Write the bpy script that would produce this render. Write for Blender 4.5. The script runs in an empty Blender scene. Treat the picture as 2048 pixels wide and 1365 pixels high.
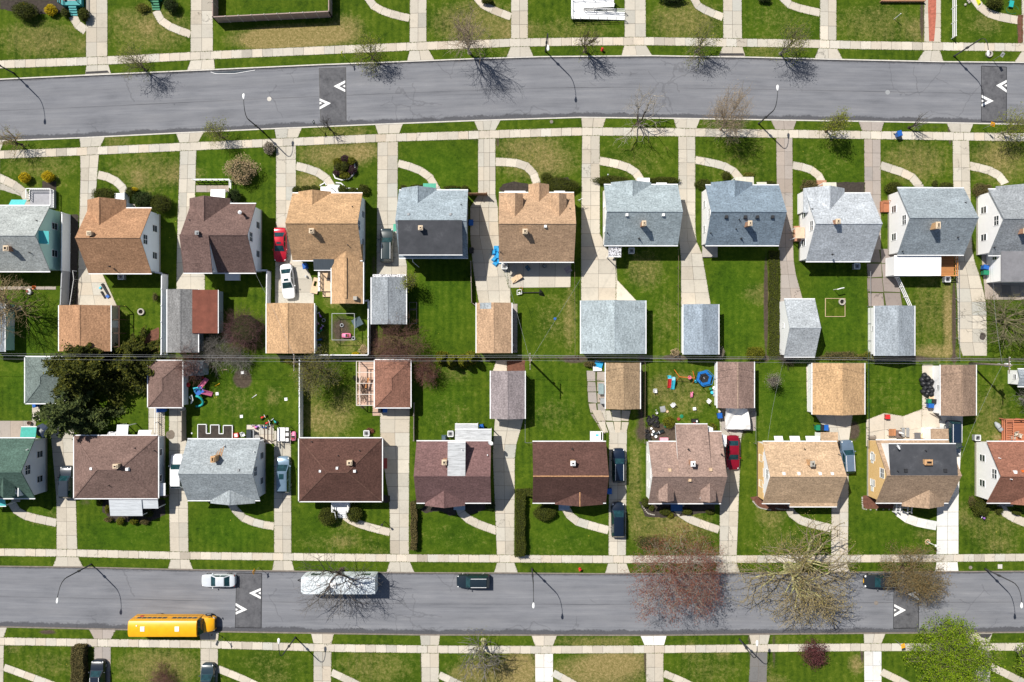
import bpy,math,random
import numpy as np
from mathutils import Vector,Matrix
R = math.radians
# ---------------------------------------------------------------- camera, sky, sun, exposure
# Aerial view straight down. S = metres per photo pixel on the ground, H = height of the drone.
S = 0.07
H = 111.5
C = bpy.context.scene.collection
sc = bpy.context.scene
cam = bpy.data.cameras.new("camera")
cam.sensor_width = 36.0
cam.angle = 2 * math.atan(1024 * S / H)
cam.clip_end = 2000
camo = bpy.data.objects.new("camera",cam)
camo.location = (0,0,H)
C.objects.link(camo)
sc.camera = camo
SUN_EL,SUN_AZ = 53.5,315.0           # azimuth clockwise from +Y (top of the photo)
world = bpy.data.worlds.new("World")
sc.world = world
world.use_nodes = True
wn = world.node_tree
bg = wn.nodes["Background"]
sky = wn.nodes.new("ShaderNodeTexSky")
sky.sky_type = 'NISHITA'
sky.sun_disc = False
sky.sun_elevation = R(SUN_EL)
sky.sun_rotation = R(SUN_AZ)
wn.links.new(sky.outputs[0],bg.inputs[0])
bg.inputs[1].default_value = 0.064
sl = bpy.data.lights.new("sun",'SUN')
sl.energy = 4.85
sl.angle = R(0.5)
sl.color = (1.0,0.95,0.87)
so = bpy.data.objects.new("sun",sl)
sd = Vector((math.sin(R(SUN_AZ)) * math.cos(R(SUN_EL)),math.cos(R(SUN_AZ)) * math.cos(R(SUN_EL)),math.sin(R(SUN_EL))))
so.rotation_euler = sd.to_track_quat('Z','Y').to_euler()
so.location = sd * 150
C.objects.link(so)
sc.view_settings.view_transform = 'Standard'
sc.view_settings.look = 'None'
sc.view_settings.exposure = 0.30
sc.view_settings.gamma = 1
sc.cycles.max_bounces = 5
sc.cycles.diffuse_bounces = 3
sc.cycles.transparent_max_bounces = 4
rnd = random.Random(7)
Z0 = (False,False,False)
Z1 = (True,False,False)


def W(px,py,h=0.0):
 """World point of photo pixel (px, py) on something h metres above the ground."""
 k = S * (H - h) / H
 return Vector(((px - 1024) * k,(682.5 - py) * k,h))


# ---------------------------------------------------------------- tags
def tag(o,label=None,cat=None,group=None,kind=None):
 if label: o['label'] = label
 if cat: o['category'] = cat
 if group: o['group'] = group
 if kind: o['kind'] = kind
 return o


def empty(name,loc,label=None,cat=None,group=None,rz=0.0):
 o = bpy.data.objects.new(name,None)
 o.empty_display_size = 0.5
 o.location = loc
 o.rotation_euler = (0,0,rz)
 C.objects.link(o)
 return tag(o,label,cat,group)


def copy_tree(o,parent=None):
 c = o.copy()
 C.objects.link(c)
 if parent: c.parent = parent
 for ch in o.children: copy_tree(ch,c)
 return c


# ---------------------------------------------------------------- mesh builder
class MB:
 def __init__(self):
  self.v = []; self.f = []; self.m = []

 def add(self,vs,fs,mi=0):
  b = len(self.v)
  self.v += [tuple(p) for p in vs]
  self.f += [tuple(b + i for i in f) for f in fs]
  self.m += [mi] * len(fs)
  return self

 def poly(self,pts,mi=0):
  return self.add(pts,[tuple(range(len(pts)))],mi)

 def hexa(self,a,mi=0):
  """8 points: bottom 4 ccw then top 4 ccw"""
  return self.add(a,[(3,2,1,0),(4,5,6,7),(0,1,5,4),(1,2,6,5),(2,3,7,6),(3,0,4,7)],mi)

 def box(self,x0,y0,z0,x1,y1,z1,mi=0):
  if x0 > x1: x0,x1 = x1,x0
  if y0 > y1: y0,y1 = y1,y0
  return self.hexa([(x0,y0,z0),(x1,y0,z0),(x1,y1,z0),(x0,y1,z0),(x0,y0,z1),(x1,y0,z1),(x1,y1,z1),(x0,y1,z1)],mi)

 def cbox(self,x,y,z,sx,sy,sz,rz=0.0,mi=0,taper=1.0):
  """box centred in x,y standing on z, turned by rz"""
  c,s = math.cos(rz),math.sin(rz)
  a = []
  for zz,t in ((z,1.0),(z + sz,taper)):
   for ux,uy in ((-1,-1),(1,-1),(1,1),(-1,1)):
    dx,dy = ux * sx / 2 * t,uy * sy / 2 * t
    a.append((x + dx * c - dy * s,y + dx * s + dy * c,zz))
  return self.hexa(a,mi)

 def bar(self,p,q,w,h,mi=0):
  """rectangular bar from p to q (any direction); w wide sideways, h the other way"""
  p = Vector(p); q = Vector(q)
  d = (q - p).normalized()
  up = Vector((0,0,1)) if abs(d.z) < 0.95 else Vector((0,1,0))
  s = d.cross(up).normalized() * w / 2
  u = s.cross(d).normalized() * h / 2
  a = [p - s - u,p + s - u,q + s - u,q - s - u,p - s + u,p + s + u,q + s + u,q - s + u]
  return self.hexa(a,mi)

 def tube(self,pts,rad,n=6,mi=0,cap=True):
  pts = [Vector(p) for p in pts]
  if not hasattr(rad,'__len__'): rad = [rad] * len(pts)
  b = len(self.v)
  prev = None
  for i,p in enumerate(pts):
   d = (pts[min(i + 1,len(pts) - 1)] - pts[max(i - 1,0)])
   if d.length < 1e-9: d = Vector((0,0,1))
   d.normalize()
   if prev is None:
    a = Vector((1,0,0)) if abs(d.x) < 0.8 else Vector((0,1,0))
    s = d.cross(a).normalized()
   else:
    s = (prev - d * prev.dot(d))
    s = s.normalized() if s.length > 1e-6 else d.orthogonal().normalized()
   prev = s
   t = d.cross(s)
   for k in range(n):
    an = 2 * math.pi * k / n
    self.v.append(tuple(p + (s * math.cos(an) + t * math.sin(an)) * rad[i]))
  for i in range(len(pts) - 1):
   for k in range(n):
    a0 = b + i * n + k; a1 = b + i * n + (k + 1) % n
    self.f.append((a0,a1,a1 + n,a0 + n)); self.m.append(mi)
  if cap:
   self.f.append(tuple(b + k for k in reversed(range(n)))); self.m.append(mi)
   e = b + (len(pts) - 1) * n
   self.f.append(tuple(e + k for k in range(n))); self.m.append(mi)
  return self

 def cyl(self,x,y,z0,z1,r0,r1=None,n=14,mi=0):
  return self.tube([(x,y,z0),(x,y,z1)],[r0,r0 if r1 is None else r1],n,mi)

 def lathe(self,x,y,prof,n=16,mi=0):
  b = len(self.v)
  for r,z in prof:
   for k in range(n):
    an = 2 * math.pi * k / n
    self.v.append((x + r * math.cos(an),y + r * math.sin(an),z))
  for i in range(len(prof) - 1):
   for k in range(n):
    a0 = b + i * n + k; a1 = b + i * n + (k + 1) % n
    self.f.append((a0,a1,a1 + n,a0 + n)); self.m.append(mi)
  self.f.append(tuple(b + k for k in reversed(range(n)))); self.m.append(mi)
  e = b + (len(prof) - 1) * n
  self.f.append(tuple(e + k for k in range(n))); self.m.append(mi)
  return self

 def ell(self,c,r,n=12,m=8,mi=0,zmin=-1.0):
  prof = []
  for i in range(m + 1):
   t = -math.pi / 2 + math.pi * i / m
   z = max(math.sin(t),zmin)
   prof.append((max(math.cos(t),0.01),z))
  b = len(self.v)
  self.lathe(0,0,prof,n,mi)
  for i in range(b,len(self.v)):
   x,y,z = self.v[i]
   self.v[i] = (c[0] + x * r[0],c[1] + y * r[1],c[2] + z * r[2])
  return self

 def build(self,name,mats,parent=None,smooth=False,uv=True,world=True):
  """link as ONE mesh; with a parent the points (given in world space) become local to it"""
  off = Vector((0,0,0))
  if parent is not None and world:
   p = parent
   while p is not None:
    off = off + Vector(p.location); p = p.parent
  ox,oy,oz = off
  vs = [(x - ox,y - oy,z - oz) for x,y,z in self.v]
  me = bpy.data.meshes.new(name)
  me.from_pydata(vs,[],self.f)
  if not isinstance(mats,(list,tuple)): mats = [mats]
  for mt in mats: me.materials.append(mt)
  if len(mats) > 1: me.polygons.foreach_set("material_index",self.m)
  if uv:
   ul = me.uv_layers.new(name="metres")
   co = np.empty(len(me.vertices) * 3,'f'); me.vertices.foreach_get('co',co); co = co.reshape(-1,3)
   nl = len(me.loops)
   li = np.empty(nl,'i'); me.loops.foreach_get('vertex_index',li)
   no = np.empty(len(me.polygons) * 3,'f'); me.polygons.foreach_get('normal',no); no = no.reshape(-1,3)
   lt = np.empty(len(me.polygons),'i'); me.polygons.foreach_get('loop_total',lt)
   nn = np.repeat(no,lt,axis=0)
   u = np.stack([-nn[:,1],nn[:,0],np.zeros(nl)],1)
   ln = np.linalg.norm(u,axis=1)
   flat = ln < 0.05
   u[flat] = (1,0,0); ln[flat] = 1
   u /= ln[:,None]
   vv = np.cross(nn,u)
   pc = co[li]
   uvs = np.stack([(pc * u).sum(1),(pc * vv).sum(1)],1)
   ul.data.foreach_set('uv',uvs.astype('f').ravel())
  if smooth:
   me.polygons.foreach_set("use_smooth",[True] * len(me.polygons))
  o = bpy.data.objects.new(name,me)
  C.objects.link(o)
  if parent is not None: o.parent = parent
  return o


# ---------------------------------------------------------------- materials
class NT:
 def __init__(self,name):
  self.m = bpy.data.materials.new(name)
  self.m.use_nodes = True
  self.t = self.m.node_tree
  self.b = self.t.nodes["Principled BSDF"]

 def n(self,typ,**kw):
  nd = self.t.nodes.new(typ)
  for k,v in kw.items():
   if hasattr(nd,k): setattr(nd,k,v)
   else: nd.inputs[k].default_value = v
  return nd

 def l(self,a,b): self.t.links.new(a,b)

 def coord(self,kind='Object',scale=None):
  tc = self.n('ShaderNodeTexCoord')
  o = tc.outputs[kind]
  if scale is not None:
   mp = self.n('ShaderNodeMapping')
   mp.inputs['Scale'].default_value = scale
   self.l(o,mp.inputs[0]); o = mp.outputs[0]
  return o

 def noise(self,vec,scale,detail=3.0,rough=0.6):
  nd = self.n('ShaderNodeTexNoise')
  nd.inputs['Scale'].default_value = scale
  nd.inputs['Detail'].default_value = detail
  nd.inputs['Roughness'].default_value = rough
  self.l(vec,nd.inputs['Vector'])
  return nd.outputs['Fac']

 def ramp(self,fac,stops):
  r = self.n('ShaderNodeValToRGB')
  e = r.color_ramp.elements
  while len(e) < len(stops): e.new(0.5)
  for i,(p,c) in enumerate(stops):
   e[i].position = p
   e[i].color = (*c,1) if hasattr(c,'__len__') else (c,c,c,1)
  self.l(fac,r.inputs[0])
  return r.outputs[0]

 def mix(self,fac,a,b,mode='MIX'):
  x = self.n('ShaderNodeMix',data_type='RGBA',blend_type=mode)
  for s,v in ((x.inputs[0],fac),(x.inputs[6],a),(x.inputs[7],b)):
   if isinstance(v,(int,float)): s.default_value = v
   elif isinstance(v,(tuple,list)): s.default_value = (*v,1)
   else: self.l(v,s)
  return x.outputs[2]

 def math(self,op,a,b=0.0):
  x = self.n('ShaderNodeMath',operation=op)
  for s,v in ((x.inputs[0],a),(x.inputs[1],b)):
   if isinstance(v,(int,float)): s.default_value = v
   else: self.l(v,s)
  return x.outputs[0]

 def bump(self,hgt,strength=0.3,dist=0.02):
  b = self.n('ShaderNodeBump')
  b.inputs['Strength'].default_value = strength
  b.inputs['Distance'].default_value = dist
  self.l(hgt,b.inputs['Height'])
  self.l(b.outputs[0],self.b.inputs['Normal'])

 def out(self,col,rough=0.8,metal=0.0,spec=0.3):
  if isinstance(col,(tuple,list)): self.b.inputs['Base Color'].default_value = (*col,1)
  else: self.l(col,self.b.inputs['Base Color'])
  self.b.inputs['Roughness'].default_value = rough
  self.b.inputs['Metallic'].default_value = metal
  self.b.inputs['Specular IOR Level'].default_value = spec
  return self.m


def sc3(c,k): return tuple(min(1.0,x * k) for x in c)


_pl = {}
def plain(col,rough=0.6,var=0.18,scale=3.0,metal=0.0,spec=0.35,bump=0.0):
 """a slightly weathered solid colour"""
 key = (tuple(col),rough,var,scale,metal,spec,bump)
 if key in _pl: return _pl[key]
 t = NT("paint")
 c = t.coord('Object')
 a = t.noise(c,scale,4); b = t.noise(c,scale * 9,2)
 f = t.math('ADD',t.math('MULTIPLY',a,0.7),t.math('MULTIPLY',b,0.3))
 col2 = t.ramp(f,[(0.3,sc3(col,1 - var)),(0.7,sc3(col,1 + var * 0.6))])
 if bump: t.bump(b,bump,0.01)
 _pl[key] = t.out(col2,rough,metal,spec)
 return _pl[key]


def m_grass():
 t = NT("grass")
 c = t.coord('Object')
 att = t.n('ShaderNodeAttribute',attribute_name='tint')
 sep = t.n('ShaderNodeSeparateColor'); t.l(att.outputs['Color'],sep.inputs[0])
 big = t.noise(c,0.16,3); mid = t.noise(c,0.9,4,0.65); fine = t.noise(c,2.6,4,0.75); tiny = t.noise(c,6.5,3,0.85)
 g = t.math('ADD',t.math('MULTIPLY',big,0.24),t.math('ADD',t.math('MULTIPLY',mid,0.28),t.math('ADD',t.math('MULTIPLY',fine,0.26),t.math('MULTIPLY',tiny,0.26))))
 # faint mowing lines, up and down the lots, in patches
 sx = t.n('ShaderNodeSeparateXYZ'); t.l(c,sx.inputs[0])
 mow = t.math('MULTIPLY',t.math('SINE',t.math('ADD',t.math('MULTIPLY',sx.outputs[0],6.2),t.math('MULTIPLY',mid,3.0))),t.math('MULTIPLY',t.math('GREATER_THAN',t.noise(c,0.06,1),0.5),0.022))
 g = t.math('ADD',g,mow)
 green = t.ramp(g,[(0.38,(0.011,0.027,0.0012)),(0.47,(0.036,0.070,0.0033)),(0.56,(0.066,0.106,0.0058)),(0.68,(0.132,0.155,0.021))])
 lush = t.ramp(g,[(0.36,(0.010,0.033,0.0010)),(0.52,(0.038,0.090,0.0028)),(0.68,(0.088,0.145,0.008))])
 green = t.mix(t.math('MULTIPLY',sep.outputs[2],0.9),green,lush)
 dry = t.ramp(t.math('ADD',t.math('MULTIPLY',fine,0.5),t.math('MULTIPLY',tiny,0.5)),[(0.36,(0.10,0.10,0.020)),(0.5,(0.215,0.172,0.064)),(0.64,(0.39,0.295,0.14))])
 f2 = t.math('ADD',t.math('MULTIPLY',fine,0.5),t.math('ADD',t.math('MULTIPLY',mid,0.45),t.math('MULTIPLY',tiny,0.25)))
 dm = t.math('MULTIPLY',t.math('SUBTRACT',t.math('ADD',sep.outputs[0],f2),0.70),2.1)
 dm = t.ramp(dm,[(0.0,0.0),(1.0,1.0)])
 col = t.mix(dm,green,dry)
 soil = t.ramp(t.math('ADD',t.math('MULTIPLY',fine,0.5),t.math('MULTIPLY',tiny,0.5)),[(0.3,(0.028,0.022,0.017)),(0.55,(0.085,0.065,0.048)),(0.75,(0.17,0.13,0.095))])
 sm = t.math('MULTIPLY',t.math('SUBTRACT',t.math('ADD',sep.outputs[1],t.math('MULTIPLY',f2,0.7)),0.72),4.0)
 col = t.mix(t.ramp(sm,[(0.0,0.0),(1.0,1.0)]),col,soil)
 # dandelions
 vo = t.n('ShaderNodeTexVoronoi'); vo.inputs['Scale'].default_value = 0.75
 t.l(c,vo.inputs['Vector'])
 dots = t.math('MULTIPLY',t.math('LESS_THAN',vo.outputs['Distance'],0.045),t.math('GREATER_THAN',t.noise(c,0.11,2),0.56))
 col = t.mix(t.math('MULTIPLY',dots,0.85),col,(0.42,0.36,0.05))
 t.bump(t.math('ADD',t.math('MULTIPLY',tiny,0.6),t.math('MULTIPLY',fine,0.4)),0.55,0.09)
 return t.out(col,0.95,0,0.12)


def m_asphalt():
 t = NT("asphalt")
 uvn = t.n('ShaderNodeUVMap',uv_map='road')
 uv = uvn.outputs[0]
 sep = t.n('ShaderNodeSeparateXYZ'); t.l(uv,sep.inputs[0])
 mp = t.n('ShaderNodeMapping'); mp.inputs['Scale'].default_value = (0.05,1.1,1); t.l(uv,mp.inputs[0])
 streak = t.noise(mp.outputs[0],2.2,5,0.65)
 mp2 = t.n('ShaderNodeMapping'); mp2.inputs['Scale'].default_value = (0.35,1.0,1); t.l(uv,mp2.inputs[0])
 blot = t.noise(mp2.outputs[0],0.5,5,0.6)
 fine = t.noise(uv,9.0,3,0.75)
 f = t.math('ADD',t.math('MULTIPLY',streak,0.42),t.math('ADD',t.math('MULTIPLY',blot,0.36),t.math('MULTIPLY',fine,0.22)))
 col = t.ramp(f,[(0.33,(0.115,0.120,0.135)),(0.48,(0.178,0.184,0.203)),(0.58,(0.212,0.217,0.234)),(0.70,(0.30,0.30,0.31))])
 # ragged dark sealcoat along both kerbs
 rag = t.math('ADD',t.math('MULTIPLY',t.noise(uv,0.35,4),0.9),t.math('MULTIPLY',t.noise(uv,3.0,4,0.7),0.75))
 lo = t.math('SUBTRACT',t.math('ADD',t.math('MULTIPLY',rag,0.55),-0.10),sep.outputs[1])
 att = t.n('ShaderNodeAttribute',attribute_name='wid')
 hi_d = t.math('SUBTRACT',att.outputs['Fac'],sep.outputs[1])
 hi = t.math('SUBTRACT',t.math('ADD',t.math('MULTIPLY',rag,1.10),-0.18),hi_d)
 e1 = t.ramp(t.math('MULTIPLY',lo,5.0),[(0.0,0.0),(1.0,1.0)])
 e2 = t.ramp(t.math('MULTIPLY',hi,5.0),[(0.0,0.0),(1.0,1.0)])
 dark = t.ramp(fine,[(0.35,(0.030,0.031,0.037)),(0.65,(0.085,0.086,0.095))])
 e = t.math('MAXIMUM',e1,e2)
 col = t.mix(t.math('MULTIPLY',e,0.82),col,dark)
 # paving seam down the middle, open only in places
 mid = t.math('ABSOLUTE',t.math('SUBTRACT',sep.outputs[1],t.math('ADD',t.math('MULTIPLY',att.outputs['Fac'],0.5),t.math('MULTIPLY',t.noise(uv,0.9,3),0.12))))
 mp3 = t.n('ShaderNodeMapping'); mp3.inputs['Scale'].default_value = (0.07,0.0,1); t.l(uv,mp3.inputs[0])
 opn = t.ramp(t.noise(mp3.outputs[0],1.0,3),[(0.42,0.25),(0.62,1.0)])
 seam = t.math('MULTIPLY',t.math('LESS_THAN',mid,0.045),opn)
 col = t.mix(t.math('MULTIPLY',seam,0.75),col,(0.06,0.061,0.068))
 # wheel tracks, hairline cracks and drips
 q4 = t.math('DIVIDE',sep.outputs[1],att.outputs['Fac'])
 trk = t.math('MULTIPLY',t.math('ADD',t.math('COSINE',t.math('MULTIPLY',q4,25.13)),1.0),t.math('MULTIPLY',streak,0.16))
 col = t.mix(trk,col,(0.105,0.107,0.118))
 vo = t.n('ShaderNodeTexVoronoi',feature='DISTANCE_TO_EDGE'); vo.inputs['Scale'].default_value = 0.22
 nz = t.n('ShaderNodeTexNoise'); nz.inputs['Scale'].default_value = 0.8; nz.inputs['Detail'].default_value = 5; t.l(uv,nz.inputs['Vector'])
 vm = t.n('ShaderNodeVectorMath',operation='ADD'); t.l(uv,vm.inputs[0]); t.l(nz.outputs['Color'],vm.inputs[1]); t.l(vm.outputs[0],vo.inputs['Vector'])
 ck = t.math('MULTIPLY',t.math('LESS_THAN',vo.outputs['Distance'],0.012),t.math('GREATER_THAN',t.noise(uv,0.09,2),0.55))
 col = t.mix(t.math('MULTIPLY',ck,0.26),col,(0.05,0.05,0.056))
 drip = t.ramp(t.noise(uv,0.7,5,0.8),[(0.66,0.0),(0.74,1.0)])
 col = t.mix(t.math('MULTIPLY',drip,0.28),col,(0.065,0.066,0.073))
 # pale scuffs
 sc_ = t.ramp(t.noise(mp2.outputs[0],1.5,6,0.75),[(0.66,0.0),(0.74,1.0)])
 col = t.mix(t.math('MULTIPLY',sc_,0.28),col,(0.40,0.39,0.38))
 t.bump(fine,0.25,0.02)
 return t.out(col,0.9,0,0.25)


def m_conc(col=(0.50,0.46,0.41),stain=0.5):
 t = NT("concrete")
 c = t.coord('Object')
 att = t.n('ShaderNodeAttribute',attribute_name='slab')
 big = t.noise(c,0.5,4,0.65); mid = t.noise(c,2.4,4,0.7); fine = t.noise(c,14.0,2)
 f = t.math('ADD',t.math('MULTIPLY',big,0.4),t.math('ADD',t.math('MULTIPLY',mid,0.35),t.math('MULTIPLY',fine,0.25)))
 cc = t.ramp(f,[(0.34,sc3(col,0.80)),(0.5,col),(0.66,sc3(col,1.12))])
 st = t.ramp(t.math('ADD',t.math('MULTIPLY',mid,0.5),t.math('MULTIPLY',big,0.5)),[(0.53,0.0),(0.68,1.0)])
 cc = t.mix(t.math('MULTIPLY',st,stain * 0.4),cc,sc3(col,0.55))
 # hairline cracks
 vo = t.n('ShaderNodeTexVoronoi',feature='DISTANCE_TO_EDGE'); vo.inputs['Scale'].default_value = 0.33
 wob = t.n('ShaderNodeMapping'); t.l(c,wob.inputs[0])
 nz = t.n('ShaderNodeTexNoise'); nz.inputs['Scale'].default_value = 1.6; nz.inputs['Detail'].default_value = 4; t.l(c,nz.inputs['Vector'])
 vm = t.n('ShaderNodeVectorMath',operation='ADD'); t.l(c,vm.inputs[0]); t.l(nz.outputs['Color'],vm.inputs[1]); t.l(vm.outputs[0],vo.inputs['Vector'])
 ck = t.math('MULTIPLY',t.math('LESS_THAN',vo.outputs['Distance'],0.010),t.math('GREATER_THAN',t.noise(c,0.13,2),0.62))
 cc = t.mix(t.math('MULTIPLY',ck,0.6),cc,sc3(col,0.32))
 v = t.mix(1.0,cc,att.outputs['Color'],'MULTIPLY')
 t.bump(fine,0.15,0.01)
 return t.out(v,0.9,0,0.25)


def m_shingle(a,b,cc,course=0.27,contrast=1.0):
 """asphalt shingles: courses of tabs along the slope, mottled granules"""
 t = NT("shingles")
 uvn = t.n('ShaderNodeUVMap',uv_map='metres')
 uv = uvn.outputs[0]
 br = t.n('ShaderNodeTexBrick')
 br.inputs['Scale'].default_value = 1.0
 br.inputs['Brick Width'].default_value = 0.55
 br.inputs['Row Height'].default_value = course
 br.inputs['Mortar Size'].default_value = 0.018
 br.inputs['Mortar Smooth'].default_value = 0.3
 br.inputs['Color1'].default_value = (*a,1)
 br.inputs['Color2'].default_value = (*b,1)
 br.inputs['Mortar'].default_value = (*sc3(cc,0.75),1)
 t.l(uv,br.inputs['Vector'])
 n1 = t.noise(uv,4.5,3,0.85); n2 = t.noise(uv,0.35,4,0.6); n3 = t.noise(uv,4.6,3,0.9)
 m1 = t.ramp(n1,[(0.40,0.0),(0.62,1.0)])
 col = t.mix(t.math('MULTIPLY',m1,0.45 * contrast),br.outputs[0],cc)
 sp = t.ramp(n3,[(0.34,0.66),(0.5,1.0),(0.66,1.34)])
 col = t.mix(0.9 * contrast,col,sp,'MULTIPLY')
 mp = t.n('ShaderNodeMapping'); mp.inputs['Scale'].default_value = (1.0,0.14,1); t.l(uv,mp.inputs[0])
 run = t.noise(mp.outputs[0],0.9,4,0.65)
 wth = t.ramp(t.math('ADD',t.math('MULTIPLY',n2,0.6),t.math('MULTIPLY',run,0.4)),[(0.36,0.80),(0.62,1.10)])
 col = t.mix(1.0,col,wth,'MULTIPLY')
 t.bump(br.outputs['Fac'],0.35,-0.02)
 return t.out(col,0.92,0,0.2)


def m_siding(col,lap=0.16):
 t = NT("siding")
 c = t.coord('Object')
 sep = t.n('ShaderNodeSeparateXYZ'); t.l(c,sep.inputs[0])
 fr = t.math('FRACT',t.math('DIVIDE',sep.outputs[2],lap))
 n = t.noise(c,1.2,4); n2 = t.noise(c,7.0,3)
 base = t.ramp(t.math('ADD',t.math('MULTIPLY',n,0.6),t.math('MULTIPLY',n2,0.4)),[(0.32,sc3(col,0.95)),(0.62,col)])
 line = t.ramp(fr,[(0.0,0.78),(0.10,1.0)])
 cc = t.mix(0.6,base,line,'MULTIPLY')
 return t.out(cc,0.55,0,0.3)


def m_brick(a=(0.36,0.13,0.06),b=(0.48,0.22,0.10),mort=(0.45,0.40,0.34)):
 t = NT("brick")
 uvn = t.n('ShaderNodeUVMap',uv_map='metres')
 br = t.n('ShaderNodeTexBrick')
 for k,v in (('Scale',1.0),('Brick Width',0.22),('Row Height',0.075),('Mortar Size',0.008)): br.inputs[k].default_value = v
 for k,v in (('Color1',a),('Color2',b),('Mortar',mort)): br.inputs[k].default_value = (*v,1)
 t.l(uvn.outputs[0],br.inputs['Vector'])
 n = t.noise(t.coord('Object'),5.0,3)
 return t.out(t.mix(0.5,br.outputs[0],t.ramp(n,[(0.3,0.6),(0.7,1.15)]),'MULTIPLY'),0.9)


def m_wood(col,plank=0.14,axis=0,rough=0.8):
 t = NT("wood")
 c = t.coord('Object')
 sep = t.n('ShaderNodeSeparateXYZ'); t.l(c,sep.inputs[0])
 v = t.math('DIVIDE',sep.outputs[axis],plank)
 fr = t.math('FRACT',v)
 wn_ = t.n('ShaderNodeTexWhiteNoise',noise_dimensions='1D'); t.l(t.math('FLOOR',v),wn_.inputs['W'])
 n = t.noise(t.coord('Object',(2,9,9) if axis else (9,2,9)),1.5,4)
 f = t.math('ADD',t.math('MULTIPLY',wn_.outputs['Value'],0.5),t.math('MULTIPLY',n,0.5))
 cc = t.ramp(f,[(0.15,sc3(col,0.72)),(0.85,sc3(col,1.2))])
 gap = t.ramp(fr,[(0.0,0.25),(0.08,1.0)])
 return t.out(t.mix(0.85,cc,gap,'MULTIPLY'),rough)


def m_metal_roof(col,rib=0.3,axis=0,streak=0.5):
 t = NT("ribbed_metal")
 c = t.coord('Object')
 sep = t.n('ShaderNodeSeparateXYZ'); t.l(c,sep.inputs[0])
 fr = t.math('FRACT',t.math('DIVIDE',sep.outputs[axis],rib))
 ln = t.ramp(fr,[(0.0,0.55),(0.12,1.0),(0.9,1.0)])
 n = t.noise(t.coord('Object',(0.5,4,1) if axis else (4,0.5,1)),1.4,5,0.7)
 base = t.ramp(n,[(0.3,sc3(col,1 - streak * 0.6)),(0.55,col),(0.75,sc3(col,1.08))])
 t.bump(ln,0.4,0.02)
 return t.out(t.mix(0.7,base,ln,'MULTIPLY'),0.55,0.0,0.4)


def m_leaf(a,b,trans=0.25,c3=None):
 t = NT("leaves")
 g = t.n('ShaderNodeNewGeometry')
 n = t.noise(t.coord('Object'),0.9,3)
 f = t.math('ADD',t.math('MULTIPLY',g.outputs['Random Per Island'],0.6),t.math('MULTIPLY',n,0.5))
 stops = [(0.2,a),(0.75,b)]
 if c3: stops.append((0.95,c3))
 col = t.ramp(f,stops)
 m = t.out(col,0.75,0,0.2)
 if trans:
  tr = t.n('ShaderNodeBsdfTranslucent'); t.l(col,tr.inputs[0])
  ms = t.n('ShaderNodeMixShader'); ms.inputs[0].default_value = trans
  o = t.t.nodes['Material Output']
  t.l(t.b.outputs[0],ms.inputs[1]); t.l(tr.outputs[0],ms.inputs[2]); t.l(ms.outputs[0],o.inputs[0])
 return m


def m_bark(col):
 t = NT("bark")
 n = t.noise(t.coord('Object',(1,1,0.4)),6.0,4)
 return t.out(t.ramp(n,[(0.3,sc3(col,0.6)),(0.7,sc3(col,1.3))]),0.95)


def m_car(col,metal=0.35,rough=0.22):
 t = NT("car_paint")
 n = t.noise(t.coord('Object'),1.3,4)
 c = t.ramp(n,[(0.3,sc3(col,0.90)),(0.7,sc3(col,1.06))])
 m = t.out(c,rough,metal,0.5)
 t.b.inputs['Coat Weight'].default_value = 0.35
 t.b.inputs['Coat Roughness'].default_value = 0.06
 return m


def m_glass(tint=(0.015,0.03,0.035)):
 t = NT("glass")
 n = t.noise(t.coord('Object'),2.0,2)
 m = t.out(t.ramp(n,[(0.3,sc3(tint,0.7)),(0.7,sc3(tint,1.6))]),0.06,0,0.8)
 return m


M = {}
M['grass'] = m_grass()
M['asphalt'] = m_asphalt()
M['walk'] = m_conc((0.515,0.468,0.395),0.6)
M['drive'] = m_conc((0.468,0.43,0.362),0.9)
M['drive_new'] = m_conc((0.66,0.645,0.61),0.25)
M['drive_old'] = m_conc((0.35,0.305,0.27),1.0)
M['drive_brown'] = m_conc((0.255,0.215,0.195),1.0)
M['drive_dark'] = m_conc((0.16,0.155,0.15),1.0)
M['joint'] = plain((0.15,0.13,0.11),0.95,0.3,5)
M['kerb'] = plain((0.58,0.55,0.50),0.85,0.25,2.0)
M['kerb_dark'] = plain((0.22,0.19,0.165),0.9,0.4,2.0)
M['white'] = plain((0.82,0.82,0.82),0.5,0.08,1.5)
_t = NT('road_paint'); _v = _t.noise(_t.coord('Object'),5.0,5,0.8)
M['white_paint'] = _t.out(_t.ramp(_v,[(0.30,(0.34,0.34,0.35)),(0.40,(0.72,0.72,0.71)),(0.55,(0.84,0.84,0.83))]),0.8)
M['soffit'] = plain((0.72,0.72,0.72),0.6,0.1)
M['gutter'] = plain((0.78,0.79,0.80),0.45,0.12)
M['gutter_brown'] = plain((0.20,0.13,0.09),0.5,0.2)
M['pane'] = m_glass((0.03,0.04,0.045))
M['car_glass'] = m_glass((0.008,0.034,0.040))
M['black'] = plain((0.02,0.02,0.022),0.5,0.3)
M['rubber'] = plain((0.025,0.025,0.027),0.8,0.3)
M['steel'] = plain((0.45,0.46,0.47),0.35,0.15,3,0.7)
M['dark_metal'] = plain((0.035,0.035,0.038),0.5,0.3)
M['grey'] = plain((0.30,0.31,0.32),0.6,0.2)
M['brick'] = m_brick()
M['brick_tan'] = m_brick((0.50,0.34,0.19),(0.60,0.43,0.26),(0.55,0.48,0.38))
M['brick_orange'] = m_brick((0.52,0.27,0.10),(0.60,0.34,0.15),(0.55,0.45,0.33))
M['flue'] = plain((0.62,0.50,0.36),0.85,0.2)
M['soot'] = plain((0.015,0.012,0.010),0.95,0.3)
M['door'] = plain((0.30,0.05,0.04),0.5,0.1)
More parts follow.
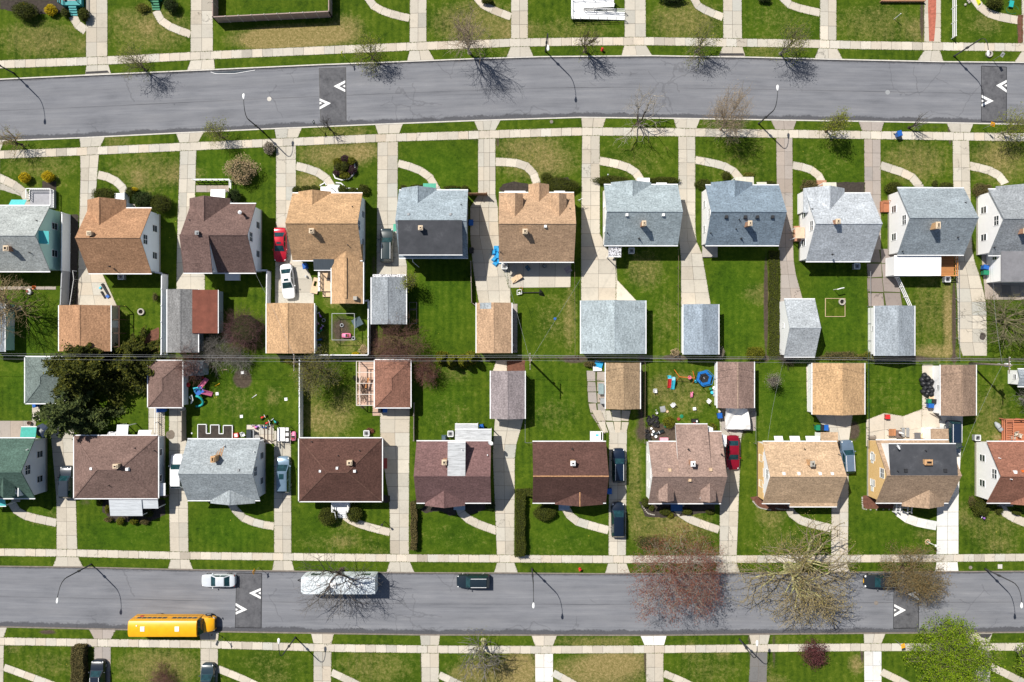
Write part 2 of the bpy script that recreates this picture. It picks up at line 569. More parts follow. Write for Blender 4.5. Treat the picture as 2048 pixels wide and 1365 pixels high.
M['red'] = plain((0.62,0.03,0.03),0.4,0.12)
M['blue'] = plain((0.015,0.11,0.42),0.45,0.15)
M['green'] = plain((0.01,0.20,0.10),0.5,0.2)
M['yellow'] = plain((0.80,0.42,0.01),0.45,0.1)
M['pink'] = plain((0.75,0.20,0.35),0.45,0.12)
M['purple'] = plain((0.35,0.16,0.55),0.45,0.12)
M['cyan'] = plain((0.05,0.48,0.62),0.45,0.12)
M['teal'] = plain((0.02,0.36,0.34),0.5,0.15)
M['orange'] = plain((0.70,0.16,0.03),0.5,0.15)
M['tan'] = plain((0.62,0.45,0.29),0.7,0.15)
M['timber'] = m_wood((0.40,0.26,0.15),0.14,0)
M['timber_grey'] = m_wood((0.26,0.22,0.19),0.14,0)
M['deck_red'] = m_wood((0.42,0.15,0.075),0.14,1)
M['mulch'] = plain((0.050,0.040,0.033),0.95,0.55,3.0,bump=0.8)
M['step'] = plain((0.42,0.385,0.34),0.9,0.2,2.0)
M['mulch_red'] = plain((0.15,0.065,0.042),0.95,0.5,3.0,bump=0.8)
M['stone'] = plain((0.42,0.39,0.34),0.9,0.35,6.0,bump=0.5)
# ---------------------------------------------------------------- the ground, roads, pavements
def yat(pl,x):
 if x <= pl[0][0]: return pl[0][1] + (pl[1][1] - pl[0][1]) / (pl[1][0] - pl[0][0]) * (x - pl[0][0]) * 0.5
 for (x0,y0),(x1,y1) in zip(pl,pl[1:]):
  if x <= x1: return y0 + (y1 - y0) * (x - x0) / (x1 - x0)
 return pl[-1][1]


ROAD_N_TOP = [(0,160),(170,152),(400,142),(640,131),(800,125),(950,119),(1080,115),(1300,113),(1500,116),(1700,121),(1880,125),(2048,126.5)]
ROAD_N_BOT = [(0,281),(160,275),(360,265),(560,256),(740,248.5),(960,240),(1160,234),(1350,236),(1540,239),(1700,241.5),(1900,245),(2048,248)]
ROAD_S_TOP = [(0,1134),(170,1136),(380,1141),(560,1143.5),(800,1147),(1000,1147.5),(1200,1149),(1420,1148),(1700,1146),(1900,1145),(2048,1144)]
ROAD_S_BOT = [(0,1253),(180,1257),(400,1262),(640,1266),(840,1269),(1060,1269.5),(1300,1270),(1500,1268),(1720,1266),(2048,1264)]
X0,X1 = -420,2470
RZ = -0.12

# base earth, reaching far beyond the frame
g = MB(); g.poly([(-420,-420,-0.20),(420,-420,-0.20),(420,420,-0.20),(-420,420,-0.20)])
tag(g.build("ground",M['grass']),"wide base of grassy earth under the whole neighbourhood",None,None,'structure')


def sub_attr(me,name,typ,dom,data):
 a = me.attributes.new(name,typ,dom)
 a.data.foreach_set('color' if 'COLOR' in typ else 'value',np.asarray(data,'f').ravel())


BLOBS = [  # px, py, rx, ry, channel (0 dry, 1 soil, 2 lush), amount
 (80,80,90,38,0,.30),(300,58,85,48,0,.30),(585,77,85,22,0,.95),(540,82,45,22,0,.7),(690,60,40,30,0,.42),(620,66,60,14,0,.5),
 (470,78,30,20,0,.2),(950,48,90,48,0,.34),(1370,42,75,42,0,.33),(1150,60,90,30,0,.2),(1750,50,90,45,0,.22),(1560,40,80,40,0,.15),(1960,50,60,30,0,.12),
 (80,335,80,42,0,.20),(290,345,80,45,0,.24),(670,310,75,28,0,.42),(615,365,30,22,0,.42),(730,300,30,20,0,.3),(1075,320,85,45,0,.33),(1050,285,70,20,0,.15),
 (1270,320,70,50,0,.14),(1470,330,70,50,0,.14),(1830,325,75,45,0,.30),(2000,320,60,50,0,.34),(1650,320,60,50,0,.1),(680,262,70,14,0,.25),
 (1290,540,40,40,0,.28),(1330,640,30,60,0,.16),(1110,640,40,60,0,.16),(1140,640,10,70,0,.3),(1860,620,45,90,0,.20),(1897,640,9,75,0,.55),(1550,600,14,115,0,.22),
 (1870,705,50,14,0,.42),(660,845,50,32,0,.34),(625,800,25,60,0,.2),(690,800,30,30,0,.22),(900,830,50,40,0,.12),(1110,830,50,40,0,.14),(1355,790,70,50,0,.26),
 (1780,790,50,45,0,.10),(1985,850,40,90,0,.24),(470,800,55,40,0,.14),(230,640,40,50,0,.12),(700,690,60,20,0,.25),(680,600,30,20,0,.3),
 (1345,1060,80,42,0,.34),(1300,1090,50,20,1,.34),(1380,1095,60,14,1,.2),(1270,960,16,110,0,.26),(1540,1030,30,30,0,.3),(1525,1005,12,18,1,.5),(1570,1085,80,30,0,.16),
 (1990,1050,60,60,0,.20),(680,1085,90,20,0,.16),(900,1075,90,30,0,.08),(1120,1090,90,25,0,.08),(290,1050,60,40,0,.06),(170,1005,18,12,1,.4),
 (320,1335,90,40,0,.34),(100,1330,80,30,0,.16),(330,1350,60,20,1,.16),(540,1330,80,40,0,.12),(750,1335,85,40,0,.24),(1040,1340,34,40,0,.72),(970,1345,70,30,0,.45),
 (1195,1345,95,36,0,.52),(1240,1320,60,22,0,.45),(1247,1322,14,12,2,.9),(1195,1284,90,12,0,.32),(1420,1340,70,40,0,.16),(1600,1284,60,14,0,.12),(95,1264,20,7,1,.7),
 (1175,284,4,30,1,.0),(485,758,19,20,1,.95),(440,700,50,26,1,.40),(800,690,65,30,1,.40),(745,655,9,60,1,.75),(748,530,9,30,1,.5),(1790,716,60,9,1,.5),
 (1908,640,5,90,1,.85),(1531,610,3.5,105,1,.95),(1706,862,16,22,1,.75),(1030,600,10,12,1,.3),(1350,715,18,8,1,.6),(1283,790,5,90,1,.6),(1275,850,10,60,1,.35),
 (725,812,10,8,1,.6),(1340,868,55,18,1,.55),(1320,862,35,22,1,.4),(1480,850,18,40,1,.5),(1995,875,7,4,0,.7),(682,660,24,34,1,.62),(790,690,30,14,0,.4),
 (1870,255,16,5,1,.4),(952,270,6,16,1,.85),(993,280,5,22,1,.7),(1898,268,4,26,1,.9),(1843,40,5,45,1,.8),(2040,60,7,26,1,.6),(1497,1275,4,70,1,.9),(1545,1300,4,60,1,.8),
 (1291,1320,4,40,1,.8),(842,1320,4,60,1,.7),(1068,1305,4,14,1,.5),(1725,1310,3,20,1,.7),(550,350,4,70,1,.3),(1150,720,26,6,1,.5),
 (880,600,65,90,2,.6),(870,340,70,45,2,.75),(1290,600,50,90,2,.4),(1470,600,55,100,2,.75),(1670,620,55,95,2,.65),(470,800,100,70,2,.5),(890,800,60,60,2,.6),
 (1110,800,55,70,2,.55),(1560,800,50,80,2,.65),(1790,780,55,50,2,.55),(60,1060,70,40,2,.8),(250,1070,90,40,2,.85),(460,1060,80,45,2,.85),(640,1050,50,50,2,.4),
 (920,1070,80,45,2,.6),(1130,1070,85,45,2,.6),(1570,1060,80,45,2,.35),(1780,1060,80,45,2,.4),(40,770,45,60,2,.6),(460,330,80,45,2,.7),(550,40,110,22,2,.7),
 (1560,40,80,50,2,.4),(1660,330,70,45,2,.4),(230,760,60,60,2,.2),(60,640,45,60,2,.5),
]
_br = random.Random(3)
for _ in range(90):
 BLOBS.append((_br.uniform(0,2048),_br.choice([_br.uniform(0,120),_br.uniform(270,380),_br.uniform(540,720),_br.uniform(730,860),_br.uniform(1010,1110),_br.uniform(1290,1365)]),_br.uniform(12,40),_br.uniform(8,25),_br.choice([0,0,2]),_br.uniform(.08,.28)))


def lawn(ftop,fbot,step):
 xs = np.arange(X0,X1 + 1,8.0)
 tops = np.array([ftop(x) for x in xs]); bots = np.array([fbot(x) for x in xs])
 nr = int((bots - tops).max() / step) + 2
 T = np.linspace(0,1,nr)
 PX = np.repeat(xs[:,None],nr,1)
 PY = tops[:,None] + (bots - tops)[:,None] * T[None,:]
 co = np.stack([(PX - 1024) * S,(682.5 - PY) * S,np.zeros_like(PX)],-1).reshape(-1,3)
 # very gentle unevenness
 co[:,2] += 0.0
 nc = len(xs)
 i = np.arange(nc - 1)[:,None] * nr + np.arange(nr - 1)[None,:]
 F = np.stack([i,i + 1,i + nr + 1,i + nr],-1).reshape(-1,4)
 me = bpy.data.meshes.new("lawn")
 me.vertices.add(len(co)); me.vertices.foreach_set('co',co.astype('f').ravel())
 me.loops.add(F.size); me.loops.foreach_set('vertex_index',F.astype('i').ravel())
 me.polygons.add(len(F)); me.polygons.foreach_set('loop_start',np.arange(0,F.size,4,dtype='i')); me.polygons.foreach_set('loop_total',np.full(len(F),4,'i'))
 me.update(); me.validate()
 tint = np.zeros((len(co),4),'f'); tint[:,3] = 1
 fx,fy = PX.ravel(),PY.ravel()
 for bx,by,rx,ry,ch,am in BLOBS:
  d = ((fx - bx) / rx) ** 2 + ((fy - by) / ry) ** 2
  tint[:,ch] += am * np.exp(-(d ** 1.6) * 0.9)
 tint[:,1] += 0.50 * np.exp(-((fy - 718) / 6.5) ** 2)          # bare soil under the wires, with the fence line's shade tinted in
 sub_attr(me,'tint','FLOAT_COLOR','POINT',np.clip(tint,0,1))
 me.materials.append(M['grass'])
 o = bpy.data.objects.new("lawn",me); C.objects.link(o)
 return o


KW = 2.3                                                              # kerb width in photo pixels
tag(lawn(lambda x: -260.0,lambda x: yat(ROAD_N_TOP,x) - KW,8),"mown lawns above the upper street",None,None,'structure')
tag(lawn(lambda x: yat(ROAD_N_BOT,x) + KW,lambda x: yat(ROAD_S_TOP,x) - KW,8),"mown lawns and back yards between the two streets",None,None,'structure')
tag(lawn(lambda x: yat(ROAD_S_BOT,x) + KW,lambda x: 1640.0,8),"mown lawns below the lower street",None,None,'structure')


def road(top,bot,label):
 xs = np.arange(X0,X1 + 1,14.0)
 vs = []; uv = []; wid = []
 NR = 9
 for x in xs:
  a,b = yat(top,x) - 0.5,yat(bot,x) + 0.5
  for k in range(NR):
   y = a + (b - a) * k / (NR - 1)
   vs.append(((x - 1024) * S,(682.5 - y) * S,RZ))
   uv.append((x * S,(y - a) * S)); wid.append((b - a) * S)
 fs = []
 for i in range(len(xs) - 1):
  for k in range(NR - 1):
   a = i * NR + k
   fs.append((a,a + 1,a + NR + 1,a + NR))
 me = bpy.data.meshes.new("road"); me.from_pydata(vs,[],fs)
 ul = me.uv_layers.new(name='road')
 li = np.empty(len(me.loops),'i'); me.loops.foreach_get('vertex_index',li)
 ul.data.foreach_set('uv',np.asarray(uv,'f')[li].ravel())
 sub_attr(me,'wid','FLOAT','POINT',wid)
 me.materials.append(M['asphalt'])
 o = bpy.data.objects.new("road",me); C.objects.link(o)
 tag(o,label,None,None,'structure')


road(ROAD_N_TOP,ROAD_N_BOT,"grey asphalt upper street with dark edges")
road(ROAD_S_TOP,ROAD_S_BOT,"grey asphalt lower street with parked vehicles")


def kerb(edge,side,mat,label):
 m = MB()
 xs = np.arange(X0,X1 + 1,10.0)
 for i,(xa,xb) in enumerate(zip(xs,xs[1:])):
  ya,yb = yat(edge,xa),yat(edge,xb)
  j = 0.25 if i % 5 == 0 else 0.0
  a = [W(xa + j,ya),W(xb - 0.0,yb),W(xb - 0.0,yb + side * KW),W(xa + j,ya + side * KW)]
  if side > 0: a = a[::-1]
  h = 0.018 + 0.004 * ((i * 7) % 3)
  m.hexa([(p.x,p.y,RZ - 0.05) for p in a] + [(p.x,p.y,h) for p in a])
 tag(m.build("kerb",mat),label,None,None,'structure')


kerb(ROAD_N_TOP,-1,M['kerb'],"pale concrete kerb along the upper edge of the upper street")
kerb(ROAD_N_BOT,1,M['kerb'],"pale concrete kerb along the lower edge of the upper street")
kerb(ROAD_S_TOP,-1,M['kerb_dark'],"worn dark kerb along the upper edge of the lower street")
kerb(ROAD_S_BOT,1,M['kerb_dark'],"worn dark kerb along the lower edge of the lower street")


def resample(L,Rr,seg):
 """two polylines (px) -> stations about seg px apart"""
 d = [0.0]
 for i in range(1,len(L)):
  a = ((L[i][0] + Rr[i][0]) / 2 - (L[i - 1][0] + Rr[i - 1][0]) / 2,(L[i][1] + Rr[i][1]) / 2 - (L[i - 1][1] + Rr[i - 1][1]) / 2)
  d.append(d[-1] + math.hypot(*a))
 n = max(1,round(d[-1] / seg))
 st = []
 ks = sorted(set([d[-1] * k / n for k in range(n + 1)]))
 out = []
 for t in ks:
  i = 1
  while i < len(d) - 1 and d[i] < t: i += 1
  f = (t - d[i - 1]) / max(1e-6,d[i] - d[i - 1])
  out.append(tuple((A[i - 1][0] + (A[i][0] - A[i - 1][0]) * f,A[i - 1][1] + (A[i][1] - A[i - 1][1]) * f) for A in (L,Rr)))
 return out


_slab_n = [0]
M['moss_joint'] = plain((.055,.075,.012),.95,.4,4.0)
EDGES = []


def slabs(name,L,Rr,ncol,seg,mat,label,gap=0.30,jitter=0.09,z=0.0,base='joint',wob=0.0):
 st = resample(L,Rr,seg)
 _slab_n[0] += 1
 rr = random.Random(_slab_n[0] * 17)
 zb,zt = z + 0.005,z + 0.013
 vs = []; fs = []; cols = []; mi = []

 def quad(p,zz,c,m):
  b = len(vs)
  pts = [W(*q) for q in p]
  ar = sum(pts[i].x * pts[(i + 1) % 4].y - pts[(i + 1) % 4].x * pts[i].y for i in range(4))
  if ar < 0: pts = pts[::-1]
  for q in pts: vs.append((q.x,q.y,zz))
  fs.append((b,b + 1,b + 2,b + 3)); cols.append((c[0],c[1],c[2],1)); mi.append(m)

 if mat is not M['drive_new']: EDGES.append(([q[0] for q in st],[q[1] for q in st],base))
 for i in range(len(st) - 1):
  (la,ra),(lb,rb) = st[i],st[i + 1]
  quad([la,ra,rb,lb],zb,(1,1,1),1)
  for k in range(ncol):
   f0,f1 = k / ncol,(k + 1) / ncol
   def lp(a,b,f): return (a[0] + (b[0] - a[0]) * f,a[1] + (b[1] - a[1]) * f)
   q = [lp(la,ra,f0),lp(la,ra,f1),lp(lb,rb,f1),lp(lb,rb,f0)]
   cx = sum(p[0] for p in q) / 4; cy = sum(p[1] for p in q) / 4
   g0 = gap * rr.uniform(0.55,1.5)
   q2 = []
   for p in q:
    dx,dy = cx - p[0],cy - p[1]
    q2.append((p[0] + (g0 if dx > 0 else -g0) * 0.9 + rr.uniform(-wob,wob),p[1] + (g0 if dy > 0 else -g0) * 0.9 + rr.uniform(-wob,wob)))
   b = 1 + rr.gauss(0,jitter * 0.55)
   if rr.random() < 0.06: b *= rr.choice([0.82,1.14])
   t = rr.gauss(0,0.02)
   quad(q2,zt + rr.uniform(0,0.003),(b + t,b,b - t),0)
 me = bpy.data.meshes.new(name); me.from_pydata(vs,[],fs)
 me.polygons.foreach_set("material_index",mi)
 sub_attr(me,'slab','FLOAT_COLOR','FACE',cols)
 me.materials.append(mat); me.materials.append(M[base])
 o = bpy.data.objects.new(name,me); C.objects.link(o)
 return tag(o,label,None,None,'structure')


def catmull(pts,n=5):
 P = [pts[0]] + list(pts) + [pts[-1]]
 out = []
 for i in range(1,len(P) - 2):
  for k in range(n):
   t = k / n
   out.append(tuple(0.5 * (2 * P[i][c] + (P[i + 1][c] - P[i - 1][c]) * t + (2 * P[i - 1][c] - 5 * P[i][c] + 4 * P[i + 1][c] - P[i + 2][c]) * t * t + (3 * P[i][c] - P[i - 1][c] - 3 * P[i + 1][c] + P[i + 2][c]) * t ** 3) for c in range(len(pts[0]))))
 out.append(tuple(pts[-1]))
 return out


def path(pts,width,label,mat='walk',seg=21,ncol=1):
 c = catmull(pts,5)
 L = []; Rr = []
 for i,p in enumerate(c):
  a,b = c[max(0,i - 1)],c[min(len(c) - 1,i + 1)]
  dx,dy = b[0] - a[0],b[1] - a[1]; l = math.hypot(dx,dy) or 1
  nx,ny = -dy / l * width / 2,dx / l * width / 2
  L.append((p[0] + nx,p[1] + ny)); Rr.append((p[0] - nx,p[1] - ny))
 slabs("path",L,Rr,ncol,seg,M[mat],label,gap=0.2,z=0.002)


SW_N1 = ([(0,121),(215,113),(400,103.5),(800,86),(1025,77.5),(1170,75),(1300,74.5),(1480,77.5),(1620,79.5),(1700,82),(1850,84.5),(2048,87)],16.7)
SW_N2 = ([(0,301.5),(160,295),(360,286),(560,277),(750,268.6),(950,262),(1160,255),(1350,256.5),(1550,259.5),(1720,262),(1900,264.5),(2048,267)],16.6)
SW_S1 = ([(0,1097),(160,1099),(340,1103.5),(560,1106),(780,1108.5),(1000,1110),(1240,1111.5),(1460,1111),(1680,1110),(1880,1109),(2048,1107.5)],15.5)
SW_S2 = ([(0,1275),(190,1278),(400,1281),(665,1288.5),(850,1291),(1070,1292),(1310,1291),(1500,1289),(1720,1287),(1900,1287),(2048,1286)],15.8)
for (pl,w),lb in ((SW_N1,"pavement above the upper street"),(SW_N2,"pavement below the upper street"),(SW_S1,"pavement above the lower street"),(SW_S2,"pavement below the lower street")):
 xs = list(range(-300,2360,20))
 slabs("sidewalk",[(x,yat(pl,x)) for x in xs],[(x,yat(pl,x) + w) for x in xs],1,20.6,M['walk'],"pale concrete slab " + lb,gap=0.27,jitter=0.11,wob=0.25)

# ---- driveways: apron (kerb -> pavement) and the drive itself.  (kerb x0,x1) (pavement x0,x1) then rows (y, x0, x1)
HN = lambda x: yat(SW_N1[0],x)


def drive(kind,apron,rows,label,mat='drive',amat=None,ncol=2,seg=27,jit=0.09):
 (k0,k1),(s0,s1) = apron
 if kind == 'N':
  kb = [(k0,yat(ROAD_N_TOP,k0) - KW),(k1,yat(ROAD_N_TOP,k1) - KW)]; sw = [(s0,yat(SW_N1[0],s0) + 16.7),(s1,yat(SW_N1[0],s1) + 16.7)]; st = lambda x: yat(SW_N1[0],x)
 elif kind == 'A':
  kb = [(k0,yat(ROAD_N_BOT,k0) + KW),(k1,yat(ROAD_N_BOT,k1) + KW)]; sw = [(s0,yat(SW_N2[0],s0)),(s1,yat(SW_N2[0],s1))]; st = lambda x: yat(SW_N2[0],x) + 16.6
 elif kind == 'B':
  kb = [(k0,yat(ROAD_S_TOP,k0) - KW),(k1,yat(ROAD_S_TOP,k1) - KW)]; sw = [(s0,yat(SW_S1[0],s0) + 15.5),(s1,yat(SW_S1[0],s1) + 15.5)]; st = lambda x: yat(SW_S1[0],x)
 else:
  kb = [(k0,yat(ROAD_S_BOT,k0) + KW),(k1,yat(ROAD_S_BOT,k1) + KW)]; sw = [(s0,yat(SW_S2[0],s0)),(s1,yat(SW_S2[0],s1))]; st = lambda x: yat(SW_S2[0],x) + 15.8
 slabs("driveway_apron",[kb[0],sw[0]],[kb[1],sw[1]],ncol,40,M[amat or mat],"flared concrete apron of the " + label,jitter=jit)
 L = []; Rr = []
 for i,(y,a,b) in enumerate(rows):
  L.append((a,st(a) if y is None else y)); Rr.append((b,st(b) if y is None else y))
 slabs("driveway",L,Rr,ncol,seg,M[mat],label,jitter=jit)


D = drive
D('N',((170,222),(173,217)),[(None,172,215),(60,172,215),(-60,170,215)],"concrete driveway beside the teal porch")
D('N',((374,430),(381,428)),[(None,381,426),(60,381,426),(-60,382,425)],"concrete driveway beside the brown timber fence")
D('N',((814,869),(819,858)),[(None,819,853),(-60,820,853)],"cracked concrete driveway above the bare verge tree")
D('N',((1013,1067),(1021,1059)),[(None,1022,1056),(-60,1022,1056)],"concrete driveway with a broken patch beside the first lamp")
D('N',((1243,1304),(1248,1292)),[(None,1249,1292),(-60,1249,1291)],"weedy concrete driveway beside the white ramp")
D('N',((1437,1491),(1445,1485)),[(None,1446,1484),(-60,1446,1483)],"concrete driveway with a patched black apron")
D('N',((1629,1685),(1637,1675)),[(None,1639.5,1673),(-60,1640,1673)],"plain concrete driveway in the upper row")
D('N',((1835,1887),(1848,1880)),[(None,1848,1882),(-60,1848,1882)],"driveway with a worn red painted stripe")
D('N',((2029,2090),(2043,2080)),[(None,2043,2080),(-60,2043,2080)],"driveway beside the red mulch edge")
D('A',((-50,8),(-45,1)),[(None,-45,0),(390,-45,0)],"driveway of the teal sided house")
D('A',((159,210),(161,201)),[(None,160,198),(345,161,195),(470,158,187),(545,156,203),(568,152,214),(616,146,236)],"driveway between the teal house and the orange roofed house",seg=26)
D('A',((352,408),(358.5,397)),[(None,360,393),(440,355,389),(545,353,410),(582,353,410)],"driveway beside the brown roofed house with rear dormer")
D('A',((549,604),(552,596)),[(None,552,592),(440,552,592),(515,551,590),(540,550,622),(580,550,628),(612,550,628)],"driveway with the red and white sedans")
D('A',((750,806),(756,799)),[(None,755,796),(440,754,795),(528,753,814),(560,753,814)],"driveway with the dark green sport utility car")
D('A',((948,1001),(956,991)),[(None,956,991),(392,956,991),(398,940,996),(470,940,997),(540,946,1021),(610,958,1021)],"wide driveway between the black membrane roof and tan roof",ncol=3)
D('A',((1162,1212),(1164,1206)),[(None,1164,1199.5),(480,1162,1200),(515,1162,1232),(604,1162,1232)],"driveway leading to the wide pale blue garage")
D('A',((1347,1400),(1352,1393)),[(None,1356.5,1390.5),(480,1357,1391),(495,1361,1402),(612,1362,1422)],"driveway between the two blue roofed houses")
D('A',((1542,1593),(1550,1587)),[(None,1552,1585),(480,1555,1586),(535,1561,1588),(604,1560,1607)],"driveway beside the slate blue roofed house",'drive_old')
D('A',((1717,1768),(1724,1763)),[(None,1728,1761),(400,1729,1762),(500,1730,1762)],"driveway beside the white roofed house",'drive_old')
D('A',((1893,1947),(1901,1940)),[(None,1905,1938),(510,1908,1945),(560,1912,1962),(610,1915,1973),(680,1915,1974),(712,1925,1974)],"stained driveway running to an empty concrete pad",'drive')
D('B',((106,166),(113,157)),[(None,113,155),(1000,113,152),(850,100,148)],"driveway between the green roofed house and the hipped brown house",seg=28)
D('B',((336,386),(341,379)),[(None,340,377),(1000,338,376),(815,338,372)],"driveway with the hidden white car",seg=28)
D('B',((544,589),(548,584)),[(None,548,583),(862,548,582)],"driveway with the silver blue minivan",seg=28)
D('B',((773,829),(779,820)),[(None,780,818),(1010,779,818),(880,760,819),(812,760,820)],"driveway of the hipped dark brown house",seg=28)
D('B',((988,1036),(994,1029)),[(None,993.5,1028.5),(900,985,1030),(835,990,1048)],"driveway beside the maroon roofed house",seg=28)
D('B',((1210,1260),(1216,1253)),[(None,1217,1252),(860,1218,1254)],"driveway with two navy cars",seg=28)
slabs("patio",[(1182,820),(1206,866)],[(1262,820),(1254,866)],4,20,M['drive'],"mossy slabs before the tan garage door",z=0.006,base='moss_joint',gap=1.0,wob=.8)
D('B',((1430,1480),(1434,1474)),[(None,1438.5,1473.5),(860,1441,1483),(820,1436,1505)],"driveway with the dark red sedan",seg=28)
D('B',((1656,1700),(1660,1693)),[(None,1662,1696),(880,1664,1698),(828,1628,1706)],"driveway beside the tan roofed house",'walk',seg=28)
D('B',((1870,1917),(1873,1915)),[(None,1873,1917),(1000,1874,1917),(900,1882,1922),(845,1878,1926),(828,1878,1926)],"new white driveway of the house with the black rear roof",'drive_new',seg=28,jit=0.03)
D('S',((-20,14),(-25,8)),[(None,-28,8),(1420,-28,6)],"driveway at the corner of the lower row")
D('S',((178,232),(188,222)),[(None,188,222),(1420,187,220)],"driveway with the black sport utility car below the bus",'drive_old')
D('S',((397,438),(401,436)),[(None,401,436),(1420,401,436)],"driveway below the bus nose")
D('S',((622,668),(627,663)),[(None,627,663),(1420,627,662)],"driveway of paired strips below the white trailer")
D('S',((840,880),(842,878)),[(None,842,878),(1420,844,878)],"broken weedy driveway beside the pruned street tree",jit=0.16)
D('S',((1063,1114),(1070,1106)),[(None,1070,1106),(1420,1071,1106)],"clean driveway below the middle lamp",'drive_new','walk')
D('S',((1281,1333),(1289,1328)),[(None,1292,1327),(1420,1292,1327)],"driveway with a new white apron",'drive','drive_new')
D('S',((1498,1540),(1502,1536)),[(None,1501,1535),(1420,1494,1532)],"dark asphalt driveway in the lower row",'drive_dark','drive')
D('S',((1727,1771),(1728,1763)),[(None,1728,1763),(1420,1729,1763)],"pale driveway behind the yellow sign",'drive_new','walk')
D('S',((1930,1985),(1938,1978)),[(None,1944,1981),(1420,1940,1980)],"driveway under the bright green tree")

for pts,w,lb,*mt in [
 ([(146,33),(152,47),(172,62)],18,"front path from the teal porch steps"),([(312,22),(322,41),(345,56),(381,69)],16,"front path from the green porch steps"),
 ([(736,-4),(747,12),(775,26),(819,37)],16,"front path beside the green bushy verge tree"),([(954,-4),(966,10),(985,20),(1022,34)],16,"shaded front path in the upper row"),
 ([(1387,-4),(1396,12),(1416,23),(1446,35)],16,"front path above the upper verge tree"),([(1565,-4),(1578,9),(1600,17),(1640,26)],16,"front path by a grey step"),
 ([(1947,-4),(1964,18),(1990,32),(2043,42)],17,"curved front path by the yellow toy"),
 ([(-10,352),(20,366),(43,380),(56,402)],17,"front path to the white railed porch"),([(196,350),(222,357),(243,373),(251,392)],17,"front path to the orange roofed house"),
 ([(592,332),(625,341),(650,354),(664,376)],17,"front path past the round topiary bed"),([(796,327),(830,337),(857,352),(871,376)],16,"front path to the green awning"),
 ([(991,324),(1035,327),(1062,340),(1074,368)],17,"front path to the tan gabled porch"),([(1199,322),(1240,330),(1268,342),(1282,362)],17,"front path to the white porch canopy"),
 ([(1390,320),(1440,330),(1466,342),(1480,358)],16,"front path to the beige porch canopy"),([(1585,331),(1615,337),(1636,350),(1646,370)],16,"front path to the brick porch of the white roofed house"),
 ([(1761,331),(1795,342),(1822,353),(1838,372)],17,"patched front path of the grey roofed house"),([(1938,332),(1978,341),(2003,356),(2010,368)],17,"front path to the timber steps"),
 ([(113,1046),(70,1037),(38,1026),(22,1004)],17,"front path of the green roofed house"),([(548,1053),(515,1047),(482,1033),(460,1004)],16,"front path of the pale grey roofed house"),
 ([(780,1065),(740,1055),(705,1043),(684,1028)],16,"front path between two round bushes"),([(994,1062),(955,1048),(925,1030),(917,1006)],17,"front path of the maroon roofed house"),
 ([(1217,1061),(1180,1051),(1146,1039),(1129,1012)],17,"front path of the dark brown roofed house"),([(1438,1060),(1400,1047),(1368,1033),(1350,1012)],16,"front path of the house with two front dormers"),
 ([(1662,1057),(1620,1047),(1590,1035),(1574,1010)],17,"front path of the tan roofed house"),([(1873,1052),(1832,1044),(1802,1030),(1790,1008)],18,"white front path between white railings",'drive_new'),
 ([(2070,1052),(2035,1040),(2010,1026),(2000,1008)],17,"front path of the red brown roofed house"),
 ([(8,1335),(50,1350),(110,1372)],15,"front path in the lower corner"),([(436,1338),(490,1360),(540,1385)],15,"front path below the street lamp"),([(663,1345),(720,1372),(760,1395)],15,"front path below the white trailer driveway"),
 ([(878,1350),(930,1375),(960,1395)],15,"cracked front path near the pruned tree"),([(1106,1346),(1150,1370),(1190,1395)],15,"front path beside the dry lawn"),([(1327,1347),(1380,1370),(1420,1395)],15,"front path beside the new white apron"),
 ([(1763,1344),(1815,1370),(1850,1395)],15,"front path under the green tree"),([(1981,1333),(2048,1366),(2090,1390)],15,"front path in the far lower corner")]:
 path(pts,w,"curved concrete " + lb,*(mt or ['walk']))

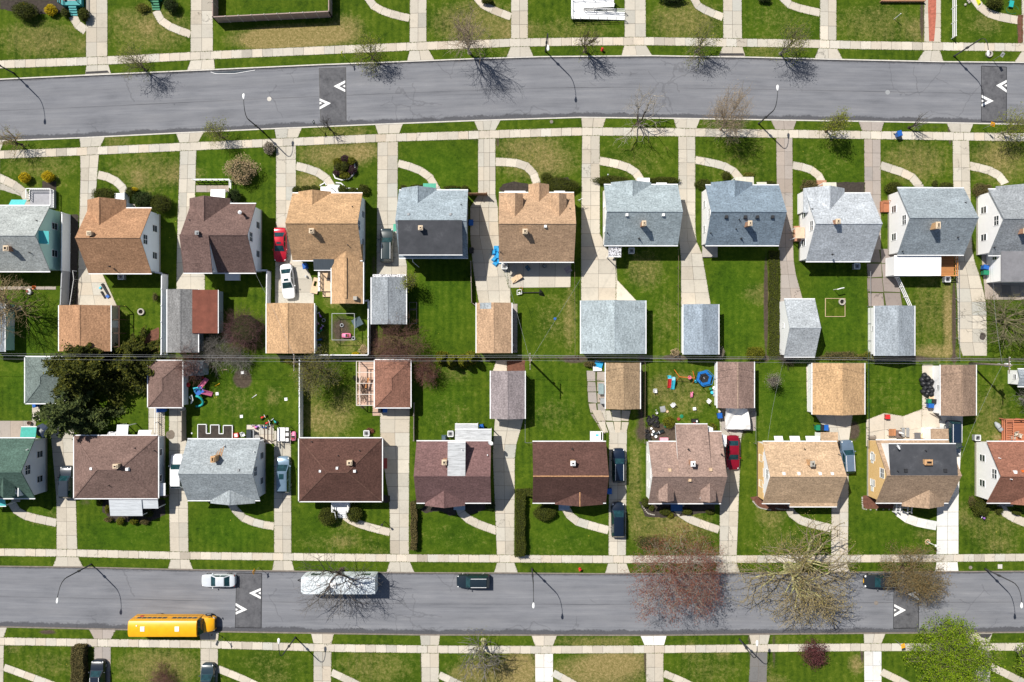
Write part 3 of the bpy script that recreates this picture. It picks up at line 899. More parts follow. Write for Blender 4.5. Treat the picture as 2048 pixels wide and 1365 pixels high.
# yard paving
for nm,L,Rr,nc,sg,mt,lb in [
 ("patio",[(1015,523),(1015,576)],[(1143,520),(1141,575)],4,60,'walk',"concrete patio behind the tan roofed house"),
 ("patio",[(1000,520),(1018,577)],[(1014,520),(1018,577)],1,40,'drive',"narrow paving beside the back patio"),
 ("patio",[(1232,515),(1232,604)],[(1234,560),(1275,604)],1,60,'walk',"triangular paving beside the pale blue garage"),
 ("patio",[(392,371),(458,371)],[(392,385),(458,385)],1,22,'drive_old',"paved strip before the white porch railing"),
 ("patio",[(1732,498),(1735,614)],[(1788,498),(1806,614)],2,30,'drive_brown',"cracked mossy yard paving behind the white picket panel"),
 ("patio",[(1962,505),(1970,600)],[(2048,520),(2060,600)],5,26,'drive_old',"brick edged yard paving behind the white corner house"),
 ("patio",[(1732,840),(1744,829),(1764,825),(1785,831),(1815,833),(1836,829),(1843,818),(1880,818)],[(1732,893),(1744,893),(1764,893),(1785,893),(1815,893),(1836,893),(1843,893),(1880,893)],2,34,'walk',"curved patio with the garden furniture"),
 ("patio",[(1844,730),(1844,838)],[(1866,730),(1882,838)],1,30,'walk',"paved strip beside the heap of black bags"),
 ("patio",[(493,850),(493,888)],[(548,850),(548,888)],2,22,'walk',"small paved grill area behind the pale grey roof"),
 ("patio",[(1172,742),(1176,820),(1206,868)],[(1212,742),(1212,820),(1212,868)],2,22,'drive_old',"broken mossy paving beside the tan garage"),
 ("patio",[(-30,842),(-30,878)],[(72,842),(72,878)],4,26,'drive_old',"stained terrace behind the green roofed house"),
 ("patio",[(297,815),(297,878)],[(330,815),(330,878)],2,20,'drive',"paved strip beside the white railing"),
 ("patio",[(64,808),(64,842)],[(80,808),(80,842)],1,14,'walk',"stepping slabs beside the green hipped shed"),
 ("patio",[(1612,734),(1614,824)],[(1626,734),(1626,824)],1,30,'walk',"paved strip beside the tan double garage"),
 ("patio",[(745,810),(745,832)],[(762,812),(760,832)],1,30,'tanwalk',"pink paving beside the hipped garage"),
 ("patio",[(716,722),(714,812)],[(752,722),(752,812)],2,12,'tanwalk',"pink brick terrace under the open pergola"),
 ("patio",[(0,573),(112,573)],[(0,580),(112,580)],1,22,'drive_old',"narrow slab walk behind the teal sided house"),
 ("patio",[(992,722),(985,744)],[(1014,722),(1014,744)],1,30,'walk',"short paving above the weathered maroon garage"),
 ("patio",[(1442,815),(1442,862)],[(1512,815),(1512,862)],2,30,'drive_old',"worn paving under the collapsed canopy"),
 ("patio",[(1023,608),(1023,706)],[(1035,608),(1035,706)],1,20,'drive_old',"old paving beside the tan garage wall")]:
 if mt == 'tanwalk' and mt not in M: M['tanwalk'] = m_conc((0.52,0.36,0.28),0.6)
 mossy = 'mossy' in lb
 slabs(nm,L,Rr,nc,sg,M[mt],lb,z=0.004,**(dict(base='moss_joint',gap=1.3,wob=1.2,jitter=.14) if mossy else {}))


def flat(name,pts,mat,label,z=0.02,kind='structure',h=None):
 m = MB()
 if name == 'mulch_shade_patch':
  q = []; jr = random.Random(len(label))
  for a,b in zip(pts,pts[1:] + pts[:1]):
   n = max(1,int(math.hypot(b[0] - a[0],b[1] - a[1]) / 4))
   q += [(a[0] + (b[0] - a[0]) * k / n + jr.uniform(-.9,.9),a[1] + (b[1] - a[1]) * k / n + jr.uniform(-.9,.9)) for k in range(n)]
  pts = q
 P = [W(*p) for p in pts]
 ar = sum(P[i].x * P[(i + 1) % len(P)].y - P[(i + 1) % len(P)].x * P[i].y for i in range(len(P)))
 if ar < 0: P = P[::-1]
 n = len(P)
 m.add([(p.x,p.y,0.0) for p in P] + [(p.x,p.y,z) for p in P],[tuple(range(n,2 * n))] + [(i,(i + 1) % n,n + (i + 1) % n,n + i) for i in range(n)])
 return tag(m.build(name,mat),label,None,None,kind)


def blobpts(cx,cy,rx,ry,n=18,j=0.12,seed=1):
 r = random.Random(seed)
 return [(cx + rx * math.cos(2 * math.pi * k / n) * r.uniform(1 - j,1 + j),cy + ry * math.sin(2 * math.pi * k / n) * r.uniform(1 - j,1 + j)) for k in range(n)]


# red paint worn along one upper driveway
M['worn_red'] = plain((0.42,0.13,0.085),0.9,0.5,3.0)
flat("worn_paint",[(1857,-60),(1873,-60),(1872,30),(1870,60),(1868,83),(1858,83),(1857,50),(1856,20)],M['worn_red'],"worn red painted stripe on the driveway",0.021)
M['patch'] = plain((0.055,0.052,0.052),0.9,0.4)
flat("road_patch",[(1439,107),(1487,107),(1489,112),(1438,112)],M['patch'],"black patch on a driveway apron",0.022)
flat("road_patch",[(172,144),(215,141.5),(219,146),(171,148.5)],M['patch'],"black patch at a driveway mouth",0.022)
flat("road_patch",[(1957,1268),(1984,1268),(1975,1279),(1962,1275)],M['patch'],"broken dark apron corner",0.022)
# mulch beds, and dark patches painting shade on the ground
for k,(pts,mt,lb) in enumerate([
 (blobpts(1030,377,30,13,seed=4),'mulch',"dark mulch bed beside the tan gabled porch"),
 ([(1100,357),(1135,355),(1140,362),(1105,366)],'mulch',"dark mulch strip above the clipped hedge"),
 ([(838,1000),(912,1000),(912,1030),(900,1032),(880,1022),(850,1026),(838,1018)],'mulch',"black mulch bed under the maroon roof front"),
 ([(930,1004),(992,1004),(970,1020),(940,1030),(930,1020)],'mulch',"black mulch bed at the porch corner of the maroon house"),
 ([(205,1000),(330,1000),(330,1030),(300,1044),(230,1044),(205,1024)],'mulch',"dark bed around the white metal porch roof"),
 ([(1500,995),(1530,990),(1580,1006),(1578,1022),(1540,1022),(1512,1012)],'mulch_red',"stone edged bed below the orange wall of the tan roofed house"),
 ([(1726,992),(1752,990),(1788,1004),(1786,1017),(1732,1018),(1724,1010)],'mulch_red',"stone edged bed below the sheathed house corner"),
 ([(768,990),(780,992),(780,1005),(762,1006)],'mulch',"small dark bed at the driveway corner"),
 ([(318,655),(318,706),(284,704),(288,682),(302,662)],'mulch_red',"red mulch bed in the fence corner"),
 (blobpts(692,336,24,24,seed=9),'mulch',"dark round bed of clipped topiary"),
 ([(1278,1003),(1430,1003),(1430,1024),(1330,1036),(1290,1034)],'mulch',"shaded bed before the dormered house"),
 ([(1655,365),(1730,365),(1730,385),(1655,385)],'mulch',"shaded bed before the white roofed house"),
 ([(1000,720),(1050,720),(1050,744),(1014,744)],'mulch_red',"maroon mulch triangle behind the weathered garage"),
 ([(0,0),(150,0),(140,26),(60,30),(0,18)],'mulch',"dark bed of shrubs beside the teal porch"),  # one dark tone for the mulch and the shadow painted over it
 ([(0,366),(46,384),(44,392),(0,380)],'stone',"grey stone bed along the curved path"),
 ([(84,363),(112,363),(112,420),(84,384)],'mulch',"narrow bed before the white railed porch"),
 ([(2035,30),(2046,30),(2046,86),(2036,86)],'mulch_red',"red mulch edge beside the driveway"),
 ([(221,612),(240,612),(240,700),(221,700)],'mulch',"dark ground under the black lean-to"),  # dark sheet painting the shaded inside of the lean-to
 ([(141,430),(157,430),(157,612),(137,612)],'mulch',"dark weedy strip beside the tall white fence")]):  # dark sheet painting the shadow the fence casts
 flat("mulch_shade_patch",pts,M[mt],lb,0.016 + 0.001 * (k % 3))
# oil stains on the empty pad
flat("oil_stain",blobpts(1965,673,6,8,seed=2),plain((0.075,0.062,0.055),0.8,0.4),"dark oil stain on the empty concrete pad",0.026)
flat("oil_stain",blobpts(341,870,9,9,seed=3),plain((0.17,0.14,0.11),0.8,0.3),"round brown stain on the driveway",0.026)

# ---- speed humps and their painted arrows
t = NT("hump_asphalt")
_c = t.coord('Object')
_n = t.noise(_c,0.8,7,0.85)
M['hump'] = t.out(t.ramp(_n,[(0.34,(0.040,0.041,0.047)),(0.44,(0.085,0.086,0.094)),(0.62,(0.125,0.126,0.135))]),0.9)
HZ = RZ + 0.035


def hump(q,chev,label):
 m = MB()
 P = [W(*p) for p in q]
 c = sum(P,Vector()) / 4
 I = [c + (p - c) * 0.93 for p in P]
 m.add([(p.x,p.y,RZ + 0.003) for p in P] + [(p.x,p.y,HZ) for p in I],[(0,3,7,4),(3,2,6,7),(2,1,5,6),(1,0,4,5),(4,7,6,5)])
 o = m.build("speed_hump",M['hump'])
 b = o.data
 b.flip_normals() if sum((p.normal.z for p in b.polygons)) < 0 else None
 tag(o,label,None,None,'structure')
 # saw-cut frame
 f = MB()
 for a,bb in zip(P,P[1:] + P[:1]):
  f.bar((a.x,a.y,RZ + 0.004),(bb.x,bb.y,RZ + 0.004),0.10,0.012)
 tag(f.build("pavement_seam",M['black']),"dark sealed seam round the " + label,None,None,'structure')
 for ax,ay,bx,y0,y1,side in chev:
  m = MB()
  d = 1 if bx > ax else -1
  th = 8.0
  ym = (y0 + y1) / 2
  for ye,sg in ((y0,-1),(y1,1)):
   pts = [(ax,ay),(bx,ye),(bx,ye - sg * th * 0.62),(ax + d * th * 1.35,ay)]
   w = [W(*p) for p in pts]
   ar = sum(w[i].x * w[(i + 1) % 4].y - w[(i + 1) % 4].x * w[i].y for i in range(4))
   if ar < 0: w = w[::-1]
   m.poly([(p.x,p.y,HZ + 0.005) for p in w])
  tri = [W(bx - d * 5,ay),W(bx,ay - 2.6),W(bx,ay + 2.6)]
  if d < 0: tri = tri[::-1]
  m.poly([(p.x,p.y,HZ + 0.005) for p in tri][::-1])
  o = m.build("road_marking",M['white_paint'])
  for p in o.data.polygons:
   if p.normal.z < 0: p.flip()
  tag(o,"white painted arrow on the " + label + side,None,None,'structure')


hump([(638,137),(691,135),(692,244),(641,244)],[(667,172.5,690,161,184,", upper lane"),(661.5,206.5,639,197,219,", lower lane")],"dark speed hump of the upper street nearest the manhole")
hump([(1964,132),(2014,134),(2014,243),(1964,243)],[(1993,171,2014,160,185,", upper lane"),(1988,202,1964,190,213,", lower lane")],"dark speed hump of the upper street near the orange sign")
hump([(473,1147),(523,1148),(522,1257),(470,1256)],[(497.7,1187,521,1177,1199,", upper lane"),(494,1220,471,1207,1230,", lower lane")],"dark speed hump in front of the school bus")
hump([(1789,1149),(1838,1149),(1838,1257),(1788,1258)],[(1817,1189,1838,1181,1201,", upper lane"),(1812.5,1221,1789,1209,1234,", lower lane")],"dark speed hump by the pickup truck")

for px,py,r,mt,lb,zz in [(538,198,4.4,'kerb',"pale round manhole cover on the upper street",RZ),(1776,184.5,4.6,'grey',"grey round manhole cover in the seam of the upper street",RZ),
         (1753,1207,4.3,'kerb_dark',"dark round manhole cover beside the pickup truck",RZ),(1103,244,3.4,'kerb_dark',"small rusty cover set in the grass verge",0.0),
         (1941,1135.5,3.6,'kerb_dark',"small rusty cover in the lower verge",0.0)]:
 m = MB(); p = W(px,py)
 m.lathe(p.x,p.y,[(r * S,zz + 0.004),(r * S,zz + 0.016),(r * S * .82,zz + 0.016),(r * S * .8,zz + 0.010),(r * S * .3,zz + 0.010),(r * S * .28,zz + 0.017),(0.01,zz + 0.017)],20)
 tag(m.build("manhole_cover",M[mt]),lb,"manhole cover")
p = W(2000,1133.5); m = MB(); m.cbox(p.x,p.y,0,0.62,0.62,0.05,0,0,0.95); m.cbox(p.x,p.y,0.05,0.4,0.4,0.012,0)
tag(m.build("utility_cover",M['kerb']),"square concrete utility cover in the grass verge","utility cover")
# ---------------------------------------------------------------- houses and garages
def shade(c,v=1.0): return m_shingle(sc3(c,1.06 * v),sc3(c,0.72 * v),sc3(c,1.25 * v))


def gshell(m,xa,xb,ya,yb,he,pitch,axis,t=0.14,mi=0):
 """gable roof as a closed shell; axis = direction of the ridge"""
 if axis == 'x': a0,a1,c0,c1 = xa,xb,ya,yb
 else: a0,a1,c0,c1 = ya,yb,xa,xb
 cc = (c0 + c1) / 2; hr = he + (c1 - c0) / 2 * pitch
 pr = [(c0,he),(cc,hr),(c1,he),(c1,he - t),(cc,hr - t),(c0,he - t)]
 vs = [((a,c,z) if axis == 'x' else (c,a,z)) for a in (a0,a1) for c,z in pr]
 fs = [(0,1,7,6),(1,2,8,7),(2,3,9,8),(3,4,10,9),(4,5,11,10),(5,0,6,11),(0,5,4,1),(1,4,3,2),(6,7,10,11),(7,8,9,10)]
 if axis == 'x': fs = [f[::-1] for f in fs]
 m.add(vs,fs,mi)
 return hr


def gwalls(m,xa,xb,ya,yb,he,pitch,axis,ie,ig,t=0.14,z0=0.0,mi=0):
 """walls with gable ends fitted under gshell; ie inset at the eaves, ig at the gables"""
 if axis == 'x': a0,a1,c0,c1 = xa + ig,xb - ig,ya,yb
 else: a0,a1,c0,c1 = ya + ig,yb - ig,xa,xb
 cc = (c0 + c1) / 2; hr = he + (c1 - c0) / 2 * pitch - t - 0.01
 hw = he - t + ie * pitch - 0.01
 c0 += ie; c1 -= ie
 pr = [(c0,z0),(c1,z0),(c1,hw),(cc,hr),(c0,hw)]
 vs = [((a,c,z) if axis == 'x' else (c,a,z)) for a in (a0,a1) for c,z in pr]
 fs = [(4,3,2,1,0),(5,6,7,8,9),(0,1,6,5),(1,2,7,6),(2,3,8,7),(3,4,9,8),(4,0,5,9)]
 if axis != 'x': fs = [f[::-1] for f in fs]
 m.add(vs,fs,mi)
 return (a0,a1,c0,c1) if axis == 'x' else (c0,c1,a0,a1)


def hshell(m,xa,xb,ya,yb,he,pitch,t=0.14,mi=0):
 w,d = xb - xa,yb - ya
 hf = min(w,d) / 2; hr = he + hf * pitch
 if w >= d: r0,r1 = (xa + hf,(ya + yb) / 2,hr),(xb - hf,(ya + yb) / 2,hr)
 else: r0,r1 = ((xa + xb) / 2,ya + hf,hr),((xa + xb) / 2,yb - hf,hr)
 c = [(xa,ya,he),(xb,ya,he),(xb,yb,he),(xa,yb,he)]
 lo = [(x,y,he - t) for x,y,z in c]
 vs = c + lo + [r0,r1]
 if w >= d: top = [(0,1,9,8),(1,2,9),(2,3,8,9),(3,0,8)]
 else: top = [(0,1,8),(1,2,9,8),(2,3,9),(3,0,8,9)]
 m.add(vs,top + [(0,4,5,1),(1,5,6,2),(2,6,7,3),(3,7,4,0),(7,6,5,4)],mi)
 return hr


def ridge_cap(m,p,q,w=0.17,mi=0):
 p = Vector(p); q = Vector(q)
 m.bar(p + Vector((0,0,0.015)),q + Vector((0,0,0.015)),w,0.022,mi)


FACE = {'E': (1,0),'W': (-1,0),'N': (0,1),'S': (0,-1)}


def window(root,side,x,y,z,w,h,frame='white',sashes=1):
 """window on a wall facing side, its centre at x,y,z on the wall plane"""
 dx,dy = FACE[side]
 ux,uy = -dy,dx
 def P(u,n,v): return (x + ux * u + dx * n,y + uy * u + dy * n,z + v)
 m = MB()
 tk = 0.07
 def blk(u0,u1,v0,v1,n0,n1,mm):
  pts = [P(u0,n0,v0),P(u1,n0,v0),P(u1,n1,v0),P(u0,n1,v0),P(u0,n0,v1),P(u1,n0,v1),P(u1,n1,v1),P(u0,n1,v1)]
  mm.hexa(pts)
 blk(-w / 2 - tk,w / 2 + tk,h / 2,h / 2 + tk,-0.03,0.05,m)
 blk(-w / 2 - tk,w / 2 + tk,-h / 2 - tk,-h / 2,-0.03,0.08,m)
 blk(-w / 2 - tk,-w / 2,-h / 2,h / 2,-0.03,0.05,m)
 blk(w / 2,w / 2 + tk,-h / 2,h / 2,-0.03,0.05,m)
 blk(-w / 2,w / 2,-0.025,0.025,-0.03,0.045,m)
 for k in range(1,sashes): blk(-w / 2 + w * k / sashes - 0.03,-w / 2 + w * k / sashes + 0.03,-h / 2,h / 2,-0.03,0.047,m)
 o = m.build("window",M[frame],root)
 g = MB(); blk(-w / 2,w / 2,-h / 2,h / 2,-0.02,0.012,g)
 g.build("pane",M['pane'],o)
 return o


def door(root,side,x,y,z=0.35,w=0.95,h=2.05,mat='door',step=True):
 dx,dy = FACE[side]; ux,uy = -dy,dx
 def P(u,n,v): return (x + ux * u + dx * n,y + uy * u + dy * n,v)
 def blk(m,u0,u1,n0,n1,v0,v1): m.hexa([P(u0,n0,v0),P(u1,n0,v0),P(u1,n1,v0),P(u0,n1,v0),P(u0,n0,v1),P(u1,n0,v1),P(u1,n1,v1),P(u0,n1,v1)])
 m = MB(); blk(m,-w / 2,w / 2,-0.03,0.05,z,z + h); o = m.build("door",M[mat],root)
 k = MB(); blk(k,w / 2 - 0.14,w / 2 - 0.08,0.05,0.11,z + 0.95,z + 1.05); k.build("handle",M['steel'],o)
 if step:
  s = MB(); blk(s,-w / 2 - 0.3,w / 2 + 0.3,0.06,1.15,0.0,z - 0.03); blk(s,-w / 2 - 0.1,w / 2 + 0.1,1.15,1.5,0.0,(z - 0.03) / 2)
  s.build("step",M['step'],root)


def put(hf,px,py,extra=0.0):
 """point on a roof seen at pixel px,py: hf(x, y) gives the roof height"""
 h = 4.0
 for _ in range(8):
  p = W(px,py,h + extra)
  h = hf(p.x,p.y)
 return W(px,py,h + extra),h


def chimney(root,hf,px,py,ht=1.1,sz=(0.62,0.62),mat='brick_tan',cap='flue',flues=1,pots=True):
 p,h = put(hf,px,py,ht)
 m = MB(); m.cbox(p.x,p.y,h - 0.6,sz[0],sz[1],ht + 0.6)
 o = m.build("chimney",M[mat],root)
 c = MB(); c.cbox(p.x,p.y,h + ht,sz[0] + 0.12,sz[1] + 0.12,0.09); c.cbox(p.x,p.y,h + ht + 0.09,sz[0] - 0.14,sz[1] - 0.14,0.14)
 c.build("chimney_cap",M[cap],o)
 f = MB(); f.cbox(p.x,p.y,h + ht + 0.22,sz[0] - 0.32,sz[1] - 0.32,0.016); f.build("flue_opening",M['soot'],o)
 return o


def roof_vent(root,hf,px,py,mat='grey',s=0.36):
 p,h = put(hf,px,py,0.1)
 m = MB(); m.cbox(p.x,p.y,h - 0.12,s,s,0.32,0,0,0.8); m.build("roof_vent",M[mat],root)


def vent_pipe(root,hf,px,py,mat='dark_metal'):
 p,h = put(hf,px,py,0.2)
 m = MB(); m.cyl(p.x,p.y,h - 0.2,h + 0.38,0.055,n=8); m.cyl(p.x,p.y,h - 0.2,h + 0.06,0.14,0.07,n=10); m.build("vent_pipe",M[mat],root)


def satellite(root,hf,px,py,rz=0.6):
 p,h = put(hf,px,py,0.4)
 m = MB(); m.tube([(p.x,p.y,h - 0.1),(p.x,p.y,h + 0.35),(p.x + 0.1,p.y - 0.1,h + 0.5)],0.03,6)
 o = m.build("satellite_dish",M['grey'],root)
 d = MB()
 n = Vector((math.cos(rz),math.sin(rz),0.8)).normalized(); a = n.orthogonal().normalized(); b = n.cross(a)
 c = Vector((p.x + 0.12,p.y - 0.12,h + 0.55))
 rings = [(0.02,0.0),(0.2,0.02),(0.38,0.08)]
 vs = [];
 for r_,z_ in rings:
  for k in range(14):
   an = 2 * math.pi * k / 14
   vs.append(c + (a * math.cos(an) + b * math.sin(an)) * r_ + n * z_)
 fs = [(i * 14 + k,i * 14 + (k + 1) % 14,(i + 1) * 14 + (k + 1) % 14,(i + 1) * 14 + k) for i in range(2) for k in range(14)]
 d.add(vs,fs); d.tube([c + n * 0.08 + a * 0.36,c + n * 0.42],0.015,5)
 d.build("dish",M['gutter'],o)


def house(name,label,cat,rect,roof,wall,he=3.2,pitch=0.76,axis='x',hip=False,wings=(),sheds=(),gdorm=(),chim=(),vents=(),pipes=(),dish=(),front='N',
    ie=0.38,ig=0.22,group='houses along the two streets',gut='gutter',garage=False,cap=None,caps=True,frame='white',doormat='door',doorx=0.5,upper=2,windows=True,fdn=True,skip_gut=()):
 x0,y0,x1,y1 = rect
 A = W(x0,y1,he); B = W(x1,y0,he)
 xa,ya,xb,yb = A.x,A.y,B.x,B.y
 xc,yc = (xa + xb) / 2,(ya + yb) / 2
 root = empty(name,(xc,yc,0),label,cat,group)
 rm = MB(); wm = MB()
 t = 0.14
 if hip:
  hr = hshell(rm,xa,xb,ya,yb,he,pitch)
  wm.box(xa + ie,ya + ie,0,xb - ie,yb - ie,he - t)
  wx0,wx1,wy0,wy1 = xa + ie,xb - ie,ya + ie,yb - ie
  hfh = min(xb - xa,yb - ya) / 2
  def hf(x,y): return he + max(0,min(x - xa,xb - x,y - ya,yb - y)) * pitch
 else:
  hr = gshell(rm,xa,xb,ya,yb,he,pitch,axis)
  wx0,wx1,wy0,wy1 = gwalls(wm,xa,xb,ya,yb,he,pitch,axis,ie,ig)
  if axis == 'x':
   def hf(x,y): return he + max(0,min(y - ya,yb - y)) * pitch
  else:
   def hf(x,y): return he + max(0,min(x - xa,xb - x)) * pitch
 capm = MB()
 if caps:
  if hip:
   hh = min(xb - xa,yb - ya) / 2
   if xb - xa >= yb - ya: r0,r1 = (xa + hh,yc,hr),(xb - hh,yc,hr); pr = [((xa,ya,he),r0),((xa,yb,he),r0),((xb,ya,he),r1),((xb,yb,he),r1)]
   else: r0,r1 = (xc,ya + hh,hr),(xc,yb - hh,hr); pr = [((xa,ya,he),r0),((xb,ya,he),r0),((xa,yb,he),r1),((xb,yb,he),r1)]
   for p,q in pr + [(r0,r1)]: ridge_cap(capm,p,q)
  elif axis == 'x': ridge_cap(capm,(xa,yc,hr),(xb,yc,hr))
  else: ridge_cap(capm,(xc,ya,hr),(xc,yb,hr))
 gaps = {'N': [],'S': [],'E': [],'W': []}
 extra = []
 # wings with their own little gable
 for (wxa,wxb,wy,side,*o) in wings:
  wp = o[0] if o else pitch
  hw_e = he - 0.03
  a = W(wxa,wy,hw_e); b = W(wxb,wy,hw_e)
  half = (b.x - a.x) / 2
  hw = hw_e + half * wp
  if side == 'N':
   ym = yb - (hw - he) / pitch
   gshell(rm,a.x,b.x,ym - 0.05,a.y,hw_e,wp,'y',t - 0.02)
   gwalls(wm,a.x,b.x,ym,a.y,hw_e,wp,'y',ie * 0.8,ig * 1.1,t - 0.02)
   ridge_cap(capm,((a.x + b.x) / 2,ym,hw),((a.x + b.x) / 2,a.y,hw),0.13)
  else:
   ym = ya + (hw - he) / pitch
   gshell(rm,a.x,b.x,a.y,ym + 0.05,hw_e,wp,'y',t - 0.02)
   gwalls(wm,a.x,b.x,a.y,ym,hw_e,wp,'y',ie * 0.8,ig * 1.1,t - 0.02)
   ridge_cap(capm,((a.x + b.x) / 2,ym,hw),((a.x + b.x) / 2,a.y,hw),0.13)
  gaps[side].append((a.x - 0.02,b.x + 0.02))
  prev = hf
  def hf(x,y,prev=prev,a=a,b=b,wp=wp,hw_e=hw_e,side=side):
   z = prev(x,y)
   if a.x <= x <= b.x and ((side == 'N' and y <= a.y) or (side == 'S' and y >= a.y)): z = max(z,hw_e + min(x - a.x,b.x - x) * wp)
   return z
 rm.build("roof",roof,root)
 if capm.v: capm.build("ridge_cap",cap or roof,root)
 wm.build("wall",wall,root)
 if fdn:
  f = MB(); f.box(wx0 - 0.03,wy0 - 0.03,0,wx1 + 0.03,wy1 + 0.03,0.4); f.build("foundation",M['stone'],root)
 # shed dormers running from the ridge
 for (sx0,sx1,sy,hd,side,rmat,wmat) in sheds:
  a = W(sx0,sy,hd); b = W(sx1,sy,hd)
  ye = a.y; zr = hr + 0.05; tk = 0.15
  s = 1 if side == 'N' else -1
  yr = yc - s * 0.12
  dm = MB()
  yw = ye - s * 0.22
  def zt(y): return zr + (hd - zr) * (y - yc) / (ye - yc)
  base = he + max(0.0,min(yw - ya,yb - yw)) * pitch
  pr = [(yw,base - 0.25),(yw,zt(yw) - tk),(yc,zr - tk),(yc,hr - 1.2)]
  vs = [(x,y,z) for x in (a.x + 0.12,b.x - 0.12) for y,z in pr]
  fs = [(0,1,2,3),(7,6,5,4),(0,4,5,1),(1,5,6,2),(2,6,7,3),(3,7,4,0)]
  dm.add(vs,fs)
  d = dm.build("dormer",wmat,root)
  me = d.data
  r = MB()
  vs = [(x,y,z - dz) for x in (a.x,b.x) for y,z,dz in ((yc,zr,0),(ye,hd,0),(ye,hd,tk),(yc,zr,tk))]
  fs = [(0,4,5,1),(1,5,6,2),(2,6,7,3),(3,7,4,0),(0,1,2,3),(7,6,5,4)]
  if s > 0: fs = [f[::-1] for f in fs]
  r.add(vs,fs)
  o = r.build("dormer_roof",rmat,d)
  for ob in (d,o):
   bmn = ob.data
   import bmesh
   bm = bmesh.new(); bm.from_mesh(bmn); bmesh.ops.recalc_face_normals(bm,faces=bm.faces); bm.to_mesh(bmn); bm.free()
  if gut: 
   gm = MB(); gm.box(a.x,ye,hd - 0.15,b.x,ye + s * 0.11,hd - 0.02); gm.build("dormer_gutter",M[gut],d)
  nwin = 3 if b.x - a.x > 5 else 1
  for k in range(nwin):
   xx = a.x + (b.x - a.x) * (k + 0.5) / nwin
   window(d,side,xx,yw,(base + zt(yw)) / 2 - 0.05,0.8,min(0.9,(zt(yw) - base) * 0.5),frame)
  prev = hf
  def hf(x,y,prev=prev,a=a,b=b,zt=zt,yc=yc,ye=ye):
   z = prev(x,y)
   if a.x <= x <= b.x and min(yc,ye) <= y <= max(yc,ye): z = max(z,zt(y))
   return z
 for (gx0,gx1,gy,hd,side,*o) in gdorm:
  gp = o[0] if o else 0.8
  a = W(gx0,gy,hd); b = W(gx1,gy,hd)
  s = 1 if side == 'N' else -1
  half = (b.x - a.x) / 2; ht_ = hd + half * gp
  ym = (yb - (ht_ - he) / pitch) if s > 0 else (ya + (ht_ - he) / pitch)
  yo,yi = a.y,ym - s * 0.05
  dm = MB(); gwalls(dm,a.x,b.x,min(yo,yi),max(yo,yi),hd,gp,'y',0.14,0.12,0.1,z0=hf((a.x + b.x) / 2,yo - s * 0.2) - 0.3)
  d = dm.build("dormer",wall,root)
  r = MB(); gshell(r,a.x,b.x,min(yo,yi),max(yo,yi),hd,gp,'y',0.1); r.build("dormer_roof",roof,d)
  window(d,side,(a.x + b.x) / 2,yo - s * 0.12,hd - 0.25,0.7,0.7,frame)
 # gutters
 if gut:
  for side in ('N','S','E','W'):
   if side in skip_gut: continue
   if not hip and ((axis == 'x') != (side in 'NS')): continue
   if side in 'NS':
    segs = [(xa,xb)]
    for g0,g1 in gaps[side]:
     segs = [q for p_,q_ in segs for q in ((p_,min(q_,g0)),(max(p_,g1),q_)) if q[1] - q[0] > 0.15]
    y = yb if side == 'N' else ya; s = 1 if side == 'N' else -1
    for p_,q_ in segs: MB().box(p_,y + s * 0.003,he - 0.15,q_,y + s * 0.13,he - 0.015).build("gutter",M[gut],root)
    m = MB()
   else:
    x = xb if side == 'E' else xa; s = 1 if side == 'E' else -1
    m = MB(); m.box(x + s * 0.003,ya,he - 0.15,x + s * 0.13,yb,he - 0.015)
   if m.v: m.build("gutter",M[gut],root)
 # openings
 if windows and not garage:
  for side in ('E','W'):
   xx = wx1 if side == 'E' else wx0
   for f in (0.27,0.73): window(root,side,xx,wy0 + (wy1 - wy0) * f,1.75,0.85,1.25,frame,1)
   if not hip and axis == 'x' and upper: window(root,side,xx,yc,he + (hr - he) * 0.42,0.75 * upper * 0.8,1.05,frame,upper)
  bk = 'S' if front == 'N' else 'N'
  for side,fr in ((front,True),(bk,False)):
   yy = wy1 if side == 'N' else wy0
   skip = [((p_ + q_) / 2) for p_,q_ in gaps[side]]
   for f in (0.2,0.8):
    xx = wx0 + (wx1 - wx0) * f
    if all(not (g0 <= xx <= g1) for g0,g1 in gaps[side]): window(root,side,xx,yy,1.7,1.3 if fr else 0.9,1.2,frame,2 if fr else 1)
   door(root,side,wx0 + (wx1 - wx0) * (doorx if fr else 0.42),yy,0.35,mat=doormat if fr else 'white',step=fr)
 if garage:
  yy = wy1 if garage == 'N' else wy0
  w = min(wx1 - wx0 - 0.8,4.9 if wx1 - wx0 > 5.6 else 2.6)
  s = 1 if garage == 'N' else -1
  m = MB()
  for k in range(4): m.box(xc - w / 2,yy - 0.03,0.02 + k * 0.53,xc + w / 2,yy + s * (0.035 + 0.012 * (k % 2)),0.02 + k * 0.53 + 0.52)
  d = m.build("garage_door",M['white'],root)
  h_ = MB(); h_.box(xc - 0.12,yy + s * 0.03,0.55,xc + 0.12,yy + s * 0.085,0.6); h_.build("handle",M['steel'],d)
  window(root,'W',wx0,wy0 + (wy1 - wy0) * 0.55,1.55,0.6,0.6,'white')
  door(root,'E',wx1,wy0 + (wy1 - wy0) * 0.6,0.05,mat='white',step=False)
 for c in chim: chimney(root,hf,*c[:2],**(c[2] if len(c) > 2 else {}))
 for v in vents: roof_vent(root,hf,*v)
 for v in pipes: vent_pipe(root,hf,*v)
 for v in dish: satellite(root,hf,*v)
 return root,hf,(xa,xb,ya,yb,wx0,wx1,wy0,wy1,hr)


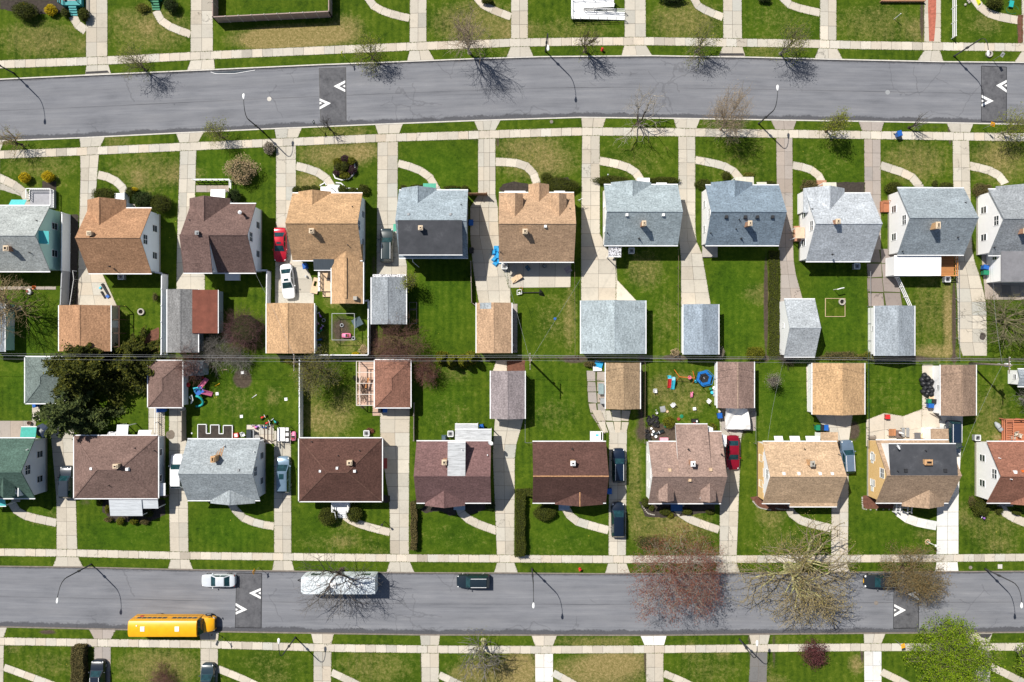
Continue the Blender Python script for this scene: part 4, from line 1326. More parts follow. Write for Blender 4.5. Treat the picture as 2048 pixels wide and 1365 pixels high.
def lean(root,name,rect,hh,hl,side,mat,posts=True,thick=0.09,pmat='white',trim=None):
 """sloping porch roof or awning: hh at the house edge, hl at its outer edge (side N/S/E/W is the outer side). rect in pixels as seen"""
 x0,y0,x1,y1 = rect
 hm = (hh + hl) / 2
 a = W(x0,y1,hm); b = W(x1,y0,hm)
 z = {'N': lambda x,y: hl if y > (a.y + b.y) / 2 else hh,'S': lambda x,y: hl if y < (a.y + b.y) / 2 else hh,
   'E': lambda x,y: hl if x > (a.x + b.x) / 2 else hh,'W': lambda x,y: hl if x < (a.x + b.x) / 2 else hh}[side]
 m = MB()
 c = [(a.x,a.y),(b.x,a.y),(b.x,b.y),(a.x,b.y)]
 m.hexa([(x,y,z(x,y) - thick) for x,y in c] + [(x,y,z(x,y)) for x,y in c])
 o = m.build(name,mat,root)
 if trim:
  e = MB(); 
  if side in 'NS': yy = b.y if side == 'N' else a.y; s = 1 if side == 'N' else -1; e.box(a.x,yy + s * 0.003,hl - 0.16,b.x,yy + s * 0.10,hl - 0.01)
  else: xx = b.x if side == 'E' else a.x; s = 1 if side == 'E' else -1; e.box(xx + s * 0.003,a.y,hl - 0.16,xx + s * 0.10,b.y,hl - 0.01)
  e.build("edge_trim",M[trim],o)
 if posts:
  i = 0.1
  pts = {'N': [(a.x + i,b.y - i),(b.x - i,b.y - i)],'S': [(a.x + i,a.y + i),(b.x - i,a.y + i)],'E': [(b.x - i,a.y + i),(b.x - i,b.y - i)],'W': [(a.x + i,a.y + i),(a.x + i,b.y - i)]}[side]
  for x,y in pts:
   p = MB(); p.box(x - 0.05,y - 0.05,0,x + 0.05,y + 0.05,hl - thick - 0.005); p.build("post",M[pmat],o)
 return o


def awning(root,rect,z,side,mat,drop=0.45):
 return lean(root,"awning",rect,z,z - drop,side,mat,posts=False,thick=0.05)


def addition(root,rect,he,roofmat,wallmat,ov=0.12,slope=0.0,side='S'):
 """flat or lean-to roofed box built on to a house: rect = roof outline as seen"""
 x0,y0,x1,y1 = rect
 a = W(x0,y1,he); b = W(x1,y0,he)
 m = MB(); m.box(a.x + ov,a.y + ov,0,b.x - ov,b.y - ov,he - 0.12)
 w = m.build("addition",wallmat,root)
 zz = lambda y: he + slope * ((y - a.y) if side == 'S' else (b.y - y))
 r = MB(); c = [(a.x,a.y),(b.x,a.y),(b.x,b.y),(a.x,b.y)]
 r.hexa([(x,y,zz(y) - 0.11) for x,y in c] + [(x,y,zz(y)) for x,y in c])
 r.build("addition_roof",roofmat,w)
 return w,(a,b)


SH = {k: shade(c) for k,c in {
 'a0': (0.36,0.385,0.38),'a1': (0.37,0.21,0.12),'a2': (0.155,0.10,0.088),'a3': (0.46,0.295,0.165),'a4': (0.29,0.345,0.385),'a5': (0.43,0.285,0.18),
 'a6': (0.31,0.365,0.39),'a7': (0.195,0.25,0.305),'a8': (0.42,0.45,0.485),'a9': (0.265,0.305,0.335),'a10': (0.27,0.29,0.31),
 'b0': (0.075,0.128,0.105),'b1': (0.175,0.115,0.098),'b2': (0.31,0.345,0.365),'b3': (0.095,0.048,0.038),'b4': (0.17,0.098,0.095),'b5': (0.10,0.052,0.043),
 'b6': (0.30,0.21,0.175),'b7': (0.48,0.34,0.22),'b8': (0.36,0.255,0.175),'b9': (0.26,0.12,0.082),
 'g2': (0.20,0.20,0.20),'g4': (0.25,0.275,0.30),'g6': (0.33,0.385,0.41),'g7': (0.255,0.305,0.36),'g8': (0.37,0.40,0.425),'g9': (0.28,0.315,0.35),
 'gb0': (0.145,0.18,0.17),'gb3': (0.24,0.12,0.085),'gb4': (0.26,0.225,0.23),'gb5': (0.31,0.22,0.135),'gb6': (0.235,0.16,0.135),'gb7': (0.47,0.305,0.165),'gb8': (0.265,0.185,0.135),'shed': (0.10,0.12,0.14)}.items()}
TANCAP = shade((0.42,0.23,0.12))
t = NT("membrane"); _n = t.noise(t.coord('Object'),0.5,5,0.7)
M['membrane'] = t.out(t.ramp(_n,[(0.35,(0.040,0.043,0.050)),(0.6,(0.060,0.063,0.072)),(0.75,(0.11,0.115,0.125))]),0.7)
M['membrane_red'] = plain((0.19,0.062,0.040),0.85,0.35,1.2)
SD = {k: m_siding(c) for k,c in {'white': (0.92,0.92,0.92),'teal': (0.46,0.70,0.64),'paleblue': (0.80,0.86,0.92),'grey': (0.74,0.78,0.83),'tan': (0.55,0.47,0.38),'bluegrey': (0.40,0.47,0.54),'cream': (0.70,0.66,0.58)}.items()}
t = NT("sheathing_board"); _n = t.noise(t.coord('Object',(1,1,2.5)),6.0,4,0.75)
M['osb'] = t.out(t.ramp(_n,[(0.3,(0.60,0.37,0.14)),(0.5,(0.78,0.52,0.23)),(0.7,(0.88,0.64,0.34))]),0.85)
M['wmetal'] = m_metal_roof((0.53,0.56,0.59),0.42,1,0.4)
M['wmetal_x'] = m_metal_roof((0.66,0.69,0.72),0.42,0,0.35)
M['wmetal_worn'] = m_metal_roof((0.44,0.455,0.47),0.5,1,0.8)
M['bmetal'] = m_metal_roof((0.055,0.07,0.085),0.24,0,0.3)
M['green_metal'] = m_metal_roof((0.08,0.36,0.25),0.26,0,0.25)
M['teal_metal'] = m_metal_roof((0.10,0.52,0.52),0.26,0,0.15)
M['beige_metal'] = m_metal_roof((0.58,0.55,0.46),0.26,0,0.3)
M['corr'] = m_metal_roof((0.50,0.50,0.49),0.22,0,0.5)

# ---- upper row, facing the upper street (their backs toward the middle of the photo)
r,hf,g_ = house("house","teal sided house with a pale grey roof and turquoise awnings","house",(-52,412,100,543),SH['a0'],SD['teal'],chim=[(12,497,dict(mat='brick',ht=0.9))],pipes=[(72,441),(58,505)],upper=2)
lean(r,"awning",(20,399,51,411),2.9,2.3,'N',M['teal_metal'],posts=False,thick=0.05)
lean(r,"awning",(74,462,95,488),5.6,5.0,'E',M['teal_metal'],posts=False,thick=0.05)
M['pgrey'] = plain((0.33,0.33,0.36),0.7,0.2)
m = MB(); a = W(60,416,.5); b = W(108,380,.5); m.box(a.x,a.y,0,b.x,b.y,0.5); pch = m.build("porch",M['pgrey'],r)
m = MB()
for (p,q) in (((a.x,b.y),(b.x,b.y)),((b.x,b.y),(b.x,a.y)),((a.x,b.y),(a.x,a.y + 1.2))):
 for z in (0.62,1.4): m.bar((*p,z),(*q,z),0.09,0.07)
 n = int(math.hypot(q[0] - p[0],q[1] - p[1]) / 0.3)
 for k in range(n + 1):
  f = k / max(1,n); m.box(p[0] + (q[0] - p[0]) * f - .025,p[1] + (q[1] - p[1]) * f - .025,0.5,p[0] + (q[0] - p[0]) * f + .025,p[1] + (q[1] - p[1]) * f + .025,1.4)
m.build("railing",M['white'],pch)

r,hf,g_ = house("house","white house with an orange brown gabled roof","house",(177,417,303,547),SH['a1'],SD['paleblue'],wings=[(174.5,252,400,'N')],chim=[(178,467,dict(mat='flue',ht=0.7,sz=(.5,.5)))],pipes=[(217,533)],skip_gut=())
m = MB(); p = W(246,397); m.box(p.x - .9,p.y - 1.2,0,p.x + .9,p.y + .6,.55); m.box(p.x + .8,p.y - 1.2,.55,p.x + .86,p.y + .6,1.4); m.build("porch",M['white'],r)

r,hf,g_ = house("house","white house with a dark brown roof and a rear shed dormer","house",(382,408,512,546),SH['a2'],SD['paleblue'],wings=[(379,460,397,'N')],sheds=[(367,424.5,546,5.45,'S',SH['a2'],SD['paleblue'])],
      chim=[(394,466,dict(mat='dark_metal',ht=0.6,sz=(.4,.4),cap='grey'))],pipes=[(378,440)],dish=[(423,540,2.2)])
p0,h0 = put(hf,488,429,0.0)
m = MB(); m.cyl(p0.x,p0.y,h0 - .3,h0 + 1.5,0.16,n=12); st = m.build("stove_pipe",plain((0.20,0.09,0.06),.7,.4),r); m = MB(); m.lathe(p0.x,p0.y,[(0.1,h0 + 1.45),(0.24,h0 + 1.55),(0.26,h0 + 1.68),(0.04,h0 + 1.85)],14); m.build("pipe_cap",M['gutter'],st)
lean(r,"porch_canopy",(421,379,450,399),2.75,2.6,'N',M['white'],posts=True,thick=0.08)
m = MB(); a = W(391,384,0); b = W(464,362,0)
for z in (0.5,1.05): m.bar((a.x,b.y,z),(b.x,b.y,z),.1,.1); m.bar((b.x,b.y,z),(b.x,b.y - 1.2,z),.1,.1)
for k in range(7): xx = a.x + (b.x - a.x) * k / 6; m.box(xx - .05,b.y - .05,0,xx + .05,b.y + .05,1.15)
tag(m.build("railing_fence",M['white']),"white porch railing before the dark brown gabled front","railing")
m = MB(); p = W(467,551); m.box(p.x - 1.0,p.y - .75,0,p.x + 1.0,p.y + .4,.5); m.build("porch",M['gutter'],r)

r,hf,g_ = house("house","tan roofed house with a long gabled rear wing","house",(585,387,725,521),SH['a3'],SD['paleblue'],wings=[(597,662,383.5,'N',0.62)],chim=[(623,462,dict(mat='flue',ht=0.9,sz=(.55,.55)))],pipes=[(704,413),(695,490)])
# rear wing
xa,xb,ya,yb = g_[0],g_[1],g_[2],g_[3]
a = W(663,608,3.0); b = W(726,505,3.0)
rm = MB(); gshell(rm,a.x,b.x,a.y,ya + 2.2,3.0,0.5,'y',.13); rm.build("wing_roof",SH['a3'],r)
wm = MB(); gwalls(wm,a.x,b.x,a.y,ya + 2.0,3.0,0.5,'y',.3,.2,.13); wm.build("wing_wall",SD['paleblue'],r)
m = MB(); zc = 3.0 + (b.x - a.x) / 2 * .5; m.box((a.x + b.x) / 2 - .16,a.y + .7,zc - .03,(a.x + b.x) / 2 + .16,ya + .3,zc + .1); m.build("ridge_vent",SH['a3'],r)
m = MB(); m.box(a.x - .12,a.y,2.84,a.x - .003,ya - .3,2.985); m.box(b.x + .003,a.y,2.84,b.x + .12,ya - .2,2.985); m.build("gutter",M['gutter'],r)
m = MB(); q = W(711,597,3.5); m.cbox(q.x,q.y,2.9,.5,.5,1.0); m.build("chimney",M['stone'],r)
window(r,'S',(a.x + b.x) / 2,a.y + .2,1.6,1.2,1.1,'white',2)
lean(r,"porch_roof",(627,519,668,540),3.35,2.9,'S',M['bmetal'],True,trim='gutter')
m = MB(); a = W(640,583,.55); b = W(664,540,.55); m.box(a.x,a.y,.42,b.x,b.y,.55)
for x in (a.x + .1,b.x - .1):
 for y in (a.y + .1,b.y - .1): m.box(x - .05,y - .05,0,x + .05,y + .05,.42)
m.box(a.x + .3,a.y - .75,.0,b.x - .3,a.y - .003,.25); dk = m.build("deck",M['tan'],r)
m = MB()
for z in (.75,1.15,1.5): m.bar((a.x,a.y,z),(a.x,b.y - .3,z),.07,.09)
for k in range(5): y = a.y + (b.y - a.y - .3) * k / 4; m.box(a.x - .05,y - .05,.55,a.x + .05,y + .05,1.55)
m.build("railing",M['white'],dk)
m = MB(); p = W(669,378,.5); m.box(p.x - .95,p.y - .9,0,p.x + .7,p.y + .55,.5); m.build("porch",M['white'],r)
lean(r,"porch_canopy",(641,373.5,662.5,388),2.8,2.65,'N',M['white'],True)

r,hf,g_ = house("house","pale blue grey roofed house with a wide black flat rear dormer","house",(798,381,936,516),SH['a4'],SD['bluegrey'],wings=[(803,873,376.5,'N',0.66)],
      sheds=[(797.5,925,509.5,5.75,'S',M['membrane'],SD['bluegrey'])],chim=[(841,456,dict(mat='white',cap='flue',ht=0.8,sz=(.5,.5)))],vents=[(817,429),(901,429)],pipes=[(922,409)],upper=2)
lean(r,"awning",(846,366.5,872,379.5),2.75,2.3,'N',M['green_metal'],False,.05)
lean(r,"awning",(899,378,919,382.5),2.55,2.2,'N',M['green_metal'],False,.05)
lean(r,"awning",(786,448,796,463),2.5,2.1,'W',M['green_metal'],False,.05)
m = MB(); p = W(827,530,1.6); m.tube([(p.x,p.y + .9,3.0),(p.x + .05,p.y + .3,2.7),(p.x + .05,p.y + .25,.3),(p.x + .6,p.y - .2,.1)],.05,6); m.build("downpipe",M['gutter'],r)

r,hf,g_ = house("house","tan roofed house with a gabled porch between two front dormers","house",(998,386,1148,524),SH['a5'],SD['tan'],wings=[(1057,1098,369,'N')],gdorm=[(1014,1046,389,5.0,'N',0.95),(1102,1133,389,5.0,'N',0.95)],
      chim=[(1050,463,dict(mat='flue',ht=0.9,sz=(.55,.55)))],vents=[(1091,453,'white',.4)],pipes=[(1140,417),(1001,504)],gut='gutter')
awning(r,(1108,381.5,1130,387),2.6,'N',M['white']); awning(r,(1009,381.5,1051,387),2.6,'N',M['white'])

r,hf,g_ = house("house","pale blue roofed house with a white porch canopy and brick chimney","house",(1208,370,1356,491),SH['a6'],SD['white'],wings=[(1222,1302,365,'N',0.52)],chim=[(1288,447,dict(mat='brick',ht=1.5,sz=(.45,.58)))],
      vents=[(1254,430,'white',.42),(1327,430,'white',.42)],pipes=[(1215,466),(1279,477)])
lean(r,"porch_canopy",(1275,356,1299.5,371),2.75,2.6,'N',M['white']); awning(r,(1313,365,1334,372),2.5,'N',M['white'])
t = NT("flaking_white"); _n = t.noise(t.coord('Object'),5.0,4,0.7)
M['flaking'] = t.out(t.ramp(_n,[(0.44,(0.10,0.095,0.10)),(0.50,(0.68,0.68,0.71))]),0.8)
lean(r,"porch_roof",(1217,494,1242.5,513),2.9,2.6,'S',M['flaking'],True,trim='white')

r,hf,g_ = house("house","slate blue roofed house with a leaning brick chimney and four roof vents","house",(1411,371,1558,491),SH['a7'],SD['white'],wings=[(1422,1505,365,'N',0.52)],chim=[(1500,447,dict(mat='brick',ht=1.6,sz=(.45,.58)))],
      vents=[(1453,434,'dark_metal',.46),(1491,434,'dark_metal',.46),(1515,434,'dark_metal',.46),(1545.5,434,'dark_metal',.46)],pipes=[(1479,439),(1473,458),(1484,477),(1422,466)])
lean(r,"porch_canopy",(1470,354,1507.5,372),2.75,2.6,'N',M['beige_metal']); awning(r,(1514,364,1534,373),2.5,'N',M['beige_metal']); awning(r,(1425,364,1452,371),2.45,'N',M['beige_metal'])
m = MB(); p = W(1419,505); m.box(p.x - 1.05,p.y - .7,0,p.x + 1.05,p.y + .9,.3); m.build("porch",M['step'],r)

r,hf,g_ = house("house","white walled house with a nearly white roof and front gable","house",(1612,387,1741,523),SH['a8'],SD['white'],wings=[(1607,1689,377,'N',0.72)],chim=[(1676,443,dict(mat='brick',ht=1.0,sz=(.5,.55)))],pipes=[(1625,418),(1667,509)],upper=2)
lean(r,"porch_canopy",(1646,365,1673,378),2.7,2.55,'N',M['beige_metal']); lean(r,"side_canopy",(1591,455,1609,477),2.5,2.35,'W',plain((.55,.42,.30),.7),True)
m = MB(); p = W(1590,466); m.box(p.x - .25,p.y - .9,0,p.x + .9,p.y + .9,.4); m.box(p.x - .25,p.y - 1.25,0,p.x + .9,p.y - .905,.7); m.build("side_step",M['brick'],r)
m = MB(); p = W(1641,367); m.box(p.x - .7,p.y - .9,0,p.x + .7,p.y + .35,.35); m.build("porch",M['brick'],r)

r,hf,g_ = house("house","white walled grey roofed house with a bright white flat rear extension","house",(1795,377,1928,510),SH['a9'],SD['white'],wings=[],chim=[(1876,451,dict(mat='brick_orange',ht=1.3,sz=(.5,.8),cap='flue'))],pipes=[(1932,405),(1806,503),(1917,475)],upper=2)
m = MB(); A = W(1795,374,3.16); B = W(1866,377,3.16); m.hexa([(A.x,g_[3] - .02,3.04),(B.x,g_[3] - .02,3.04),(B.x,A.y,3.0),(A.x,A.y,3.0),(A.x,g_[3] - .02,3.20),(B.x,g_[3] - .02,3.20),(B.x,A.y,3.10),(A.x,A.y,3.10)]); m.build("eave_extension",SH['a9'],r)
w_,(a,b) = addition(r,(1788,511,1882,552),2.75,plain((.84,.84,.84),.4,.05),SD['white'],slope=0.03)
window(w_,'S',a.x + 1.6,a.y + .12,1.5,1.6,.9,'white',3)
m = MB(); a = W(1880,552.5,.7); b = W(1908,512,.7); m.box(a.x,a.y,.56,b.x,b.y,.7)
for x in (a.x + .1,b.x - .1):
 for y in (a.y + .1,b.y - .1): m.box(x - .06,y - .06,0,x + .06,y + .06,.56)
dk = m.build("deck",m_wood((.38,.17,.06),.14,1),r)
m = MB()
for z in (1.1,1.6): m.bar((a.x,a.y,z),(b.x,a.y,z),.1,.1); m.bar((b.x,a.y,z),(b.x,b.y,z),.1,.1)
for k in range(6): m.box(b.x - .05,a.y + (b.y - a.y) * k / 5 - .05,.7,b.x + .05,a.y + (b.y - a.y) * k / 5 + .05,1.7)
m.build("railing",plain((.60,.28,.09),.7),dk)
m = MB(); p = W(1768,414); m.box(p.x - .6,p.y - .8,0,p.x + .5,p.y + .7,.45); m.bar((p.x - .6,p.y - .8,.95),(p.x - .6,p.y + .7,.95),.08,.08); m.bar((p.x - .6,p.y + .7,.95),(p.x + .5,p.y + .7,.95),.08,.08); m.build("side_step",plain((.36,.14,.07),.8),r)

r,hf,g_ = house("house","white walled corner house with a grey roof and grey rear extension","house",(1977,379,2112,511),SH['a10'],SD['white'],wings=[(1992,2078,373,'N',0.62)],chim=[(2052,462,dict(mat='brick',ht=1.0))],pipes=[(1990,495)],upper=2)
w_,(a,b) = addition(r,(2002.5,492,2085,564),3.6,plain((.20,.20,.215),.9,.25,1.0),SD['white'])
window(w_,'W',a.x + .12,a.y + 3.6,1.9,.9,1.0,'white',2)

# ---- lower row, facing the lower street
r,hf,g_ = house("house","green roofed house with pale siding and teal awnings","house",(-64,877,70,997),SH['b0'],SD['grey'],front='S',gdorm=[(2,30,992,4.7,'S',1.1),(-48,-20,992,4.7,'S',1.1)],pipes=[(54,900,'white')])
m = MB(); p,h = put(hf,38,984,.3); m.hexa([(p.x - .5,p.y - .6,h - 1.2),(p.x + .3,p.y - .6,h - 1.2),(p.x + .3,p.y + .9,h - .2),(p.x - .5,p.y + .9,h - .2),(p.x - .1,p.y - .6,h + .45),(p.x + .0,p.y - .6,h + .45),(p.x + .0,p.y + .9,h + .4),(p.x - .1,p.y + .9,h + .4)]); m.build("dormer",SD['white'],r)
lean(r,"porch_roof",(41,855,72,877),2.7,2.4,'N',plain((.05,.36,.30),.7,.25),True,trim='white'); lean(r,"porch_roof",(-40,995,10,1013),2.9,2.5,'S',M['teal_metal'],True,trim='white')

r,hf,g_ = house("house","brown hip roofed house with white metal porch roofs","house",(148,872,316,997),SH['b1'],SD['bluegrey'],he=3.1,pitch=0.52,hip=True,front='S',chim=[(231,933,dict(mat='brick_tan',ht=.8,sz=(.6,.5)))],vents=[(182,938,'white',.4),(254,939,'white',.46)],pipes=[(269,897),(308,902),(217,972)])
lean(r,"porch_roof",(219,998,284,1033),2.85,2.45,'S',M['wmetal'],True); lean(r,"side_canopy",(282,998,316,1018),2.7,2.45,'S',M['wmetal'],True)
lean(r,"awning",(233,850,256,872),2.75,2.45,'N',M['wmetal_x'],True); awning(r,(215,864,231,872),2.5,'N',M['white']); awning(r,(276,861,302,872),2.5,'N',M['white'])
lean(r,"side_canopy",(318,967,330,992),2.6,2.4,'E',M['gutter'],False)

r,hf,g_ = house("house","pale grey roofed house with a rusty stained brick chimney","house",(375,879,520,1001),SH['b2'],SD['grey'],front='S',wings=[(421,510,1007,'S',0.42)],chim=[(426,919,dict(mat='brick_orange',ht=1.5,sz=(.5,.75),cap='brick_orange'))],vents=[(477,941,'grey',.3)],pipes=[(447,893,'gutter'),(508,904,'gutter')],upper=2)
t = NT("rust_stain"); M['rust'] = t.out(t.ramp(t.noise(t.coord('Object'),3,4),[(.35,(.30,.15,.06)),(.65,(.36,.28,.20))]),.9)
m = MB()
for k,(sx,sy,w,l) in enumerate(((439,905,.32,1.0),(444,903,.24,1.3),(434,906,.2,.6))):
 p,h = put(hf,sx,sy,0.02); sl_ = .76
 m.add([(p.x - w / 2,p.y - l / 2,h + .012 + l / 2 * sl_),(p.x + w / 2,p.y - l / 2,h + .012 + l / 2 * sl_),(p.x + w * .25 + .1,p.y + l / 2,h + .012 - l / 2 * sl_),(p.x - w * .2 + .1,p.y + l / 2,h + .012 - l / 2 * sl_)],[(0,1,2,3)])
m.build("rust_stain",M['rust'],r)
r,hf,g_ = house("house","dark brown hip roofed house with white front steps between round bushes","house",(598,877,764,1003),SH['b3'],SD['white'],he=3.1,pitch=0.5,hip=True,front='S',chim=[(699,926,dict(mat='brick_tan',ht=.75,sz=(.6,.55)))],vents=[(640,943,'white',.34),(674,937,'white',.36),(709,943,'white',.4)],pipes=[(623,884),(676,912),(719,902)],cap=shade((.115,.062,.048)))
m = MB(); p = W(682,1010,.9); m.box(p.x - 1.15,p.y - .85,0,p.x + 1.15,p.y + .75,.85)
for k in range(4): m.box(p.x - .62,p.y - .85 - .28 * (k + 1),0,p.x + .62,p.y - .852 - .28 * k,.68 - .17 * k)
pch = m.build("porch",M['gutter'],r)
m = MB()
for s in (-1,1):
 m.bar((p.x + s * 1.1,p.y + .7,1.75),(p.x + s * 1.1,p.y - .8,1.75),.09,.09); m.bar((p.x + s * 1.1,p.y + .7,1.2),(p.x + s * 1.1,p.y - .8,1.2),.07,.07)
 m.bar((p.x + s * .68,p.y - .85,1.7),(p.x + s * .68,p.y - 1.95,.95),.09,.09)
 for yy,z in ((.7,1.8),(-.8,1.8)): m.box(p.x + s * 1.1 - .05,p.y + yy - .05,.85,p.x + s * 1.1 + .05,p.y + yy + .05,z)
 m.box(p.x + s * .68 - .05,p.y - 2.0,0,p.x + s * .68 + .05,p.y - 1.9,1.0); m.bar((p.x + s * 1.1,p.y - .8,1.75),(p.x + s * .68,p.y - .85,1.72),.07,.07)
m.build("railing",M['white'],pch)
lean(r,"side_canopy",(766,917,774,938),2.4,2.2,'E',M['door'],False)

r,hf,g_ = house("house","maroon roofed house with a pale metal shed dormer on the back slope","house",(833,883,982,1006),SH['b4'],SD['white'],front='S',wings=[(850,930,1012,'S',0.55)],sheds=[(895.5,931,885.5,5.9,'N',M['wmetal_worn'],SD['white'])],
      chim=[(888.5,925,dict(mat='brick',ht=1.5,sz=(.55,.6),cap='flue'))],pipes=[(924,900,'gutter'),(975,911,'gutter')],dish=[(979,885,1.0)])
lean(r,"patio_cover",(910,860,983,883),3.0,2.6,'N',M['wmetal_worn'],True,trim='white'); lean(r,"patio_cover",(910,849,956,862),2.58,2.45,'N',M['wmetal_worn'],True,trim='white')
m = MB(); p = W(919,1012); m.box(p.x - .8,p.y - .5,0,p.x + .8,p.y + 1.1,.4); m.build("porch",plain((.33,.40,.50),.8),r)
r,hf,g_ = house("house","dark brown gable roofed house with a tan ridge","house",(1065,884,1212,1006),SH['b5'],SD['white'],front='S',wings=[(1110,1206,1009.5,'S',0.40)],chim=[(1146,927,dict(mat='brick_orange',ht=1.2,sz=(.55,.55),cap='gutter'))],pipes=[(1145,899)],cap=TANCAP)
m = MB(); p = W(1128,1011); m.box(p.x - .75,p.y - .6,0,p.x + .75,p.y + .8,.4); m.build("porch",plain((.33,.40,.50),.8),r)

r,hf,g_ = house("house","pinkish brown roofed house with two gabled front dormers","house",(1297,884,1442,1007),SH['b6'],SD['white'],front='S',gdorm=[(1317,1348,1002,4.75,'S',0.85),(1401,1432,1003,4.75,'S',0.85)],sheds=[(1351,1415,849,3.9,'N',SH['b6'],SD['white']),(1414.6,1443,864,3.7,'N',SH['b6'],SD['white'])],
      chim=[(1386,928,dict(mat='brick',ht=1.2,sz=(.5,.6),cap='white'))],vents=[(1340,941,'tan',.44),(1422,940,'tan',.44),(1380,961,'tan',.42)],pipes=[(1378,900),(1445,910)],dish=[(1446,887,.4)])
m = MB(); a = W(1352,884,0); b = W(1414,851,0); m.box(a.x,a.y,0,b.x,b.y,3.3); b2 = W(1441,866,0); m.box(b.x + .005,a.y,0,b2.x,b2.y,3.2); m.build("rear_wall",SD['white'],r)
m = MB(); p = W(1352,1013); m.box(p.x - .8,p.y - .6,0,p.x + .8,p.y + .7,.45); m.build("porch",plain((.03,.12,.32),.7),r)

r,hf,g_ = house("house","tan roofed house with orange wall sheathing under white paper","house",(1525.5,884,1674,1007),SH['b7'],SD['white'],front='S',chim=[(1625,928,dict(mat='brick_orange',ht=1.4,sz=(.5,.65),cap='stone'))],vents=[(1568,948,'gutter',.42),(1598,948,'gutter',.42),(1640.5,948,'gutter',.42),(1665,948,'gutter',.4)],pipes=[(1610,899),(1679,910)],skip_gut=('S',))
m = MB(); wx0,wy0,wy1 = g_[4],g_[6],g_[7]; m.box(wx0 - .03,wy0 - .01,.1,wx0 - .004,wy1 + .01,2.5)
for k in range(7): m.box(wx0 - .028,wy0 + (wy1 - wy0) * k / 7,2.5,wx0 - .004,wy0 + (wy1 - wy0) * (k + .9) / 7,2.5 + (0.12 if k % 2 else .45))
m.build("sheathing",M['osb'],r)
A = W(1524,1007,3.2); B = W(1580,1007,3.2); E_ = W(1674,1013.5,3.1)
m = MB(); m.hexa([(B.x,E_.y,2.96),(E_.x,E_.y,2.96),(E_.x,A.y + .03,3.06),(B.x,A.y + .03,3.06),(B.x,E_.y,3.10),(E_.x,E_.y,3.10),(E_.x,A.y + .03,3.226),(B.x,A.y + .03,3.226)]); m.build("eave_extension",SH['b7'],r)
m = MB(); m.box(A.x,A.y - .12,3.05,B.x,A.y - .004,3.185); m.box(B.x,E_.y - .12,2.95,E_.x,E_.y - .004,3.085); m.build("gutter",M['gutter'],r)
w_,(a,b) = addition(r,(1641.5,865,1676,884),2.9,SH['b7'],SD['white'],ov=.3,slope=.05,side='N')
awning(r,(1549,873,1566,884),2.6,'N',M['white']); awning(r,(1580,873,1600,884),2.6,'N',M['white']); awning(r,(1612,873,1640,884),2.6,'N',M['white'])

r,hf,g_ = house("house","sheathed house with a black membrane rear dormer and brown front roof","house",(1752,881,1897,1006),SH['b8'],M['osb'],front='S',wings=[(1804,1888,1013,'S',0.55)],sheds=[(1778,1912,888.5,6.0,'N',M['membrane'],SD['white'])],
      chim=[(1857,925,dict(mat='brick_orange',ht=.5,sz=(.95,.62),cap='brick_orange'))],vents=[(1812,942,'dark_metal',.5),(1891,942,'dark_metal',.5)],pipes=[(1852,902),(1796,943),(1914,937)],dish=[(1793,893,.7)])
w_,(a,b) = addition(r,(1862,858,1897,884),2.9,SH['b8'],SD['white'],ov=.15,slope=.06,side='N')
m = MB(); p = W(1799,1008); m.box(p.x - .85,p.y - .6,0,p.x + .85,p.y + .9,.45); m.build("porch",M['step'],r)
wx0,wy0,wy1 = g_[4],g_[6],g_[7]
for k in (0.22,.72): MB().box(wx0 - .05,wy0 + (wy1 - wy0) * k - .8,1.25,wx0 - .004,wy0 + (wy1 - wy0) * k + .8,2.0).build("window_wrap",M['white'],r)
for i_,px_ in enumerate((1789,1812)):
 m = MB(); p = W(px_,1013)
 for s in (-.28,.28): m.bar((p.x + s,p.y + 1.0,1.35),(p.x + s,p.y - .7,.95),.1,.1); m.box(p.x + s - .06,p.y - .75,0,p.x + s + .06,p.y - .63,1.1)
 for k in range(5): yy = p.y + .9 - k * .36; m.bar((p.x - .28,yy,1.2 - k * .07),(p.x + .28,yy,1.2 - k * .07),.05,.05)
 tag(m.build("porch_bench",M['white']),"white slatted porch side rail " + ("nearest the sheathed corner" if i_ == 0 else "nearest the brown front gable"),"porch rail","white porch rails of the sheathed house")

r,hf,g_ = house("house","white walled house with a red brown roof and timber deck behind","house",(1974,884,2118,1006),SH['b9'],SD['white'],front='S',wings=[(2021,2110,1009,'S',0.52)],vents=[(2031,945,'white',.45),(2046,943,'orange',.3)],pipes=[(2000,917,'gutter'),(2023,959,'gutter')],upper=2)

# ---- garages and sheds in the back yards
GG = 'garages and sheds in the back yards'
def garage(label,rect,roof,wall='white',he=2.55,pitch=0.38,axis='y',door_='N',**kw):
 kw.setdefault('gut','gutter')
 return house("garage",label,"garage",rect,roof,SD[wall] if isinstance(wall,str) else wall,he=he,pitch=pitch,axis=axis,garage=door_,group=GG,ie=.22,ig=.2,fdn=False,**kw)


